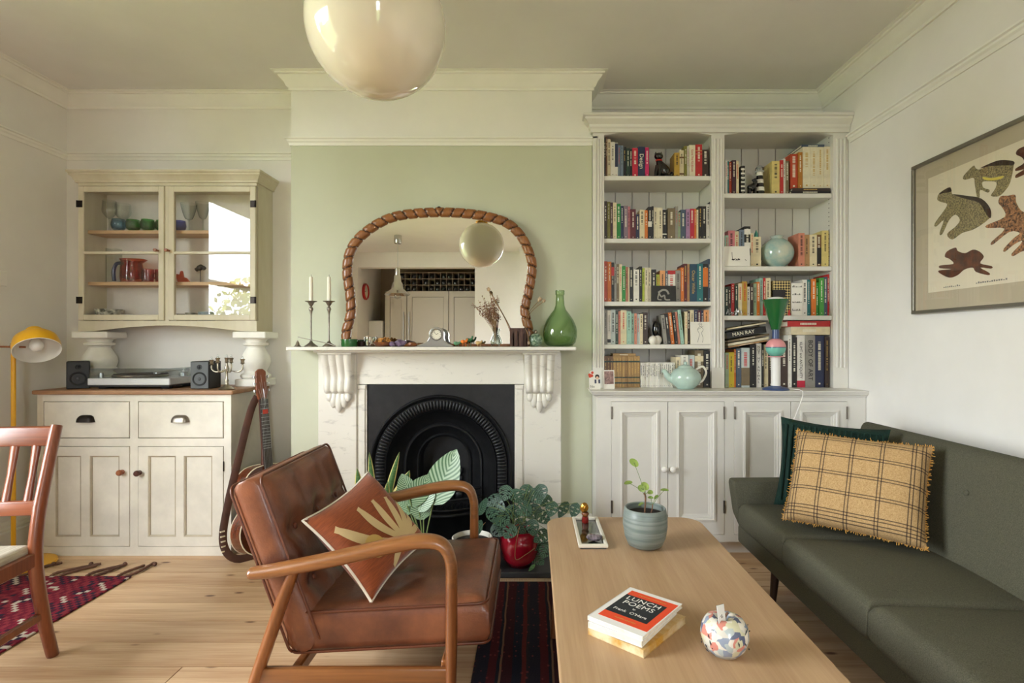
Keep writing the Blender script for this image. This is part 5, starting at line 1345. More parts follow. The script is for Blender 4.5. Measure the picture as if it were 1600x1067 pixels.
t = thing('dog_figurine', 'small glossy black animal figurine beside the lighthouse', 'figurine', (x2, YO - .02, z))
b = new(); tube(b, smooth_path([(x2 - .022, YO - .02, z + .03), (x2, YO - .02, z + .045), (x2 + .016, YO - .022, z + .062), (x2 + .012, YO - .03, z + .08)], 4), [.014, .02, .022, .022, .021, .02, .018, .015, .013, .013, .014, .014, .008], n=10)
for dx_, dy_ in ((-.02, .008), (-.018, -.01), (.012, .006), (.014, -.012)): tube(b, [(x2 + dx_, YO - .02 + dy_, z + .035), (x2 + dx_, YO - .02 + dy_, z + .0)], .007, n=6)
obj('body', b, 'black_glaze', t, smooth=70)
b = new(); tube(b, [(x2 + .012, YO - .03, z + .082), (x2 - .008, YO - .04, z + .078)], [.012, .005], n=8); obj('muzzle', b, 'black_glaze', t, smooth=60)
# cards standing against the books
mat('card_white', (232, 228, 218), .6); mat('card_black', (24, 23, 22), .4); mat('ink_grey', (120, 118, 112), .6); mat('photo_grey', (150, 146, 138), .5)
def card(name, bay, key, x0, x1, top, base, ox, oy, sc, m, label, cat='card', thick=.003, dy=0.0):
    z_ = SH[(bay, key)] + .0008; D_ = UF + .022 - dy; xa, xb = wx(ox + x0 / sc, D_), wx(ox + x1 / sc, D_); h = (base - top) / sc * D_ / F
    t = thing(name, label, cat, ((xa + xb) / 2, D_, z_)); t.rotation_euler = (math.radians(-6), 0, 0)
    w = xb - xa
    b = new(); box(b, -w / 2, w / 2, 0, thick, 0, h, bev=.0006); obj('card', b, m, t, local=True)
    return t, w, h
def stroke(par, pts, r, m, name='drawing'):
    b = new(); tube(b, smooth_path([(x_, -.0006, z_) for x_, z_ in pts], 5), r, n=5, flat=None)
    for v in b.verts: v.co.y = -.0006 + (v.co.y + .0006) * .15
    obj(name, b, m, par, local=True)
t, w, h = card('photo_card', 0, 3, 436, 608, 293, 403, 920, 380, s4, 'card_black', 'black and white photograph card of a crouching figure', dy=.01)
stroke(t, [(-w * .22, h * .55), (-w * .05, h * .72), (w * .12, h * .68), (w * .2, h * .45)], .006, 'photo_grey', 'figure'); stroke(t, [(-w * .2, h * .55), (-w * .1, h * .3), (w * .02, h * .38), (w * .06, h * .12), (w * .25, h * .1)], .0045, 'photo_grey', 'figure'); stroke(t, [(-w * .2, h * .5), (-w * .24, h * .15), (-w * .1, h * .1)], .0035, 'photo_grey', 'figure')
t, w, h = card('sketch_card', 0, 4, 708, 848, 543, 700, 920, 380, s4, 'card_white', 'white card with a pen sketch of a standing figure', dy=.01)
for pts in ([(-w * .05, h * .86), (w * .02, h * .9), (w * .06, h * .84), (0, h * .8), (-w * .05, h * .86)], [(0, h * .8), (-w * .14, h * .66), (-w * .06, h * .45), (-w * .12, h * .2), (-w * .16, h * .08)], [(.02 * w, h * .8), (w * .14, h * .66), (w * .06, h * .5), (w * .12, h * .28), (w * .08, h * .08)], [(-w * .14, h * .66), (0, h * .72), (w * .14, h * .82)], [(-w * .1, h * .88), (0, h * .95), (w * .1, h * .88)]):
    stroke(t, pts, .0011, 'ink_grey')
t, w, h = card('drawing_card', 1, 2, 100, 278, 997, 1139, 1110, 160, s5, 'card_white', 'white card with a small black ink drawing, right bay second shelf', thick=.008, dy=.01)
for pts in ([(-w * .2, h * .7), (-w * .18, h * .3), (-w * .08, h * .38), (-w * .02, h * .3)], [(-w * .2, h * .34), (0, h * .3), (w * .1, h * .36)], [(w * .02, h * .4), (w * .08, h * .3)], [(w * .3, h * .34), (w * .36, h * .26)]): stroke(t, pts, .0014, 'print_dark')
b = new()
for x_, z_, s_ in ((-w * .17, h * .33, .007), (-.02 * w, h * .32, .005), (w * .06, h * .34, .006)): box(b, x_ - s_, x_ + s_, -.0008, 0, z_ - s_ * .5, z_ + s_ * .5)
obj('ink_blots', b, 'print_dark', t, local=True)
# greeting card with flower and girl + instant photograph at the left end of the counter
xg = wx(929, 3.12)
t = thing('greeting_card', 'small white card with red flowers and a dark haired girl, lettered No.', 'card', (xg, 3.12, ZT + .0008)); t.rotation_euler = (math.radians(-8), 0, .15)
b = new(); prism(b, [(-.03, 0), (.034, 0), (.034, .05), (.026, .085), (.006, .07), (-.008, .11), (-.026, .1), (-.03, .05)], 0, .002, 'XZ'); obj('card', b, 'card_white', t, local=True)
random.seed(4)
for k in range(7):
    b = new(); lathe(b, [(0, .001), (.008, .0008), (.0075, 0)], n=10, M=Matrix.Translation((-.02 + random.uniform(-.008, .012), -.0004, .085 + random.uniform(-.014, .016))) @ Matrix.Rotation(PI / 2, 4, 'X')); obj('red_flower', b, mat('flower_red', (200, 70, 44), .6), t, local=True)
b = new(); lathe(b, [(0, .001), (.013, .0008), (.013, 0)], n=14, M=Matrix.Translation((.018, -.0004, .072)) @ Matrix.Rotation(PI / 2, 4, 'X')); obj('hair', b, 'print_dark', t, local=True)
b = new(); lathe(b, [(0, .0016), (.0085, .0014), (.0085, 0)], n=14, M=Matrix.Translation((.018, -.0004, .066)) @ Matrix.Rotation(PI / 2, 4, 'X')); obj('face', b, mat('print_skin', (222, 184, 156), .6), t, local=True)
b = new(); box(b, .002, .012, -.0012, 0, .034, .056); box(b, .024, .034, -.0012, 0, .034, .056); obj('coat', b, 'cover_navy', t, local=True)
b = text_bm('No', .02, Matrix.Translation((-.012, -.0008, .016)) @ Matrix.Rotation(PI / 2, 4, 'X')); obj('lettering', b, 'ink_grey', t, local=True)
xg = wx(952, 3.15)
t = thing('instant_photo', 'instant photograph of a group propped on the bookcase counter', 'photograph', (xg, 3.15, ZT + .0008)); t.rotation_euler = (math.radians(-7), 0, .1)
b = new(); box(b, -.032, .032, 0, .002, 0, .108); obj('border', b, 'card_white', t, local=True)
b = new(); box(b, -.027, .027, -.0006, 0, .028, .102); obj('picture', b, mat('photo_print', (92, 66, 60), .4, col2=(176, 140, 132), vscale=70), t, local=True)
# white gourd vase with black neck
x = XO(458); z = SH[(0, 4)] + .0005
t = thing('gourd_vase', 'white double-bellied vase with a black top on the fourth shelf', 'vase', (x, YO - .01, z))
for dx_, dy_, r in ((-.016, -.012, .026), (.014, .008, .028)):
    b = new(); lathe(b, [(0, 0), (r * .6, .0)] + [(r * math.sin(a), r * .95 - r * math.cos(a)) for a in [PI * k / 10 for k in range(3, 10)]] + [(.006, r * 1.95)], x + dx_, YO - .01 + dy_, z, n=20); obj('belly', b, 'white_glaze', t, smooth=60)
b = new(); lathe(b, [(.008, .044), (.02, .06), (.024, .085), (.02, .115), (.012, .135), (0, .137)], x + .008, YO, z, n=20); obj('black_top', b, 'black_glaze', t, smooth=60)
# mint teapot
x = wx(1073, 3.14); y_ = 3.165; z = ZT + .0005
mat('mint_glaze', (182, 206, 196), .2, coat=.5, var=.05, vscale=12)
t = thing('teapot', 'mint green ribbed ceramic teapot with a white handle on the counter', 'teapot', (x, y_, z))
b = new(); lathe(b, [(0, 0), (.045, 0), (.05, .006), (.076, .03), (.088, .058), (.084, .085), (.066, .108), (.045, .12), (.04, .124)], x, y_, z, n=40); obj('body', b, 'mint_glaze', t, smooth=60)
b = new(); lathe(b, [(.043, .122), (.04, .13), (.02, .137), (.008, .14), (.011, .148), (.008, .155), (0, .157)], x, y_, z, n=28); obj('lid', b, 'mint_glaze', t, smooth=60)
b = new(); tube(b, smooth_path([(x - .07, y_, z + .05), (x - .1, y_, z + .07), (x - .118, y_, z + .098), (x - .135, y_, z + .105)], 5), [.021] * 4 + [.018] * 4 + [.014] * 4 + [.011] * 4, n=12); obj('spout', b, 'mint_glaze', t, smooth=60)
b = new(); tube(b, smooth_path([(x + .06, y_, z + .11), (x + .098, y_, z + .128), (x + .118, y_, z + .095), (x + .1, y_, z + .05), (x + .075, y_, z + .035)], 6), .0065, n=10); obj('handle', b, 'white_glaze', t, smooth=60)
# round marbled vase, small flame bottle
x = XO(478, 1110, s5); z = SH[(1, 2)] + .0005; r = .0955
t = thing('round_vase', 'round pale teal marbled vase with a short neck on the second shelf', 'vase', (x, YO + .03, z))
mat('marbled_teal', (150, 182, 178), .15, coat=.6, col2=(196, 200, 182), vscale=14)
b = new(); lathe(b, [(0, 0), (.04, 0)] + [(r * math.sin(a), r * .93 - r * math.cos(a) * .95) for a in [PI * k / 20 for k in range(3, 18)]] + [(.034, .176), (.033, .184), (.04, .19), (.037, .192), (.03, .184), (.03, .17)], x, YO + .03, z, n=40); obj('body', b, 'marbled_teal', t, smooth=60)
x = XO(332, 1110, s5); z = SH[(1, 2)] + (1139 - 930) / s5 * (UF + .035) / F + .002
b = new(); lathe(b, [(0, 0), (.01, 0), (.012, .01), (.009, .03), (.004, .042), (.0, .052)], x, UF + .09, z, n=16); tag(obj('flame_stopper', b, mat('teal_glass', (70, 150, 140), .15, coat=.5), smooth=60), 'small teal flame-shaped ornament standing on a cream book', 'ornament')
# pattern boxes on the third shelf, right bay
def chk(name, a, c, scale):
    m = bpy.data.materials.new(name); m.use_nodes = True; nt = m.node_tree; tcn = nt.nodes.new('ShaderNodeTexCoord'); mp_ = nt.nodes.new('ShaderNodeMapping'); mp_.inputs['Rotation'].default_value = (0, PI / 4, 0)
    ck = nt.nodes.new('ShaderNodeTexChecker'); ck.inputs['Scale'].default_value = scale; ck.inputs[1].default_value = lin(a); ck.inputs[2].default_value = lin(c)
    nt.links.new(tcn.outputs['Object'], mp_.inputs[0]); nt.links.new(mp_.outputs[0], ck.inputs[0]); nt.links.new(ck.outputs[0], nt.nodes['Principled BSDF'].inputs['Base Color']); MATS[name] = m
chk('diamond_gold', (30, 26, 24), (206, 182, 120), 90)
z = SH[(1, 3)] + .0005; xa, xb = XO(424, 1110, s5), XO(543, 1110, s5); h = (500 - 258) / s5 * YO / F
t = thing('patterned_box', 'black and gold diamond patterned box on the third shelf', 'box', ((xa + xb) / 2, YO, z))
b = new(); box(b, xa, xb, UF + .035, UF + .16, z, z + h, bev=.001); obj('box_body', b, 'diamond_gold', t)
b = new(); box(b, xa - .0006, xb - .03, UF + .0335, UF + .05, z + h * .52, z + h * .74); obj('label_band', b, 'print_dark', t)
xa, xb = XO(549, 1110, s5), XO(627, 1110, s5); h = (500 - 275) / s5 * YO / F
t = thing('patterned_box', 'white box printed with rows of small black figures, third shelf', 'box', ((xa + xb) / 2, YO, z))
b = new(); box(b, xa, xb, UF + .035, UF + .16, z, z + h, bev=.001); obj('box_body', b, 'card_white', t)
random.seed(8); b = new()
for r_ in range(4):
    xx = xa + .006
    while xx < xb - .008:
        w_ = random.uniform(.002, .006); hh = random.uniform(.004, .012); zz = z + h * (.15 + .24 * r_); box(b, xx, xx + w_, UF + .0345, UF + .0352, zz, zz + hh); xx += w_ + random.uniform(.002, .005)
q = obj('printed_rows', b, 'print_dark', t); q['kind'] = 'stuff'
x = XO(528, 1110, s5); t = thing('red_figurine', 'tiny red figure in front of the diamond patterned box', 'figurine', (x, UF + .024, z))
b = new(); lathe(b, [(0, 0), (.007, 0), (.008, .012), (.004, .02), (.006, .028), (0, .034)], x, UF + .024, z, n=12); obj('body', b, 'print_red', t, smooth=60)
# silver wire ornament
x = XO(150, 1110, s5); t = thing('wire_ornament', 'tangled silver wire ornament at the left of the third shelf', 'ornament', (x, UF + .022, z))
random.seed(9); b = new(); pts = [(x - .045 + .09 * k / 14, UF + .022 + random.uniform(-.006, .006), z + .004 + random.uniform(0, .04) * (1 if k % 2 else .4)) for k in range(15)]; tube(b, smooth_path(pts, 5), .0018, n=5)
pts = [(x + .04 - .09 * k / 11, UF + .022 + random.uniform(-.006, .006), z + .004 + random.uniform(0, .045)) for k in range(12)]; tube(b, smooth_path(pts, 5), .0016, n=5); obj('wire', b, 'silver', t, smooth=60)

# ================================================================== totem table lamp with its flex
x, y_ = wx(1212, 3.1), 3.1; z = ZT + .0005
mat('lamp_blue', (58, 78, 122), .3, coat=.3); mat('lamp_white', (232, 230, 226), .35); mat('lamp_pink', (224, 152, 156), .35); mat('lamp_mint', (120, 196, 176), .35); mat('lamp_green', (22, 96, 44), .25, coat=.4)
t = thing('totem_lamp', 'colourful totem table lamp with green cone, pink and mint ball, blue base', 'lamp', (x, y_, z))
pz = lambda q: wz(380 + q / s5, y_) - z
b = new(); lathe(b, [(0, 0), (.07, 0), (.072, .004), (.066, .01), (.03, .02), (.028, .023), (0, .023)], x, y_, z, n=40); obj('base', b, 'lamp_blue', t, smooth=40)
b = new(); lathe(b, [(.0, .0235), (.025, .0235), (.025, pz(792)), (0, pz(792))], x, y_, z, n=32); obj('column', b, 'lamp_white', t, smooth=40)
b = new(); lathe(b, [(0, pz(791.5)), (.046, pz(791)), (.046, pz(785)), (0, pz(784.5))], x, y_, z, n=32); obj('pink_disc', b, 'lamp_pink', t, smooth=40)
r = .053; zc_ = pz(726)
b = new(); lathe(b, [(0.0, zc_ - r)] + [(r * math.cos(a), zc_ + r * math.sin(a)) for a in [-PI / 2 + PI / 2 * k / 10 for k in range(1, 11)]] + [(0, zc_)], x, y_, z, n=36); obj('mint_half', b, 'lamp_mint', t, smooth=50)
b = new(); lathe(b, [(0, zc_ + .0005), (r + .001, zc_ + .0005), (r + .001, zc_ + .0045), (0, zc_ + .0045)], x, y_, z, n=36); obj('blue_band', b, 'lamp_blue', t, smooth=40)
b = new(); lathe(b, [(0, zc_ + .005)] + [(r * math.cos(a), zc_ + .005 + r * .92 * math.sin(a)) for a in [PI / 2 * k / 10 for k in range(10)]] + [(.018, zc_ + .006 + r * .92), (0, zc_ + .006 + r * .92)], x, y_, z, n=36); obj('pink_half', b, 'lamp_pink', t, smooth=50)
b = new(); lathe(b, [(0, pz(668)), (.0185, pz(668)), (.0185, pz(598)), (0, pz(598))], x, y_, z, n=28); obj('neck', b, 'lamp_blue', t, smooth=40)
b = new(); lathe(b, [(0, pz(600)), (.023, pz(600)), (.07, pz(392)), (.067, pz(392)), (.02, pz(590)), (0, pz(590))], x, y_, z, n=40); cn = obj('cone_shade', b, 'lamp_green', t, smooth=40)
b = new(); lathe(b, [(.035, pz(420)), (.045, pz(392)), (.04, pz(380)), (.02, pz(374)), (0, pz(373))], x, y_, z, n=28); obj('bulb', b, 'lamp_white', t, smooth=60)
b = new(); yb2 = BF - .048
pts = smooth_path([(x + .068, y_ - .01, z + .006), (x + .09, y_ - .04, z + .006), (x + .098, yb2 + .012, z + .005), (x + .1, yb2 - .006, z - .03), (wx(1234, 3.0), yb2 - .004, .7), (wx(1231, 3.0), yb2 - .002, .55), (wx(1234, 3.0), yb2, .4), (wx(1240, 3.0), yb2, .12)], 8)
tube(b, pts, .0028, n=7); fx = obj('flex', b, 'white_plastic', t, smooth=60)
b = new(); box(b, wx(1228, 3.0), wx(1238, 3.0), yb2 - .01, yb2 + .008, wz(722, 3.0), wz(704, 3.0), bev=.003); obj('inline_switch', b, 'white_plastic', t)

# ================================================================== framed animal print on the right wall
mat('frame_silver', (150, 146, 136), .3, metal=.8); mat('mount_grey', (186, 174, 150), .8); mat('print_paper', (224, 214, 190), .8)
yF0, yF1, zF0, zF1 = 1.62, 2.655, 1.325, 2.035
pf = thing('framed_print', 'framed print of leaping speckled animals on the right wall', 'picture', (XR, (yF0 + yF1) / 2, zF0))
X = XR
b = new()
for a in ((yF0, yF1, zF0, zF0 + .016), (yF0, yF1, zF1 - .016, zF1), (yF0, yF0 + .016, zF0 + .016, zF1 - .016), (yF1 - .016, yF1, zF0 + .016, zF1 - .016)): box(b, X - .025, X - .0005, *a, bev=.002)
obj('frame', b, 'frame_silver', pf)
b = new(); box(b, X - .012, X - .0006, yF0 + .016, yF1 - .016, zF0 + .016, zF1 - .016); obj('mount', b, 'mount_grey', pf)
b = new(); box(b, X - .0128, X - .012, yF0 + .1, yF1 - .1, zF0 + .095, zF1 - .085); sheet = obj('paper_sheet', b, 'print_paper', pf)
b = new(); box(b, X - .018, X - .0165, yF0 + .016, yF1 - .016, zF0 + .016, zF1 - .016); obj('glazing', b, glass('picture_glass', gain=.8), pf)
def W(px, py):       # a point of the photograph on the wall plane
    y = XR * F / (px - 832.0); return (y, wz(py, y))
def animal(pts, m, name='animal_figure', lift=0.0):
    poly = [W(1400 + a / 2.965, 160 + c / 2.965) for a, c in pts]; poly = [(v.x, v.y) for v in smooth_path([(p[0], p[1], 0) for p in poly], 3, closed=True)]
    b = new(); t_ = bmesh.new(); vs = [t_.verts.new((X - .0130 - lift, y, z)) for y, z in poly]
    for tri in tessellate_polygon([[Vector((0, y, z)) for y, z in poly]]): t_.faces.new([vs[k] for k in tri])
    e = bmesh.ops.extrude_face_region(t_, geom=list(t_.faces)); bmesh.ops.translate(t_, verts=[v for v in e['geom'] if isinstance(v, bmesh.types.BMVert)], vec=(-.0004, 0, 0))
    bmesh.ops.recalc_face_normals(t_, faces=t_.faces); merge(b, t_); obj(name, b, m, sheet)
mat('fur_grey', (176, 160, 112), .8, col2=(84, 76, 60), vscale=170); mat('fur_dark', (58, 46, 36), .8); mat('fur_spot', (196, 140, 96), .8, col2=(52, 40, 34), vscale=120); mat('fur_brown', (110, 62, 34), .8, col2=(64, 42, 30), vscale=24); mat('belly_yellow', (214, 196, 84), .8)
A1 = [(325, 345), (345, 320), (375, 292), (384, 305), (405, 310), (450, 285), (500, 268), (555, 275), (560, 300), (545, 370), (520, 410), (490, 435), (455, 432), (475, 400), (480, 370), (440, 365), (415, 370), (420, 395), (448, 405), (440, 418), (405, 405), (402, 440), (390, 438), (380, 380), (375, 350), (350, 355), (330, 358)]
animal(A1, 'fur_grey'); animal([(405, 305), (450, 283), (500, 267), (560, 272), (560, 290), (520, 292), (450, 295)], 'fur_dark', 'dark_back', .0006); animal([(418, 345), (460, 350), (515, 340), (500, 355), (455, 362), (425, 357)], 'belly_yellow', 'yellow_belly', .0006)
A2 = [(205, 450), (215, 420), (265, 392), (275, 425), (330, 435), (400, 445), (445, 480), (455, 525), (420, 560), (370, 590), (320, 605), (275, 635), (250, 610), (290, 575), (310, 545), (290, 520), (260, 545), (228, 610), (215, 605), (235, 545), (200, 575), (193, 560), (240, 495), (250, 470), (225, 462)]
animal(A2, 'fur_grey'); animal([(275, 425), (340, 432), (410, 445), (452, 490), (455, 535), (435, 520), (400, 465), (330, 445)], 'fur_dark', 'dark_back', .0006); animal([(212, 425), (240, 404), (262, 394), (272, 412), (245, 418)], 'fur_dark', 'dark_head', .0006)
A3 = [(240, 715), (250, 690), (290, 672), (300, 688), (335, 698), (370, 682), (400, 690), (422, 715), (405, 745), (458, 758), (455, 770), (405, 765), (448, 790), (440, 800), (385, 785), (370, 765), (330, 775), (300, 800), (260, 812), (215, 790), (214, 778), (270, 772), (218, 768), (218, 755), (280, 748), (262, 725)]
animal(A3, 'fur_brown')
A4 = [(490, 465), (500, 435), (535, 432), (568, 428), (572, 460), (595, 500), (640, 520), (700, 530), (730, 580), (700, 640), (650, 680), (600, 690), (560, 712), (552, 700), (590, 660), (600, 640), (560, 660), (520, 692), (515, 678), (560, 630), (590, 605), (540, 600), (465, 658), (458, 645), (520, 585), (440, 582), (436, 568), (520, 530), (510, 490)]
animal(A4, 'fur_spot')
animal([(572, 240), (585, 215), (640, 200), (700, 230), (690, 300), (640, 320), (575, 350), (572, 335), (610, 310), (572, 318), (572, 305), (610, 280), (600, 255)], 'fur_brown')
b = new(); rnd = random.Random(3)
for y0_, n_ in ((2.46, 9), (2.28, 14), (2.02, 10)):
    for k in range(n_): yy = y0_ - k * .011; box(b, X - .0131, X - .0127, yy - .007, yy, zF0 + .108, zF0 + .108 + rnd.uniform(.003, .008))
q = obj('pencil_inscription', b, 'ink_grey', sheet); q['kind'] = 'stuff'
# ================================================================== upholstery helper
def slab(bm, a, b_, t, r, nx=22, ny=22, dimples=(), dd=.02, dr=.06, seams=(), crown=0.0, M=None):
    """cushion a x b x t centred on the origin: rounded edges, domed by crown, with button dimples and seam creases on top"""
    def coords(L, n):
        e = [0, .08 * r, .3 * r, .62 * r, r]
        mid = [r + (L - 2 * r) * k / n for k in range(1, n)]
        return [q - L / 2 for q in e + mid + [L - q for q in e[::-1]]]
    xs, ys = coords(a, nx), coords(b_, ny); q = bmesh.new(); G = {}
    for s in (1, -1):
        for i, x in enumerate(xs):
            for j, y in enumerate(ys):
                ex = min(a / 2 - abs(x), r); ey = min(b_ / 2 - abs(y), r)
                fx_ = (r - math.sqrt(max(0, r * r - (r - ex) ** 2))); fy_ = (r - math.sqrt(max(0, r * r - (r - ey) ** 2)))
                z = t / 2 - min(r, math.sqrt(fx_ * fx_ + fy_ * fy_)) * min(1.0, t / 2 / r)
                cr = crown * (1 - (2 * x / a) ** 2) * (1 - (2 * y / b_) ** 2)
                z += cr
                if s == 1:
                    for dx_, dy_ in dimples: z -= dd * math.exp(-((x - dx_) ** 2 + (y - dy_) ** 2) / (dr * dr))
                    for axis, pos, dep, wd in seams:
                        c = x if axis == 'x' else y; z -= dep * math.exp(-((c - pos) / wd) ** 2) * min(1, ex / r) * min(1, ey / r)
                if s == -1 and (i in (0, len(xs) - 1) or j in (0, len(ys) - 1)):
                    pass
                G[(s, i, j)] = q.verts.new((x, y, s * z))
    for s in (1, -1):
        for i in range(len(xs) - 1):
            for j in range(len(ys) - 1):
                f = [G[(s, i, j)], G[(s, i + 1, j)], G[(s, i + 1, j + 1)], G[(s, i, j + 1)]]; q.faces.new(f if s == 1 else f[::-1])
    I, Jn = len(xs) - 1, len(ys) - 1
    loop = [(i, 0) for i in range(I)] + [(I, j) for j in range(Jn)] + [(i, Jn) for i in range(I, 0, -1)] + [(0, j) for j in range(Jn, 0, -1)]
    for k in range(len(loop)):
        p0, p1 = loop[k], loop[(k + 1) % len(loop)]
        q.faces.new((G[(-1,) + p0], G[(-1,) + p1], G[(1,) + p1], G[(1,) + p0]))
    bmesh.ops.recalc_face_normals(q, faces=q.faces)
    merge(bm, q, M); return bm

# ================================================================== leather armchair, facing the sofa
mat('leather', (132, 78, 50), .42, col2=(86, 46, 30), vscale=5, bump=.12, bscale=160, coat=.15)
mat('leather_pipe', (96, 50, 30), .4)
wood('teak_arm', (100, 58, 28), (156, 102, 56), axis=0, scale=.8, rough=.28, coat=.4)
wood('teak_leg', (100, 55, 25), (154, 95, 50), axis=2, scale=.8, rough=.3, coat=.3)
yn, yf_ = 1.70, 2.36
ac = thing('leather_armchair', 'tan leather armchair with curved wooden arms and a buttoned back', 'armchair', (-.52, 2.03, 0))
def arm_of(y):
    pts = smooth_path([(-.875, y, .478), (-.80, y, .486), (-.6, y, .525), (-.42, y, .566), (-.33, y, .577), (-.275, y, .562), (-.252, y, .51), (-.25, y, .44)], 7)
    n = len(pts); b = new(); rs = [.025 + .008 * math.sin(PI * min(1, k / (n * .8))) for k in range(n)]; rs[0] = .017
    tube(b, pts, rs, n=14, flat=(1.0, .72)); obj('arm', b, 'teak_arm', ac, smooth=60)
    b = new(); tube(b, [(-.25, y, .46), (-.25, y, .3), (-.252, y, .15), (-.255, y, 0)], [.0215, .022, .02, .015], n=14, flat=(1, .85)); obj('front_leg', b, 'teak_leg', ac, smooth=60)
    b = new(); tube(b, [(-.735, y, .49), (-.77, y, .4), (-.855, y, .15), (-.905, y, 0.0)], [.02, .024, .024, .016], n=14, flat=(1, .8))
    for v in b.verts: v.co.z = max(0, v.co.z)
    obj('back_leg', b, 'teak_leg', ac, smooth=60)
    b = new(); box(b, -.85, -.255, y - .012, y + .012, .14, .188, bev=.006, seg=2); obj('side_rail', b, 'teak_arm', ac, smooth=40)
arm_of(yn); arm_of(yf_)
for x_, z0, z1 in ((-.27, .16, .2), (-.74, .14, .18)):
    b = new(); box(b, x_ - .015, x_ + .015, yn + .013, yf_ - .013, z0, z1, bev=.005); obj('cross_rail', b, 'teak_leg', ac)
yc = (yn + yf_) / 2; wd = .585
Ms = Matrix.Translation((-.455, yc, .287)) @ Matrix.Rotation(math.radians(-3), 4, 'Y')
b = new(); slab(b, .64, wd, .15, .042, dimples=[(-.02, -.15), (-.02, .15), (-.02, 0)], dd=.014, dr=.05, seams=[('x', -.02, .006, .012)], crown=.012, M=Ms); se = obj('seat_cushion', b, 'leather', ac, smooth=60)
def piping(par, a, w_, zz, M, r=.0045):
    rr = .03; c = []
    for sx, sy, a0 in ((1, 1, 0), (-1, 1, 90), (-1, -1, 180), (1, -1, 270)):
        for k in range(5): an = math.radians(a0 + 90 * k / 4); c.append(M @ Vector((sx * (a / 2 - rr) + rr * math.cos(an), sy * (w_ / 2 - rr) + rr * math.sin(an), zz)))
    c.append(c[0]); b = new(); tube(b, c, r, n=6); obj('piping', b, 'leather_pipe', par, smooth=60)
piping(se, .632, wd - .008, .062, Ms); piping(se, .636, wd - .004, -.062, Ms)
th = math.atan2(.19, .51)
Mb = Matrix.Translation((-.83, yc, .488)) @ Matrix.Rotation(-th, 4, 'Y') @ Matrix.Rotation(PI / 2, 4, 'Y') @ Matrix.Rotation(PI, 4, 'X')
# local x runs along the height, local z is the face toward the seat
Mb = Matrix.Translation((-.812, yc, .485)) @ Matrix(((-math.sin(th), 0, math.cos(th), 0), (0, 1, 0, 0), (math.cos(th), 0, math.sin(th), 0), (0, 0, 0, 1)))
b = new(); slab(b, .57, wd + .01, .13, .05, dimples=[(.08, -.19), (.08, 0), (.08, .19), (-.1, -.19), (-.1, 0), (-.1, .19)], dd=.026, dr=.05, seams=[('x', .08, .014, .02), ('x', -.1, .014, .02), ('y', -.095, .007, .014), ('y', .095, .007, .014)], crown=.012, M=Mb); bk = obj('back_cushion', b, 'leather', ac, smooth=60)
piping(bk, .562, wd + .002, .05, Mb); piping(bk, .564, wd + .004, -.05, Mb)
for dx_, dy_ in ((.08, -.19), (.08, 0), (.08, .19), (-.1, -.19), (-.1, 0), (-.1, .19)):
    b = new(); bmesh.ops.create_uvsphere(b, u_segments=10, v_segments=6, radius=.011, matrix=Mb @ Matrix.Translation((dx_, dy_, .05)) @ Matrix.Diagonal((1, 1, .5, 1))); obj('button', b, 'leather_pipe', bk, smooth=60)
# ---- rust cushion with a pale leaf motif, on the armchair
mat('rust_cloth', (150, 76, 34), .9, col2=(124, 58, 24), vscale=30, stretch=(1, 1, 12), bump=.15, bscale=300, sheen=.2); mat('cloth_beige', (206, 182, 136), .9, bump=.1, bscale=300); mat('cloth_cream', (226, 218, 204), .9)
B_, R_, L_ = Vector((-.512, 1.775, .375)), Vector((-.40, 2.065, .455)), Vector((-.735, 1.80, .628))
ux = (R_ - B_).normalized(); vz = (L_ - B_); vz = (vz - ux * vz.dot(ux)).normalized(); nn = ux.cross(vz)
if nn.x < 0: nn = -nn
cen = (R_ + L_) / 2 + nn * .03 + Vector((-.02, 0, -.028))
Mp = Matrix((( ux.x, -nn.x, vz.x, cen.x), (ux.y, -nn.y, vz.y, cen.y), (ux.z, -nn.z, vz.z, cen.z), (0, 0, 0, 1)))
cu = thing('leaf_cushion', 'rust orange cushion with a cream palm leaf motif on the armchair', 'cushion', tuple(cen)); cu.matrix_world = Mp
S = .34; Tk = .12
def ph(u, v, n=1): return Tk / 2 * ((1 - u ** 4) * (1 - v ** 4)) ** .55 * (1 + .03 * math.sin(5 * u + 3 * v))
b = new(); pillow(b, S, S, Tk, n=20, pinch=.1); o = obj('cover', b, 'rust_cloth', cu, smooth=80, local=True)
b = new(); lp = []
for k in range(81):
    a = k / 20 % 4; i = int(a); f = a - i; u_, v_ = ((-1 + 2 * f, -1), (1, -1 + 2 * f), (1 - 2 * f, 1), (-1, 1 - 2 * f))[i]
    pu = 1 - .1 * (1 - v_ * v_) * abs(u_) ** 4; pv = 1 - .1 * (1 - u_ * u_) * abs(v_) ** 4; lp.append((u_ * S / 2 * pu, .002, v_ * S / 2 * pv))
tube(b, lp, .005, n=6); obj('cream_back_edge', b, 'cloth_cream', cu, smooth=60, local=True)
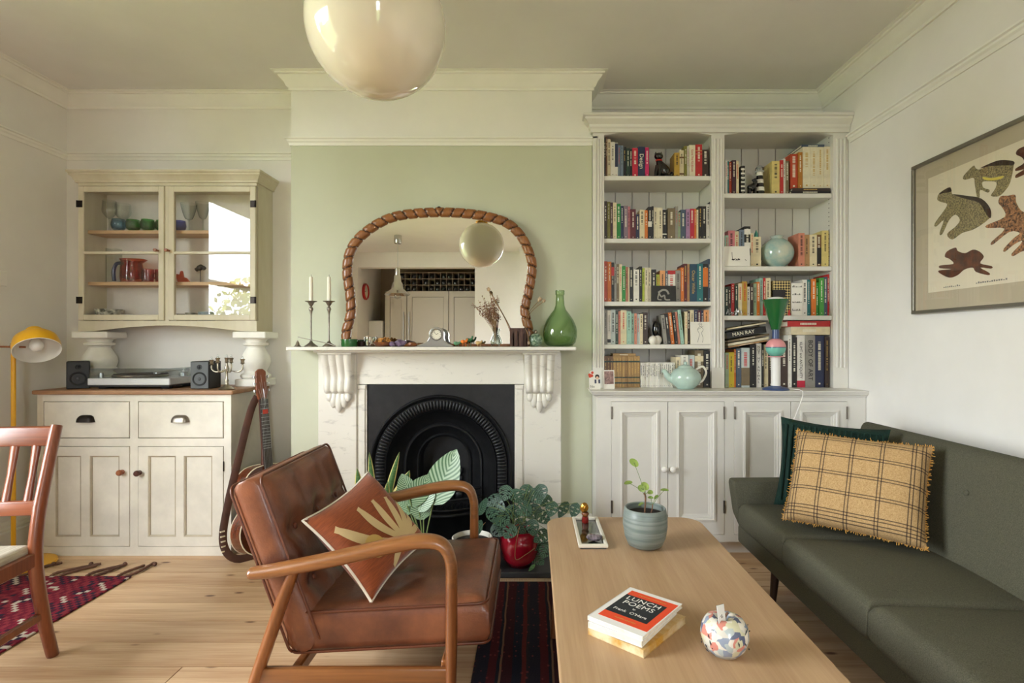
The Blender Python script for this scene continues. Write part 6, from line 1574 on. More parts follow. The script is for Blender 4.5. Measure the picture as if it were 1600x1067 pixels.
def leaf_decal(p0, p1, bend, w, m='cloth_beige'):
    b = new(); q = bmesh.new(); P0, P1 = Vector(p0), Vector(p1); d = P1 - P0; nrm = Vector((-d.y, d.x)).normalized(); rows = []
    n = 18
    for k in range(n + 1):
        s = k / n; c = P0 + d * s + nrm * bend * math.sin(PI * s); ww = w * (math.sin(PI * (.06 + .94 * s)) ** .6 if s < .97 else .35) * (.5 + .5 * s) + .003
        row = []
        for e in (-1, -.5, 0, .5, 1):
            x_, z_ = c + nrm * ww * e; u_, v_ = max(-.97, min(.97, x_ / (S / 2 * .95))), max(-.97, min(.97, z_ / (S / 2 * .95)))
            row.append(q.verts.new((x_, -ph(u_, v_) - .0022, z_)))
        rows.append(row)
    for A, B in zip(rows[:-1], rows[1:]):
        for k in range(4): q.faces.new((A[k], A[k + 1], B[k + 1], B[k]))
    bmesh.ops.recalc_face_normals(q, faces=q.faces); merge(b, q); obj('leaf_motif', b, m, o, local=True, smooth=60)
K = (.045, -.105)
for p1, bd_, w_ in (((-.135, .08), .03, .02), ((-.03, .085), .014, .015), ((.04, .075), .006, .014), ((.1, .055), -.004, .015), ((.145, .02), -.008, .014), ((.155, -.04), -.006, .012), ((.155, -.1), .0, .011), ((.13, -.15), .004, .01), ((-.05, -.142), -.008, .012)): leaf_decal(K, p1, bd_, w_)
b = new(); q = bmesh.new(); c0 = Vector((-.07, -.05)); vs = []
ctr = q.verts.new((c0.x, -ph(c0.x / (S / 2), c0.y / (S / 2)) - .0026, c0.y))
for k in range(24):
    a = 2 * PI * k / 24; x_, z_ = c0.x + .04 * math.cos(a), c0.y + .04 * math.sin(a); vs.append(q.verts.new((x_, -ph(x_ / (S / 2), z_ / (S / 2)) - .0026, z_)))
for k in range(24): q.faces.new((ctr, vs[k], vs[(k + 1) % 24]))
merge(b, q); obj('round_motif', b, mat('cloth_sand', (204, 172, 104), .9), o, local=True)

# ================================================================== green wool sofa along the right wall
mat('sofa_wool', (100, 98, 82), .95, col2=(72, 71, 59), vscale=420, bump=.2, bscale=600, spec=.2)
wood('sofa_wood', (40, 24, 16), (72, 44, 28), axis=2, rough=.4)
sx0 = .985; ys0, ys1 = .92, 2.72
sf = thing('sofa', 'long dark green wool sofa with loose seat cushions and slim arms', 'sofa', (1.4, 1.8, 0))
b = new(); box(b, sx0 + .02, 1.72, ys0 + .02, ys1 - .02, .215, .3, bev=.012, seg=2); obj('base_frame', b, 'sofa_wool', sf, smooth=40)
for i, (ya, yb3) in enumerate(((2.172, 2.632), (1.622, 2.168), (1.072, 1.618))):
    b = new(); slab(b, .60, yb3 - ya, .125, .03, nx=12, ny=12, crown=.018, M=Matrix.Translation((sx0 + .30, (ya + yb3) / 2, .353)) @ Matrix.Rotation(math.radians(2.2), 4, 'Y')); obj('seat_cushion', b, 'sofa_wool', sf, smooth=60)
# back: one reclined pad with buttons
tb = math.radians(17); bl = .46
Mbk = Matrix.Translation((1.6, (ys0 + ys1) / 2, .575)) @ Matrix(((math.sin(tb), 0, -math.cos(tb), 0), (0, 1, 0, 0), (math.cos(tb), 0, math.sin(tb), 0), (0, 0, 0, 1)))
btn = [(.06, v) for v in (-.72, -.43, -.14, .15, .44, .73)]
b = new(); slab(b, bl, ys1 - ys0 - .03, .13, .045, nx=14, ny=48, dimples=btn, dd=.012, dr=.03, crown=.012, M=Mbk); bp_ = obj('backrest', b, 'sofa_wool', sf, smooth=60)
for p_ in btn:
    b = new(); bmesh.ops.create_uvsphere(b, u_segments=10, v_segments=6, radius=.012, matrix=Mbk @ Matrix.Translation((p_[0], p_[1], .069)) @ Matrix.Diagonal((1, 1, .4, 1))); obj('button', b, 'sofa_wool', bp_, smooth=60)
for ya, yb3 in ((2.635, 2.72), (.92, 1.005)):
    b = new(); prism(b, [(sx0 + .06, .225), (1.66, .225), (1.66, .53), (1.5, .53), (sx0 - .018, .525), (sx0 - .02, .5), (sx0 + .0, .36)], ya, yb3, 'XZ', bev=.016); obj('armrest', b, 'sofa_wool', sf, smooth=40)
for x_, y_, dx_ in ((1.11, 2.5, -.02), (1.6, 2.5, .02), (1.11, 1.12, -.02), (1.6, 1.12, .02)):
    b = new(); tube(b, [(x_, y_, .22), (x_ + dx_, y_, 0)], [.022, .014], n=14); obj('leg', b, 'sofa_wood', sf, smooth=50)

# ---- velvet cushion and plaid cushion on the sofa
mat('velvet_green', (16, 38, 32), .75, col2=(28, 54, 46), vscale=26, stretch=(9, 9, .6), spec=.2)
vc = thing('velvet_cushion', 'dark green ribbed velvet cushion behind the plaid cushion', 'cushion', (1.315, 2.43, .635)); vc.rotation_euler = (math.radians(-8), math.radians(4), math.radians(-27))
b = new(); pillow(b, .43, .40, .12, n=18, pinch=.08); obj('cover', b, 'velvet_green', vc, smooth=80, local=True)
b = new(); 
for k in range(17): xx = -.186 + k * .0232; tube(b, [(xx, -(Tk * .545) * ((1 - (xx / .22) ** 4) * (1 - (zz / .2) ** 4)) ** .55 - .0005, zz) for zz in [-.17 + .34 * q / 12 for q in range(13)]], .0035, n=5)
q = obj('velvet_ribs', b, 'velvet_green', vc, smooth=60, local=True); q['kind'] = 'stuff'
def plaid():
    m = bpy.data.materials.new('plaid_mustard'); m.use_nodes = True; nt = m.node_tree; N = nt.nodes.new; L = nt.links.new; bs = nt.nodes['Principled BSDF']; bs.inputs['Roughness'].default_value = .92
    tc = N('ShaderNodeTexCoord'); sp = N('ShaderNodeSeparateXYZ'); L(tc.outputs['Object'], sp.inputs[0])
    def lines(sock, centers, hw):
        acc = None
        for c in centers:
            su = N('ShaderNodeMath'); su.operation = 'SUBTRACT'; su.inputs[1].default_value = c; L(sock, su.inputs[0]); ab = N('ShaderNodeMath'); ab.operation = 'ABSOLUTE'; L(su.outputs[0], ab.inputs[0])
            lt = N('ShaderNodeMath'); lt.operation = 'LESS_THAN'; lt.inputs[1].default_value = hw; L(ab.outputs[0], lt.inputs[0])
            if acc is None: acc = lt.outputs[0]
            else:
                mx = N('ShaderNodeMath'); mx.operation = 'MAXIMUM'; L(acc, mx.inputs[0]); L(lt.outputs[0], mx.inputs[1]); acc = mx.outputs[0]
        return acc
    pr = lambda cs: [v for c in cs for v in (c - .0055, c + .0055)]
    vx = lines(sp.outputs['X'], pr([-.225, -.2, -.115, -.015, .085, .185, .215]), .0019)
    hz = lines(sp.outputs['Z'], pr([-.165, -.14, -.065, .01, .085, .155]), .0019)
    su = N('ShaderNodeMath'); su.operation = 'ADD'; L(vx, su.inputs[0]); L(hz, su.inputs[1]); mu = N('ShaderNodeMath'); mu.operation = 'MULTIPLY'; mu.inputs[1].default_value = .8; mu.use_clamp = True; L(su.outputs[0], mu.inputs[0])
    ns = N('ShaderNodeTexNoise'); ns.inputs['Scale'].default_value = 260; L(tc.outputs['Object'], ns.inputs['Vector']); rp = N('ShaderNodeValToRGB'); rp.color_ramp.elements[0].color = lin((160, 126, 80)); rp.color_ramp.elements[1].color = lin((194, 162, 114)); rp.color_ramp.elements[0].position = .3; rp.color_ramp.elements[1].position = .7; L(ns.outputs['Fac'], rp.inputs[0])
    mc = N('ShaderNodeMix'); mc.data_type = 'RGBA'; L(mu.outputs[0], mc.inputs[0]); L(rp.outputs[0], mc.inputs[6]); mc.inputs[7].default_value = lin((48, 34, 30)); L(mc.outputs[2], bs.inputs['Base Color'])
    bp2 = N('ShaderNodeBump'); bp2.inputs['Strength'].default_value = .2; bp2.inputs['Distance'].default_value = .004; L(ns.outputs['Fac'], bp2.inputs['Height']); L(bp2.outputs[0], bs.inputs['Normal']); MATS['plaid_mustard'] = m
plaid()
# corners of the plaid cushion, found on the seat and against the back
TL, TR_, BR, BL = Vector((1.17, 2.4, .79)), Vector((1.53, 2.08, .735)), Vector((1.43, 2.02, .45)), Vector((1.1, 2.5, .45))
TL = Vector((wx(1255, 2.36), 2.36, wz(676, 2.36))); TR_ = Vector((wx(1460, 2.1), 2.1, wz(701, 2.1))); BR = Vector((wx(1441, 1.95), 1.95, wz(856, 1.95))); BL = Vector((wx(1216, 2.26), 2.26, wz(805, 2.26)))
cen = (TL + TR_ + BR + BL) / 4; ux = ((TR_ - TL) + (BR - BL)).normalized(); vz = ((TL - BL) + (TR_ - BR)); hh_ = vz.length / 2; ww_ = ((TR_ - TL) + (BR - BL)).length / 2; vz = (vz - ux * vz.dot(ux)).normalized(); ny_ = vz.cross(ux)
Mq = Matrix(((ux.x, ny_.x, vz.x, cen.x), (ux.y, ny_.y, vz.y, cen.y), (ux.z, ny_.z, vz.z, cen.z), (0, 0, 0, 1)))
pcu = thing('plaid_cushion', 'mustard yellow cushion with a dark window check and fringed edge', 'cushion', tuple(cen)); pcu.matrix_world = Mq
b = new(); pillow(b, ww_ * 1.02, hh_ * 1.04, .14, n=24, pinch=.05); obj('cover', b, 'plaid_mustard', pcu, smooth=80, local=True)
random.seed(14); b = new(); W2, H2 = ww_ * 1.02, hh_ * 1.04
for k in range(420):
    a = k / 105; i = int(a); f = a - i; u_, v_ = ((-1 + 2 * f, -1), (1, -1 + 2 * f), (1 - 2 * f, 1), (-1, 1 - 2 * f))[i]
    pu = 1 - .05 * (1 - v_ * v_); pv = 1 - .05 * (1 - u_ * u_); pu = pu if abs(u_) > .999 else 1; pv = pv if abs(v_) > .999 else 1
    p = Vector((u_ * W2 / 2 * pu, 0, v_ * H2 / 2 * pv)); o_ = Vector((u_ if abs(u_) > .999 else 0, 0, v_ if abs(v_) > .999 else 0)).normalized()
    e = p + o_ * random.uniform(.002, .007) + Vector((random.gauss(0, .003), random.gauss(0, .004), random.gauss(0, .003))); tube(b, [p - o_ * .003, e], [.0016, .0012], n=4)
q = obj('fringe', b, mat('fringe_mustard', (200, 150, 72), .9), pcu, local=True); q['kind'] = 'stuff'
# ================================================================== rugs
def kilim(name, palette, sx, sy, seed):
    """woven rug: stepped diamonds and bands in the rug plane"""
    m = bpy.data.materials.new(name); m.use_nodes = True; nt = m.node_tree; N = nt.nodes.new; L = nt.links.new; bs = nt.nodes['Principled BSDF']; bs.inputs['Roughness'].default_value = .95; bs.inputs['Specular IOR Level'].default_value = .15
    tc = N('ShaderNodeTexCoord'); mp = N('ShaderNodeMapping'); mp.inputs['Scale'].default_value = (sx, sy, 1); L(tc.outputs['Object'], mp.inputs[0])
    sn = N('ShaderNodeVectorMath'); sn.operation = 'SNAP'; sn.inputs[1].default_value = (.05, .05, 1); L(mp.outputs[0], sn.inputs[0])
    vo = N('ShaderNodeTexVoronoi'); vo.distance = 'MANHATTAN'; vo.inputs['Scale'].default_value = 2.2; vo.inputs['Randomness'].default_value = .35; L(sn.outputs[0], vo.inputs['Vector'])
    mu = N('ShaderNodeMath'); mu.operation = 'MULTIPLY'; mu.inputs[1].default_value = 2.3; L(vo.outputs['Distance'], mu.inputs[0]); fr = N('ShaderNodeMath'); fr.operation = 'FRACT'; L(mu.outputs[0], fr.inputs[0])
    rp = N('ShaderNodeValToRGB'); rp.color_ramp.interpolation = 'CONSTANT'; els = rp.color_ramp.elements
    for i, c in enumerate(palette):
        if i < 2: e = els[i]; e.position = i / len(palette)
        else: e = els.new(i / len(palette))
        e.color = lin(c)
    L(fr.outputs[0], rp.inputs[0])
    # narrow border bands along the length
    sp = N('ShaderNodeSeparateXYZ'); L(sn.outputs[0], sp.inputs[0]); w = N('ShaderNodeMath'); w.operation = 'MULTIPLY'; w.inputs[1].default_value = 1.7; L(sp.outputs['X'], w.inputs[0]); f2 = N('ShaderNodeMath'); f2.operation = 'FRACT'; L(w.outputs[0], f2.inputs[0])
    gt = N('ShaderNodeMath'); gt.operation = 'GREATER_THAN'; gt.inputs[1].default_value = .72; L(f2.outputs[0], gt.inputs[0])
    ck = N('ShaderNodeTexChecker'); ck.inputs['Scale'].default_value = 16; ck.inputs[1].default_value = lin(palette[0]); ck.inputs[2].default_value = lin(palette[-1]); L(sn.outputs[0], ck.inputs[0])
    mc = N('ShaderNodeMix'); mc.data_type = 'RGBA'; L(gt.outputs[0], mc.inputs[0]); L(rp.outputs[0], mc.inputs[6]); L(ck.outputs[0], mc.inputs[7])
    ns = N('ShaderNodeTexNoise'); ns.inputs['Scale'].default_value = 180; L(tc.outputs['Object'], ns.inputs['Vector']); bp2 = N('ShaderNodeBump'); bp2.inputs['Strength'].default_value = .4; bp2.inputs['Distance'].default_value = .006; L(ns.outputs['Fac'], bp2.inputs['Height']); L(bp2.outputs[0], bs.inputs['Normal'])
    L(mc.outputs[2], bs.inputs['Base Color']); MATS[name] = m
kilim('kilim_red', [(96, 22, 38), (40, 30, 44), (112, 28, 44), (176, 164, 148), (58, 24, 36), (120, 40, 48)], 2.4, 2.4, 1)
def striped_rug(name):
    """dark flat-weave: narrow stripes along the length, each with a row of small woven marks"""
    m = bpy.data.materials.new(name); m.use_nodes = True; nt = m.node_tree; N = nt.nodes.new; L = nt.links.new; bs = nt.nodes['Principled BSDF']; bs.inputs['Roughness'].default_value = .95; bs.inputs['Specular IOR Level'].default_value = .15
    tc = N('ShaderNodeTexCoord'); sp = N('ShaderNodeSeparateXYZ'); L(tc.outputs['Object'], sp.inputs[0])
    ns = N('ShaderNodeTexNoise'); ns.inputs['Scale'].default_value = 5; L(tc.outputs['Object'], ns.inputs['Vector']); wob = N('ShaderNodeMath'); wob.operation = 'MULTIPLY_ADD'; wob.inputs[1].default_value = .02; L(ns.outputs['Fac'], wob.inputs[0]); L(sp.outputs['X'], wob.inputs[2])
    mu = N('ShaderNodeMath'); mu.operation = 'MULTIPLY'; mu.inputs[1].default_value = 5.2; L(wob.outputs[0], mu.inputs[0]); fr = N('ShaderNodeMath'); fr.operation = 'FRACT'; L(mu.outputs[0], fr.inputs[0])
    rp = N('ShaderNodeValToRGB'); rp.color_ramp.interpolation = 'CONSTANT'; els = rp.color_ramp.elements
    for i, (p_, c) in enumerate(((0, (34, 30, 40)), (.2, (70, 24, 30)), (.36, (28, 28, 38)), (.42, (112, 84, 66)), (.46, (52, 22, 30)), (.66, (30, 30, 42)), (.84, (84, 34, 34)), (.93, (40, 34, 40)))):
        e = els[i] if i < 2 else els.new(p_); e.position = p_; e.color = lin(c)
    L(fr.outputs[0], rp.inputs[0])
    mp = N('ShaderNodeMapping'); mp.inputs['Scale'].default_value = (42, 30, 1); L(tc.outputs['Object'], mp.inputs[0]); vo = N('ShaderNodeTexVoronoi'); vo.inputs['Scale'].default_value = 1; vo.inputs['Randomness'].default_value = .5; L(mp.outputs[0], vo.inputs['Vector'])
    lt = N('ShaderNodeMath'); lt.operation = 'LESS_THAN'; lt.inputs[1].default_value = .2; L(vo.outputs['Distance'], lt.inputs[0]); ml = N('ShaderNodeMath'); ml.operation = 'MULTIPLY'; ml.inputs[1].default_value = .45; L(lt.outputs[0], ml.inputs[0])
    mc = N('ShaderNodeMix'); mc.data_type = 'RGBA'; L(ml.outputs[0], mc.inputs[0]); L(rp.outputs[0], mc.inputs[6]); mc.inputs[7].default_value = lin((128, 62, 58)); L(mc.outputs[2], bs.inputs['Base Color'])
    n2 = N('ShaderNodeTexNoise'); n2.inputs['Scale'].default_value = 180; L(tc.outputs['Object'], n2.inputs['Vector']); bp2 = N('ShaderNodeBump'); bp2.inputs['Strength'].default_value = .4; bp2.inputs['Distance'].default_value = .006; L(n2.outputs['Fac'], bp2.inputs['Height']); L(bp2.outputs[0], bs.inputs['Normal']); MATS[name] = m
striped_rug('kilim_dark')
r1 = thing('patterned_rug', 'red and navy patterned rug with braided tassels under the dining chair', 'rug', (-2.45, 1.8, 0))
b = new(); box(b, -2.92, -2.03, .75, 2.79, .0008, .008, bev=.003); obj('pile', b, 'kilim_red', r1)
mat('tassel_brown', (104, 72, 56), .9, var=.2); random.seed(5)
for x_ in (-2.82, -2.62, -2.42, -2.24, -2.08):
    for s in (-.02, .02):
        e = (x_ + random.uniform(.02, .12), 2.79 + random.uniform(.12, .17), .008); b = new()
        pts = smooth_path([(x_ + s, 2.785, .007), (x_ + s * 1.5 + .02, 2.84, .009), e], 6); n = len(pts); tube(b, pts, [.006 + .0015 * (k % 2) for k in range(n)], n=6); obj('tassel', b, 'tassel_brown', r1, smooth=60)
    b = new(); bmesh.ops.create_uvsphere(b, u_segments=8, v_segments=6, radius=.011, matrix=Matrix.Translation((x_ + .07, 2.93, .011))); obj('knot', b, 'tassel_brown', r1, smooth=60)
r2 = thing('patterned_rug', 'dark red and navy striped rug under the coffee table', 'rug', (.2, 1.6, 0))
b = new(); box(b, -.215, .78, .45, 2.725, .0008, .008, bev=.003); obj('pile', b, 'kilim_dark', r2)
b = new(); random.seed(6)
for k in range(150): xx = -.21 + k * .0065; tube(b, [(xx, 2.724, .005), (xx + random.uniform(-.004, .004), 2.724 + random.uniform(.025, .042), .0035)], [.0018, .001], n=4)
q = obj('fringe', b, mat('fringe_cream', (206, 196, 176), .9), r2); q['kind'] = 'stuff'

# ================================================================== coffee table and what lies on it
wood('oak_table', (162, 128, 94), (194, 162, 126), axis=1, scale=1.2, rough=.42, bump=.04, contrast=(.25, .75)); wood('table_leg', (96, 58, 34), (132, 84, 52), axis=2, rough=.4)
ZT2 = .45
tx0_, tx1_, ty0_, ty1_ = .06, .695, .92, 2.335
ct = thing('coffee_table', 'long pale oak coffee table with rounded corners and dark legs', 'table', (.38, 1.63, 0))
R = .085; poly = []
for sx, sy, a0 in ((tx1_ - R, ty1_ - R, 0), (tx0_ + R, ty1_ - R, 90), (tx0_ + R, ty0_ + R, 180), (tx1_ - R, ty0_ + R, 270)):
    for k in range(9): a = math.radians(a0 + 90 * k / 8); poly.append((sx + R * math.cos(a), sy + R * math.sin(a)))
b = new(); prism(b, poly, ZT2 - .022, ZT2, 'XY', bev=.004); obj('table_top', b, 'oak_table', ct)
b = new(); box(b, tx0_ + .07, tx1_ - .07, ty0_ + .1, ty0_ + .125, .37, ZT2 - .0225); box(b, tx0_ + .07, tx1_ - .07, ty1_ - .125, ty1_ - .1, .37, ZT2 - .0225); box(b, tx0_ + .07, tx0_ + .092, ty0_ + .125, ty1_ - .125, .37, ZT2 - .0225); box(b, tx1_ - .092, tx1_ - .07, ty0_ + .125, ty1_ - .125, .37, ZT2 - .0225); obj('apron', b, 'table_leg', ct)
for x_, y_, dx_ in ((tx0_ + .06, ty1_ - .13, -.035), (tx1_ - .06, ty1_ - .13, .035), (tx0_ + .06, ty0_ + .13, -.035), (tx1_ - .06, ty0_ + .13, .035)):
    b = new(); tube(b, [(x_, y_, ZT2 - .023), (x_ + dx_, y_, .0098)], [.021, .014], n=14); obj('leg', b, 'table_leg', ct, smooth=50)
# plant pot
px_, py_ = wx(1008, 2.0), 2.0
mat('pot_glaze', (136, 144, 138), .4, col2=(104, 116, 112), vscale=5, stretch=(1, 1, 26), bump=.12, bscale=12); mat('soil', (34, 26, 20), .95, bump=.5, bscale=90, var=.3)
pp = thing('potted_seedling', 'small pilea seedling in a grey ribbed ceramic pot', 'plant', (px_, py_, ZT2))
b = new(); lathe(b, [(0, .0005), (.045, .0005), (.062, .01), (.074, .04), (.08, .08), (.079, .115), (.074, .14), (.071, .142), (.067, .139), (.071, .115), (.071, .1)], px_, py_, ZT2, n=48); obj('pot', b, 'pot_glaze', pp, smooth=60)
b = new(); lathe(b, [(.0711, .118), (.04, .122), (0, .12)], px_, py_, ZT2, n=32); obj('soil', b, 'soil', pp, smooth=60)
mat('stem_brown', (120, 84, 56), .7, col2=(84, 58, 42), vscale=60); mat('pilea_leaf', (112, 142, 62), .4, col2=(150, 172, 90), vscale=20); mat('stem_green', (110, 128, 74), .6)
Q = lambda qx, qy, d=2.0: Vector((wx(940 + qx / 5.336, d), d, wz(690 + qy / 5.336, d)))
zs0 = ZT2 + .121
for pts, r in (([Q(358, 640), Q(362, 560), Q(366, 460), Q(352, 430)], .0032), ([Q(410, 640), Q(422, 560), Q(425, 520)], .0022)):
    pts[0].z = zs0 - .004; b = new(); tube(b, smooth_path(pts, 5), r, n=7); obj('stem', b, 'stem_brown', pp, smooth=60)
def round_leaf(c, r1_, r2_, ang, tilt_, root, m='pilea_leaf', par=pp):
    b = new(); tube(b, smooth_path([root, (root + c) / 2 + Vector((0, 0, .004)), c], 4), .001, n=5); st_ = obj('leaf_stalk', b, 'stem_green', par, smooth=60)
    q = bmesh.new(); M_ = Matrix.Translation(c) @ Matrix.Rotation(ang, 4, 'Y') @ Matrix.Rotation(tilt_, 4, 'X'); ctr = q.verts.new(M_ @ Vector((0, .002, 0))); ring = [q.verts.new(M_ @ Vector((r1_ * math.cos(2 * PI * k / 16), -.0015 * math.cos(4 * PI * k / 16), r2_ * math.sin(2 * PI * k / 16)))) for k in range(16)]
    for k in range(16): q.faces.new((ctr, ring[k], ring[(k + 1) % 16]))
    e = bmesh.ops.extrude_face_region(q, geom=list(q.faces)); bmesh.ops.translate(q, verts=[v for v in e['geom'] if isinstance(v, bmesh.types.BMVert)], vec=(0, .0008, 0)); bmesh.ops.recalc_face_normals(q, faces=q.faces)
    b = new(); merge(b, q); obj('leaf', b, m, st_, smooth=60)
root = Q(365, 440); root2 = Q(424, 530)
for cx_, cy_, a, c_, ang, tl, rt in ((270, 175, .0195, .013, .75, .3, root), (222, 342, .0155, .008, -.15, .3, root), (362, 370, .0175, .013, .9, .3, root), (333, 390, .0155, .0115, .5, -.3, root), (405, 422, .0105, .009, 0, .2, root), (525, 402, .0155, .0055, .05, .3, root2), (455, 462, .0105, .006, -.8, .3, root2), (408, 466, .0105, .0055, .1, .3, root2), (328, 520, .0105, .005, -.5, .2, root2)):
    round_leaf(Q(cx_, cy_), a, c_, ang, tl, rt)
# slim tray with a bottle-stopper figure and a dark stone
tr = thing('slim_tray', 'long white rimmed tray with a dark mirrored inside', 'tray', (.218, 2.125, ZT2))
b = new(); x0, x1, y0, y1 = .165, .271, 1.965, 2.285
for a in ((x0, x1, y0, y0 + .012), (x0, x1, y1 - .012, y1), (x0, x0 + .012, y0 + .012, y1 - .012), (x1 - .012, x1, y0 + .012, y1 - .012)): box(b, *a, ZT2 + .006, ZT2 + .018, bev=.002)
obj('rim', b, mat('tray_white', (222, 216, 200), .4), tr)
b = new(); box(b, x0 + .006, x1 - .006, y0 + .006, y1 - .006, ZT2 + .0005, ZT2 + .007); obj('base', b, mat('tray_inside', (40, 46, 36), .08, coat=.5), tr)
xk, yk = .215, 2.24
kn = thing('brass_stopper', 'brass topped bottle stopper standing on the tray', 'stopper', (xk, yk, ZT2 + .007))
b = new(); lathe(b, [(0, 0), (.013, 0), (.014, .004), (.013, .024), (0, .024)], xk, yk, ZT2 + .0075, n=18); obj('red_foot', b, mat('red_resin', (120, 26, 20), .3), kn, smooth=50)
b = new(); lathe(b, [(.007, .024), (.012, .028), (.016, .036), (.012, .042)], xk, yk, ZT2 + .0075, n=14); obj('collar', b, 'agate', kn, smooth=60)
b = new(); bmesh.ops.create_icosphere(b, subdivisions=2, radius=1); random.seed(2)
for v in b.verts: v.co = Vector((xk - .004 + v.co.x * .017, yk + v.co.y * .015, ZT2 + .068 + v.co.z * .021)) + Vector((random.gauss(0, .0012), 0, random.gauss(0, .0012)))
obj('brass_head', b, mat('brass', (180, 130, 50), .3, metal=.8, var=.2, vscale=60), kn)
b = new(); bmesh.ops.create_icosphere(b, subdivisions=2, radius=1)
for v in b.verts: v.co = Vector((.228 + v.co.x * .031, 2.03 + v.co.y * .024, ZT2 + .0225 + v.co.z * .0145 * random.uniform(.8, 1.1)))
tag(obj('agate_stone', b, mat('agate_black', (26, 24, 26), .12, coat=.6, col2=(128, 116, 124), vscale=40, stretch=(3, .6, .6))), 'banded black agate stone lying on the tray', 'stone')
# pile of three books
def table_book(name, lab, w, h, t, z, cx, cy, rz, cover, edge, grp='books on the coffee table'):
    o = thing('book', lab, 'book', (cx, cy, z), rz, grp)
    b = new(); box(b, -w / 2, w / 2, -h / 2, h / 2, t - .0012, t, bev=.0003); cv = obj('front_cover', b, cover, o, local=True)
    b = new(); box(b, -w / 2, w / 2, -h / 2, h / 2, .0002, .0012); obj('back_cover', b, cover, o, local=True)
    b = new(); box(b, -w / 2 - .0005, -w / 2 + .0012, -h / 2, h / 2, .0002, t); obj('spine', b, cover, o, local=True)
    b = new(); box(b, -w / 2 + .0015, w / 2 - .0015, -h / 2 + .0012, h / 2 - .0012, .0013, t - .0013); obj('pages', b, edge, o, local=True)
    return o, cv
mat('old_yellow', (190, 140, 48), .6, col2=(222, 206, 170), vscale=16); mat('book_white', (232, 230, 226), .45); mat('lp_orange', (226, 72, 34), .5); mat('lp_navy', (22, 30, 38), .5)
rz_ = math.radians(-40); bcx, bcy = .268, 1.425
table_book('b1', 'worn yellow book at the bottom of the coffee table pile', .16, .215, .019, ZT2 + .0005, bcx + .004, bcy - .004, rz_ - .03, 'old_yellow', 'old_yellow')
table_book('b2', 'white book in the middle of the coffee table pile', .148, .205, .016, ZT2 + .0205, bcx - .006, bcy - .002, rz_ + .04, 'book_white', 'paper')
o, cv = table_book('b3', 'orange, black and white copy of Lunch Poems topping the pile', .156, .213, .011, ZT2 + .0375, bcx, bcy, rz_, 'book_white', 'paper')
T = .0111
b = new(); box(b, -.063, .075, -.082, .09, T - .0001, T + .0002); oo = obj('orange_panel', b, 'lp_orange', o, local=True)
b = new(); box(b, -.063, .057, -.05, .062, T + .0002, T + .0004); obj('black_panel', b, 'lp_navy', o, local=True)
def tt_(s, size, x_, y_, m, **k): obj('lettering', text_bm(s, size, Matrix.Translation((x_, y_, T + .0005)), depth=.0001, **k), m, o, local=True)
mat('print_white', (236, 234, 228), .5)
tt_('LUNCH', .0285, -.003, .045, 'print_white', spacing=1.05); tt_('POEMS', .0285, -.003, .018, 'print_white', spacing=1.05); tt_('by', .009, -.003, -.004, 'print_white'); tt_("Frank  O'Hara", .0165, -.003, -.026, 'print_white')
tt_('THE POCKET POETS SERIES', .0068, .006, .076, 'print_gold'); tt_('NUMBER NINETEEN', .0068, .006, -.066, 'print_gold')
# painted apple ornament with its price tag
xa_, ya_ = wx(1132, 1.31), 1.31
def painted():
    m = bpy.data.materials.new('painted_paper'); m.use_nodes = True; nt = m.node_tree; N = nt.nodes.new; L = nt.links.new; bs = nt.nodes['Principled BSDF']; bs.inputs['Roughness'].default_value = .25; bs.inputs['Coat Weight'].default_value = .4
    tc = N('ShaderNodeTexCoord'); ns = N('ShaderNodeTexNoise'); ns.inputs['Scale'].default_value = 30; L(tc.outputs['Object'], ns.inputs['Vector']); ad = N('ShaderNodeVectorMath'); ad.operation = 'MULTIPLY_ADD'; ad.inputs[1].default_value = (.03, .03, .03); L(ns.outputs['Color'], ad.inputs[0]); L(tc.outputs['Object'], ad.inputs[2])
    vo = N('ShaderNodeTexVoronoi'); vo.inputs['Scale'].default_value = 62; L(ad.outputs[0], vo.inputs['Vector']); sp = N('ShaderNodeSeparateColor'); L(vo.outputs['Color'], sp.inputs[0])
    rp = N('ShaderNodeValToRGB'); rp.color_ramp.interpolation = 'CONSTANT'; cs = [(206, 202, 190), (140, 150, 168), (216, 210, 198), (92, 100, 128), (206, 134, 120), (176, 186, 186), (208, 204, 172), (224, 218, 206)]
    for i, c in enumerate(cs):
        e = rp.color_ramp.elements[i] if i < 2 else rp.color_ramp.elements.new(i / 8); e.position = i / 8; e.color = lin(c)
    L(sp.outputs[0], rp.inputs[0]); L(rp.outputs[0], bs.inputs['Base Color']); MATS['painted_paper'] = m
painted()
ap = thing('apple_ornament', 'hand painted floral apple shaped ornament on the coffee table', 'ornament', (xa_, ya_, ZT2)); r = .056
b = new(); lathe(b, [(0, .006), (.018, .001), (.034, .004), (.048, .02), (.056, .045), (.053, .068), (.042, .084), (.026, .089), (.012, .084), (.004, .074), (0, .073)], 0, 0, 0, n=40); obj('body', b, 'painted_paper', ap, smooth=70, local=True)
b = new(); tube(b, smooth_path([(0, 0, .074), (.002, 0, .088), (.008, 0, .098)], 4), .003, n=7); obj('stalk', b, 'stem_brown', ap, smooth=60, local=True)
random.seed(31); bl = new()
for k in range(16):
    a = random.uniform(-PI, 0.3); zz = random.uniform(.02, .075); rr = .0563 * math.sin(math.acos(max(-1, min(1, (zz - .045) / .062)))) ** .7; d = random.uniform(-.25, .25)
    p0 = Vector((rr * math.cos(a), rr * math.sin(a), zz)); p1 = Vector((rr * math.cos(a + d), rr * math.sin(a + d), zz + random.uniform(-.012, .012))); tube(bl, [p0, (p0 + p1) / 2 * 1.01, p1], [.0004, .0016, .0004], n=5)
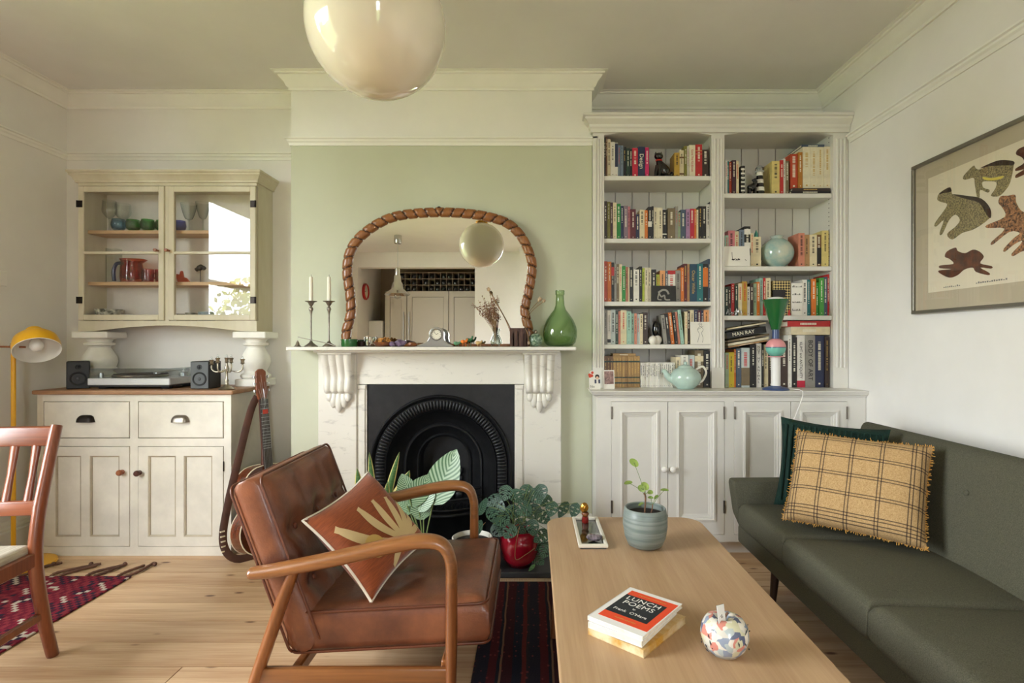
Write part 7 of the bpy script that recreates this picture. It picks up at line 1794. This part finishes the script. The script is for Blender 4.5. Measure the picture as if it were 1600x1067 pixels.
q = obj('brush_strokes', bl, 'lp_navy', ap, local=True); q['kind'] = 'stuff'
tg = thing('price_tag', 'small white paper tag tied to the apple ornament', 'tag', (xa_ - .012, ya_ - .022, ZT2 + .078)); tg.rotation_euler = (math.radians(-14), math.radians(8), math.radians(38))
b = new(); box(b, -.0145, .0145, -.0005, .0005, 0, .044); obj('paper', b, 'book_white', tg, local=True)
b = new(); box(b, -.015, .015, .0005, .0011, -.0003, .0445); obj('dark_back', b, 'lp_navy', tg, local=True)
b = new(); 
for dx_, dz_ in ((-.003, .02), (.001, .022), (-.001, .017), (.003, .018)): box(b, dx_ - .0015, dx_ + .0015, -.0008, -.0004, dz_ - .0015, dz_ + .0015)
obj('printed_mark', b, 'ink_grey', tg, local=True)

# ================================================================== globe pendant over the room
gx, gy, gz, gr = wx(589, 1.58), 1.58, wz(42, 1.58), .196
m_ = mat('opal_glass', (222, 214, 192), .06, coat=.6); bs = m_.node_tree.nodes['Principled BSDF']; bs.inputs['Subsurface Weight'].default_value = .25; bs.inputs['Subsurface Radius'].default_value = (.1, .1, .08)
gp = thing('globe_pendant', 'large cream opal glass globe pendant hanging from the ceiling', 'lamp', (gx, gy, ZC))
b = new(); lathe(b, [(0, -gr)] + [(gr * math.sin(a), -gr * math.cos(a)) for a in [PI * k / 40 for k in range(1, 38)]] + [(.05, gr * .985)], gx, gy, gz, n=64); obj('globe', b, 'opal_glass', gp, smooth=80)
b = new(); lathe(b, [(.052, gr * .97), (.053, gr + .012), (.03, gr + .02), (.012, gr + .024), (.006, gr + .04)], gx, gy, gz, n=28); obj('gallery', b, 'brass', gp, smooth=50)
b = new(); tube(b, [(gx, gy, gz + gr + .03), (gx, gy, ZC - .02)], .0035, n=8); obj('cord', b, 'white_plastic', gp, smooth=60)
b = new(); lathe(b, [(.0, -.04), (.02, -.038), (.05, -.012), (.052, -.0005), (0, -.0005)], gx, gy, ZC, n=28); obj('ceiling_rose', b, 'white_plastic', gp, smooth=50)

# ================================================================== dining chair at the left edge
wood('chair_teak', (92, 44, 24), (142, 78, 46), axis=2, scale=.9, rough=.3, coat=.35); wood('chair_teak_x', (92, 44, 24), (142, 78, 46), axis=0, scale=.9, rough=.3, coat=.35)
mat('seat_stripe', (196, 188, 170), .9, col2=(160, 150, 132), vscale=40, stretch=(8, .2, 1), bump=.2, bscale=200)
dc = thing('dining_chair', 'red-brown wooden dining chair with a slatted back and striped seat', 'chair', (-1.80, 2.04, 0)); dc.rotation_euler = (0, 0, math.radians(6))
W_ = .47     # local x: 0 at the right back post, negative to the left; local -y is the front
for x_ in (-.018, -W_):
    b = new(); zb_ = .0085 if x_ < -.1 else 0.0; pts = smooth_path([(x_, .055, zb_), (x_, .012, .16), (x_, -.028, .38), (x_, -.015, .55), (x_, .03, .72), (x_, .075, .872)], 6); n = len(pts); tube(b, pts, [.026 - .004 * abs(2 * k / n - .8) for k in range(n)], n=10, flat=(.8, 1.0))
    for v in b.verts: v.co.z = max(zb_, v.co.z)
    obj('back_leg', b, 'chair_teak', dc, smooth=60, local=True)
def backy(z): return -.028 + (z - .38) * .205
b = new(); box(b, -W_ + .015, -.03, -.014, .014, .795, .868, bev=.008, seg=2)
for v in b.verts: v.co.y += backy(v.co.z) + .01 - .02 * math.sin(PI * (v.co.x + W_) / W_) * -1
obj('top_rail', b, 'chair_teak_x', dc, smooth=40, local=True)
b = new(); box(b, -W_ + .015, -.03, -.012, .012, .548, .60, bev=.006, seg=2)
for v in b.verts: v.co.y += backy(v.co.z) + .008
obj('lower_rail', b, 'chair_teak_x', dc, smooth=40, local=True)
for k in range(5):
    xx = -.085 - k * .075; b = new(); tube(b, [(xx, backy(.585) + .01, .59), (xx, backy(.69) + .012, .69), (xx, backy(.81) + .012, .81)], [.016, .0125, .017], n=10, flat=(1, .6)); obj('back_slat', b, 'chair_teak', dc, smooth=60, local=True)
b = new(); box(b, -.032, -.006, -.44, -.03, .375, .428, bev=.004); obj('side_rail', b, 'chair_teak', dc, local=True)
b = new(); box(b, -W_ - .012, -W_ + .014, -.44, -.03, .375, .428, bev=.004); obj('side_rail', b, 'chair_teak', dc, local=True)
b = new(); box(b, -W_, -.02, -.455, -.43, .375, .428, bev=.004); obj('front_rail', b, 'chair_teak_x', dc, local=True)
for x_ in (-.018, -W_):
    b = new(); tube(b, [(x_, -.445, .428), (x_, -.45, .0085 if x_ < -.1 else 0)], [.021, .015], n=10); obj('front_leg', b, 'chair_teak', dc, smooth=60, local=True)
    b = new(); box(b, x_ - .009, x_ + .009, -.43, .01, .165, .195, bev=.004); obj('stretcher', b, 'chair_teak', dc, local=True)
b = new(); slab(b, W_ - .03, .42, .05, .02, nx=8, ny=8, crown=.012, M=Matrix.Translation((-W_ / 2 - .01, -.235, .43))); obj('seat_pad', b, 'seat_stripe', dc, smooth=60, local=True)
# ================================================================== plants on the hearth
ZH = .0305
def ribbon_leaf(bm, pts, ws, fold=.25, nx=4, side=Vector((1, 0, 0))):
    """leaf blade along pts with half widths ws; side: direction of the blade's width"""
    P = smooth_path(pts, 5); n = len(P); q = bmesh.new(); rows = []
    for k, p in enumerate(P):
        s = k / (n - 1) * (len(ws) - 1); i = min(int(s), len(ws) - 2); w = ws[i] + (ws[i + 1] - ws[i]) * (s - i)
        d = (P[min(k + 1, n - 1)] - P[max(k - 1, 0)]).normalized(); sd = (side - d * side.dot(d)).normalized(); up = d.cross(sd)
        rows.append([q.verts.new(p + sd * w * e + up * (abs(e) * w * fold)) for e in [-1 + 2 * j / nx for j in range(nx + 1)]])
    for A, B in zip(rows[:-1], rows[1:]):
        for j in range(nx): q.faces.new((A[j], A[j + 1], B[j + 1], B[j]))
    e = bmesh.ops.extrude_face_region(q, geom=list(q.faces)); vv = [v for v in e['geom'] if isinstance(v, bmesh.types.BMVert)]; bmesh.ops.translate(q, verts=vv, vec=(0, .0012, 0)); bmesh.ops.recalc_face_normals(q, faces=q.faces)
    merge(bm, q)
PX = lambda px, py, d: Vector((wx(px, d), d, wz(py, d)))
# snake plant
mat('snake_green', (54, 92, 46), .45, col2=(86, 122, 70), vscale=20, stretch=(1, 1, 6)); mat('snake_edge', (214, 202, 130), .45); mat('pot_terracotta', (150, 92, 66), .7, var=.1)
d0 = 2.93; sn = thing('snake_plant', 'snake plant with yellow edged leaves behind the armchair', 'plant', (wx(596, d0), d0, ZH))
xs_ = wx(596, d0)
b = new(); lathe(b, [(0, 0), (.055, 0), (.075, .13), (.08, .135), (.08, .155), (.072, .155), (.07, .13), (0, .125)], xs_, d0, ZH, n=32); obj('pot', b, mat('pot_teal', (52, 92, 92), .4), sn, smooth=50)
for (bx_, by_), mid, (tx_, ty_), w, dd in (((580, 850), (566, 790), (558, 732), .034, .0), ((588, 850), (583, 770), (577, 707), .022, .03), ((600, 850), (606, 775), (624, 706), .024, .02), ((606, 850), (616, 795), (640, 735), .05, -.03), ((598, 850), (600, 800), (606, 752), .03, -.02)):
    pts = [PX(bx_, by_, d0 + dd), PX(mid[0], mid[1], d0 + dd), PX(tx_, ty_, d0 + dd)]; pts[0].x = xs_ + (bx_ - 596) * .0012; pts[0].z = ZH + .12
    b = new(); ribbon_leaf(b, pts, [w * .6, w, w * .95, w * .7, .001], side=Vector((1, .15, 0))); lf = obj('leaf', b, 'snake_edge', sn, smooth=60)
    b = new(); pts2 = [p + Vector((0, -.0022, 0)) for p in pts]; ribbon_leaf(b, pts2, [w * .42, w * .72, w * .7, w * .48, .0008], side=Vector((1, .15, 0))); obj('green_centre', b, 'snake_green', lf, smooth=60)
# calathea
def leafmat(name, a, c, vein):
    m = bpy.data.materials.new(name); m.use_nodes = True; nt = m.node_tree; N = nt.nodes.new; L = nt.links.new; bs = nt.nodes['Principled BSDF']; bs.inputs['Roughness'].default_value = .4
    uv = N('ShaderNodeUVMap'); sp = N('ShaderNodeSeparateXYZ'); L(uv.outputs[0], sp.inputs[0])
    ab = N('ShaderNodeMath'); ab.operation = 'ABSOLUTE'; L(sp.outputs['X'], ab.inputs[0]); sl = N('ShaderNodeMath'); sl.operation = 'MULTIPLY_ADD'; sl.inputs[1].default_value = -.3; L(ab.outputs[0], sl.inputs[0]); L(sp.outputs['Y'], sl.inputs[2])
    mu = N('ShaderNodeMath'); mu.operation = 'MULTIPLY'; mu.inputs[1].default_value = vein; L(sl.outputs[0], mu.inputs[0]); sn_ = N('ShaderNodeMath'); sn_.operation = 'SINE'; L(mu.outputs[0], sn_.inputs[0])
    rp = N('ShaderNodeValToRGB'); rp.color_ramp.elements[0].position = .25; rp.color_ramp.elements[0].color = lin(a); rp.color_ramp.elements[1].position = .7; rp.color_ramp.elements[1].color = lin(c); mr = N('ShaderNodeMapRange'); mr.inputs[1].default_value = -1; L(sn_.outputs[0], mr.inputs[0]); L(mr.outputs[0], rp.inputs[0])
    L(rp.outputs[0], bs.inputs['Base Color']); MATS[name] = m
leafmat('calathea_leaf', (66, 104, 66), (154, 178, 146), 70.0); leafmat('adansonii_leaf', (26, 54, 40), (78, 112, 90), 44.0)
def broad_leaf(bm, base, tip, width, normal, cup=.1, holes=False, nx=8, ny=12, wave=0.0):
    """pointed oval blade with UVs (x across -1..1, y along); holes cut for the swiss-cheese vine"""
    base, tip = Vector(base), Vector(tip); d = tip - base; ln = d.length; d.normalize(); nrm = Vector(normal); nrm = (nrm - d * nrm.dot(d)).normalized(); sd = d.cross(nrm)
    q = bmesh.new(); uvl = q.loops.layers.uv.new('UVMap'); G = []
    for j in range(ny + 1):
        s = j / ny; w = width * (math.sin(PI * min(1, s * .93 + .05)) ** .75) * (1.12 - .35 * s) if 0 < j < ny else .0015
        row = []
        for i in range(nx + 1):
            e = -1 + 2 * i / nx; p = base + d * ln * s + sd * w * e + nrm * (cup * w * (abs(e) ** 1.5) - .05 * ln * s * s + wave * math.sin(s * 9 + e * 2) * w * abs(e)); row.append((q.verts.new(p), e, s))
        G.append(row)
    for j in range(ny):
        for i in range(nx):
            if holes and i in (1, 2, 5, 6) and j % 3 == 1 and 2 <= j <= ny - 3: continue
            c = [G[j][i], G[j][i + 1], G[j + 1][i + 1], G[j + 1][i]]; f = q.faces.new([v[0] for v in c])
            for lp_, v in zip(f.loops, c): lp_[uvl].uv = (v[1], v[2])
    me = bpy.data.meshes.new('tmp'); q.to_mesh(me); q.free(); bm.from_mesh(me); bpy.data.meshes.remove(me)
d1 = 2.86; xc_ = wx(662, d1)
ca = thing('calathea', 'calathea with large pale striped leaves in front of the fireplace', 'plant', (xc_, d1, ZH))
b = new(); lathe(b, [(0, 0), (.05, 0), (.07, .09), (.07, .12), (.064, .12), (.06, .09), (0, .085)], xc_, d1, ZH, n=28); obj('pot', b, 'pot_teal', ca, smooth=50)
for base, tip, w, nrm in (((676, 789), (712, 702), .094, (-.25, -1, .25)), ((636, 790), (672, 742), .062, (.2, -1, .3)), ((655, 800), (678, 752), .05, (-.3, -1, .2)), ((645, 800), (610, 778), .05, (.1, -1, .5)), ((662, 812), (652, 772), .055, (.3, -1, .1)), ((640, 780), (628, 740), .05, (.4, -1, .2))):
    B0, T0 = PX(base[0], base[1], d1), PX(tip[0], tip[1], d1 + .02)
    b = new(); tube(b, smooth_path([(xc_, d1, ZH + .08), ((xc_ + B0.x) / 2, d1, (ZH + .1 + B0.z) / 2), B0], 5), .0035, n=7); st_ = obj('leaf_stalk', b, 'stem_green', ca, smooth=60)
    b = new(); broad_leaf(b, B0, T0, w, nrm); obj('leaf', b, 'calathea_leaf', st_, smooth=60)
# white pot with a dry little plant
d2 = 2.83; xw = wx(738, d2)
wp = thing('white_planter', 'white pot with dark soil and a few thin dry stems', 'plant', (xw, d2, ZH))
b = new(); lathe(b, [(0, 0), (.07, 0), (.098, .1), (.102, .125), (.104, .16), (.098, .163), (.095, .155), (.094, .13), (0, .128)], xw, d2, ZH, n=40); obj('pot', b, 'white_glaze', wp, smooth=50)
b = new(); lathe(b, [(.0945, .138), (.05, .142), (0, .14)], xw, d2, ZH, n=28); obj('soil', b, 'soil', wp, smooth=60)
random.seed(17)
for k in range(6):
    b = new(); a = random.uniform(-.6, .9); p0 = Vector((xw + random.uniform(-.02, .03), d2, ZH + .135)); tube(b, smooth_path([p0, p0 + Vector((a * .03, 0, .05)), p0 + Vector((a * .08, random.uniform(-.03, .03), .09))], 4), .0016, n=5); obj('stem', b, 'dried_stem', wp, smooth=60)
for bx_, by_, tx_, ty_ in ((752, 812, 742, 840), (748, 805, 760, 778)):
    b = new(); broad_leaf(b, PX(bx_, by_, d2 - .05), PX(tx_, ty_, d2 - .06), .022, (0, -1, .2)); obj('leaf', b, 'adansonii_leaf', wp, smooth=60)
# swiss-cheese vine in a red pot
d3 = 2.88; xr2 = wx(812, d3)
mat('pot_red', (150, 12, 36), .15, coat=.6)
sv = thing('swiss_cheese_vine', 'trailing swiss-cheese vine in a glossy crimson pot on the hearth', 'plant', (xr2, d3, ZH))
b = new(); lathe(b, [(0, 0), (.06, 0), (.09, .04), (.105, .1), (.1, .15), (.085, .178), (.088, .185), (.08, .185), (.075, .17), (0, .165)], xr2, d3, ZH, n=40); obj('pot', b, 'pot_red', sv, smooth=60)
b = new(); lathe(b, [(.079, .17), (.04, .174), (0, .172)], xr2, d3, ZH, n=24); obj('soil', b, 'soil', sv, smooth=60)
random.seed(23)
centre = Vector((xr2, d3, ZH + .2))
spots = [(778, 790, .04), (790, 770, .038), (806, 775, .04), (822, 770, .042), (838, 775, .04), (852, 782, .04), (862, 795, .036), (770, 805, .036), (786, 812, .044), (802, 800, .04), (818, 795, .044), (834, 800, .042), (848, 808, .038), (796, 830, .042), (814, 822, .04), (832, 824, .036), (778, 828, .04), (846, 838, .036), (836, 850, .04), (852, 860, .036), (800, 868, .034), (840, 872, .036), (880, 796, .03), (898, 797, .03), (770, 782, .03), (846, 768, .036), (826, 784, .036)]
for px, py, w in spots:
    dd = d3 - random.uniform(.02, .12) if py > 815 else d3 + random.uniform(-.1, .1)
    c = PX(px, py, dd); a = random.uniform(-1.2, 1.2); ln = random.uniform(.075, .105)
    dirv = Vector((math.sin(a) * .8, random.uniform(-.5, -.1), -abs(math.cos(a)) * .7)).normalized()
    B0 = c - dirv * ln * .5
    b = new(); tube(b, smooth_path([centre + Vector((random.uniform(-.04, .04), random.uniform(-.04, .04), -.03)), (centre + B0) / 2 + Vector((0, -.02, .03)), B0], 5), .0016, n=5); st_ = obj('vine_stem', b, 'stem_green', sv, smooth=60)
    b = new(); broad_leaf(b, B0, c + dirv * ln * .5, w, Vector((random.uniform(-.4, .4), -1, random.uniform(.2, .9))), holes=True); obj('leaf', b, 'adansonii_leaf', st_, smooth=60)
b = new(); tube(b, smooth_path([PX(812, 822, d3 - .1), PX(806, 850, d3 - .13), PX(806, 874, d3 - .135), PX(822, 866, d3 - .13), PX(836, 856, d3 - .12)], 6), .0018, n=5); obj('trailing_stem', b, 'dried_stem', sv, smooth=60)
b = new(); broad_leaf(b, (wx(836, 2.8), 2.8, ZH + .03), (wx(826, 2.78), 2.785, ZH + .004), .012, (0, -.4, 1)); obj('leaf', b, 'snake_green', sv, smooth=60)

# ================================================================== kitchen recess seen in the mirror
mat('kitchen_paint', (206, 198, 182), .5); mat('appliance_white', (228, 228, 226), .3)
b = new(); box(b, XL + .001, -2.72, -3.449, YR - .121, 0, ZC); struct('wall_kitchen_side', b, 'wall_cream')
kx0, kx1, ky = -2.47, -.76, -2.8
ck_ = thing('kitchen_cupboard', 'tall cream kitchen cupboards with long bar handles, seen in the mirror', 'cupboard', ((kx0 + kx1) / 2, -3.1, 0))
b = new(); box(b, kx0, kx1, -3.44, ky - .022, .0005, 2.25); obj('carcass', b, mat('kitchen_gap', (112, 102, 88), .7), ck_)
xx = kx0
for w_, hs in ((.37, 1), (.7, -1), (.635, 1)):
    b = new(); x0, x1 = xx + .006, xx + w_ - .006
    for a in ((x0, x0 + .08, .1, 2.245), (x1 - .08, x1, .1, 2.245), (x0 + .08, x1 - .08, .1, .2), (x0 + .08, x1 - .08, 2.15, 2.245)): box(b, a[0], a[1], ky - .0215, ky, a[2], a[3])
    box(b, x0 + .085, x1 - .085, ky - .0215, ky - .012, .205, 2.145); dd_ = obj('door', b, 'kitchen_paint', ck_)
    hx = x1 - .04 if hs > 0 else x0 + .04
    b = new(); tube(b, [(hx, ky + .035, 1.3), (hx, ky + .035, 1.9)], .008, n=10); tube(b, [(hx, ky, 1.36), (hx, ky + .035, 1.36)], .006, n=8); tube(b, [(hx, ky, 1.84), (hx, ky + .035, 1.84)], .006, n=8); obj('bar_handle', b, 'silver', dd_, smooth=60)
    xx += w_
wr = thing('wine_rack', 'dark wine rack on top of the kitchen cupboards, seen in the mirror', 'rack', (-1.5, -2.9, 2.2505))
b = new()
wx0, wx1 = -2.25, -.95
for k in range(4): box(b, wx0, wx1, -3.15, -2.85, 2.251 + k * .105, 2.257 + k * .105)
for k in range(14): box(b, wx0 + k * .1 - .003, wx0 + k * .1 + .003, -3.15, -2.86, 2.257, 2.566)
obj('grid', b, 'kitchen_wall', wr)
b = new(); box(b, wx0, wx1, -3.17, -3.151, 2.251, 2.57); obj('backing', b, 'iron_dark', wr)
random.seed(12); wb = None
for r_ in range(3):
    for k in range(13):
        if random.random() < .2: continue
        if wb is None:
            b = new(); lathe(b, [(0, 0), (.03, .0), (.037, .006), (.037, .19), (.014, .25), (.0145, .28), (.0, .281)], n=14, M=Matrix.Rotation(PI / 2, 4, 'X')); wb = mesh_of('wine_bottle', b, 50); wb.materials.append(mat('wine_glass_dark', (20, 22, 16), .12, coat=.5))
        o = obj('wine_bottle', wb, None); o.location = (wx0 + .05 + k * .1, -2.87, 2.2945 + r_ * .105 + .0005); tag(o, 'dark wine bottle, slot %s from the left in the %s row of the kitchen rack' % (ORD[k], ('bottom', 'middle', 'top')[r_]), 'bottle', 'wine bottles in the kitchen rack')
fr_ = thing('fridge', 'white fridge at the left of the kitchen recess, seen in the mirror', 'fridge', (-2.6, -3.0, 0))
b = new(); box(b, -2.715, -2.49, -3.4, -2.75, .001, 1.75, bev=.01); obj('cabinet', b, 'appliance_white', fr_)
b = new(); box(b, -2.713, -2.492, -2.75, -2.72, .05, 1.74, bev=.008); obj('door', b, 'appliance_white', fr_)
ckk = thing('wall_clock', 'round red wall clock on the kitchen side wall, seen in the mirror', 'clock', (-2.72, -2.5, 2.2))
Rm = Matrix.Translation((-2.719, -2.5, 2.2)) @ Matrix.Rotation(PI / 2, 4, 'Y')
b = new(); lathe(b, [(0, .0), (.13, 0), (.135, .03), (.12, .045), (.112, .04), (.112, .02), (0, .02)], n=36, M=Rm); obj('red_case', b, mat('clock_red', (176, 24, 30), .3), ckk, smooth=50)
b = new(); lathe(b, [(0, .023), (.111, .023), (.111, .0205), (0, .0205)], n=36, M=Rm); obj('face', b, 'dial_cream', ckk)
b = new(); box(b, -.07, .004, -.003, .003, .024, .026, M=Rm); box(b, -.003, .003, -.004, .09, .024, .026, M=Rm); obj('hands', b, 'print_dark', ckk)
# silver pendant lamp over the dining end
kx, kyy = wx(621, 7.37), -.97
kp = thing('metal_pendant', 'small polished metal pendant lamp, seen in the mirror', 'lamp', (kx, kyy, ZC))
b = new(); lathe(b, [(0, -.11), (.045, -.11), (.05, -.1), (.05, -.0005), (0, -.0005)], kx, kyy, ZC, n=28); obj('canopy', b, 'chrome', kp, smooth=40)
b = new(); tube(b, [(kx, kyy, ZC - .1), (kx, kyy, 2.28)], .004, n=8); obj('rod', b, 'silver', kp, smooth=60)
b = new(); lathe(b, [(.02, .36), (.034, .35), (.034, .26), (.046, .25), (.05, .17), (.066, .15), (.078, .1), (.085, .07), (.14, .03), (.17, .0), (.165, -.004), (.13, .02), (.07, .06), (.04, .1)], kx, kyy, 1.97, n=36); obj('shade', b, 'chrome', kp, smooth=50)
b = new(); lathe(b, [(.02, .08), (.025, .05), (.045, 0), (.05, -.03), (.04, -.06), (0, -.075)], kx, kyy, 1.98, n=24); obj('bulb', b, 'clear_glass', kp, smooth=60)
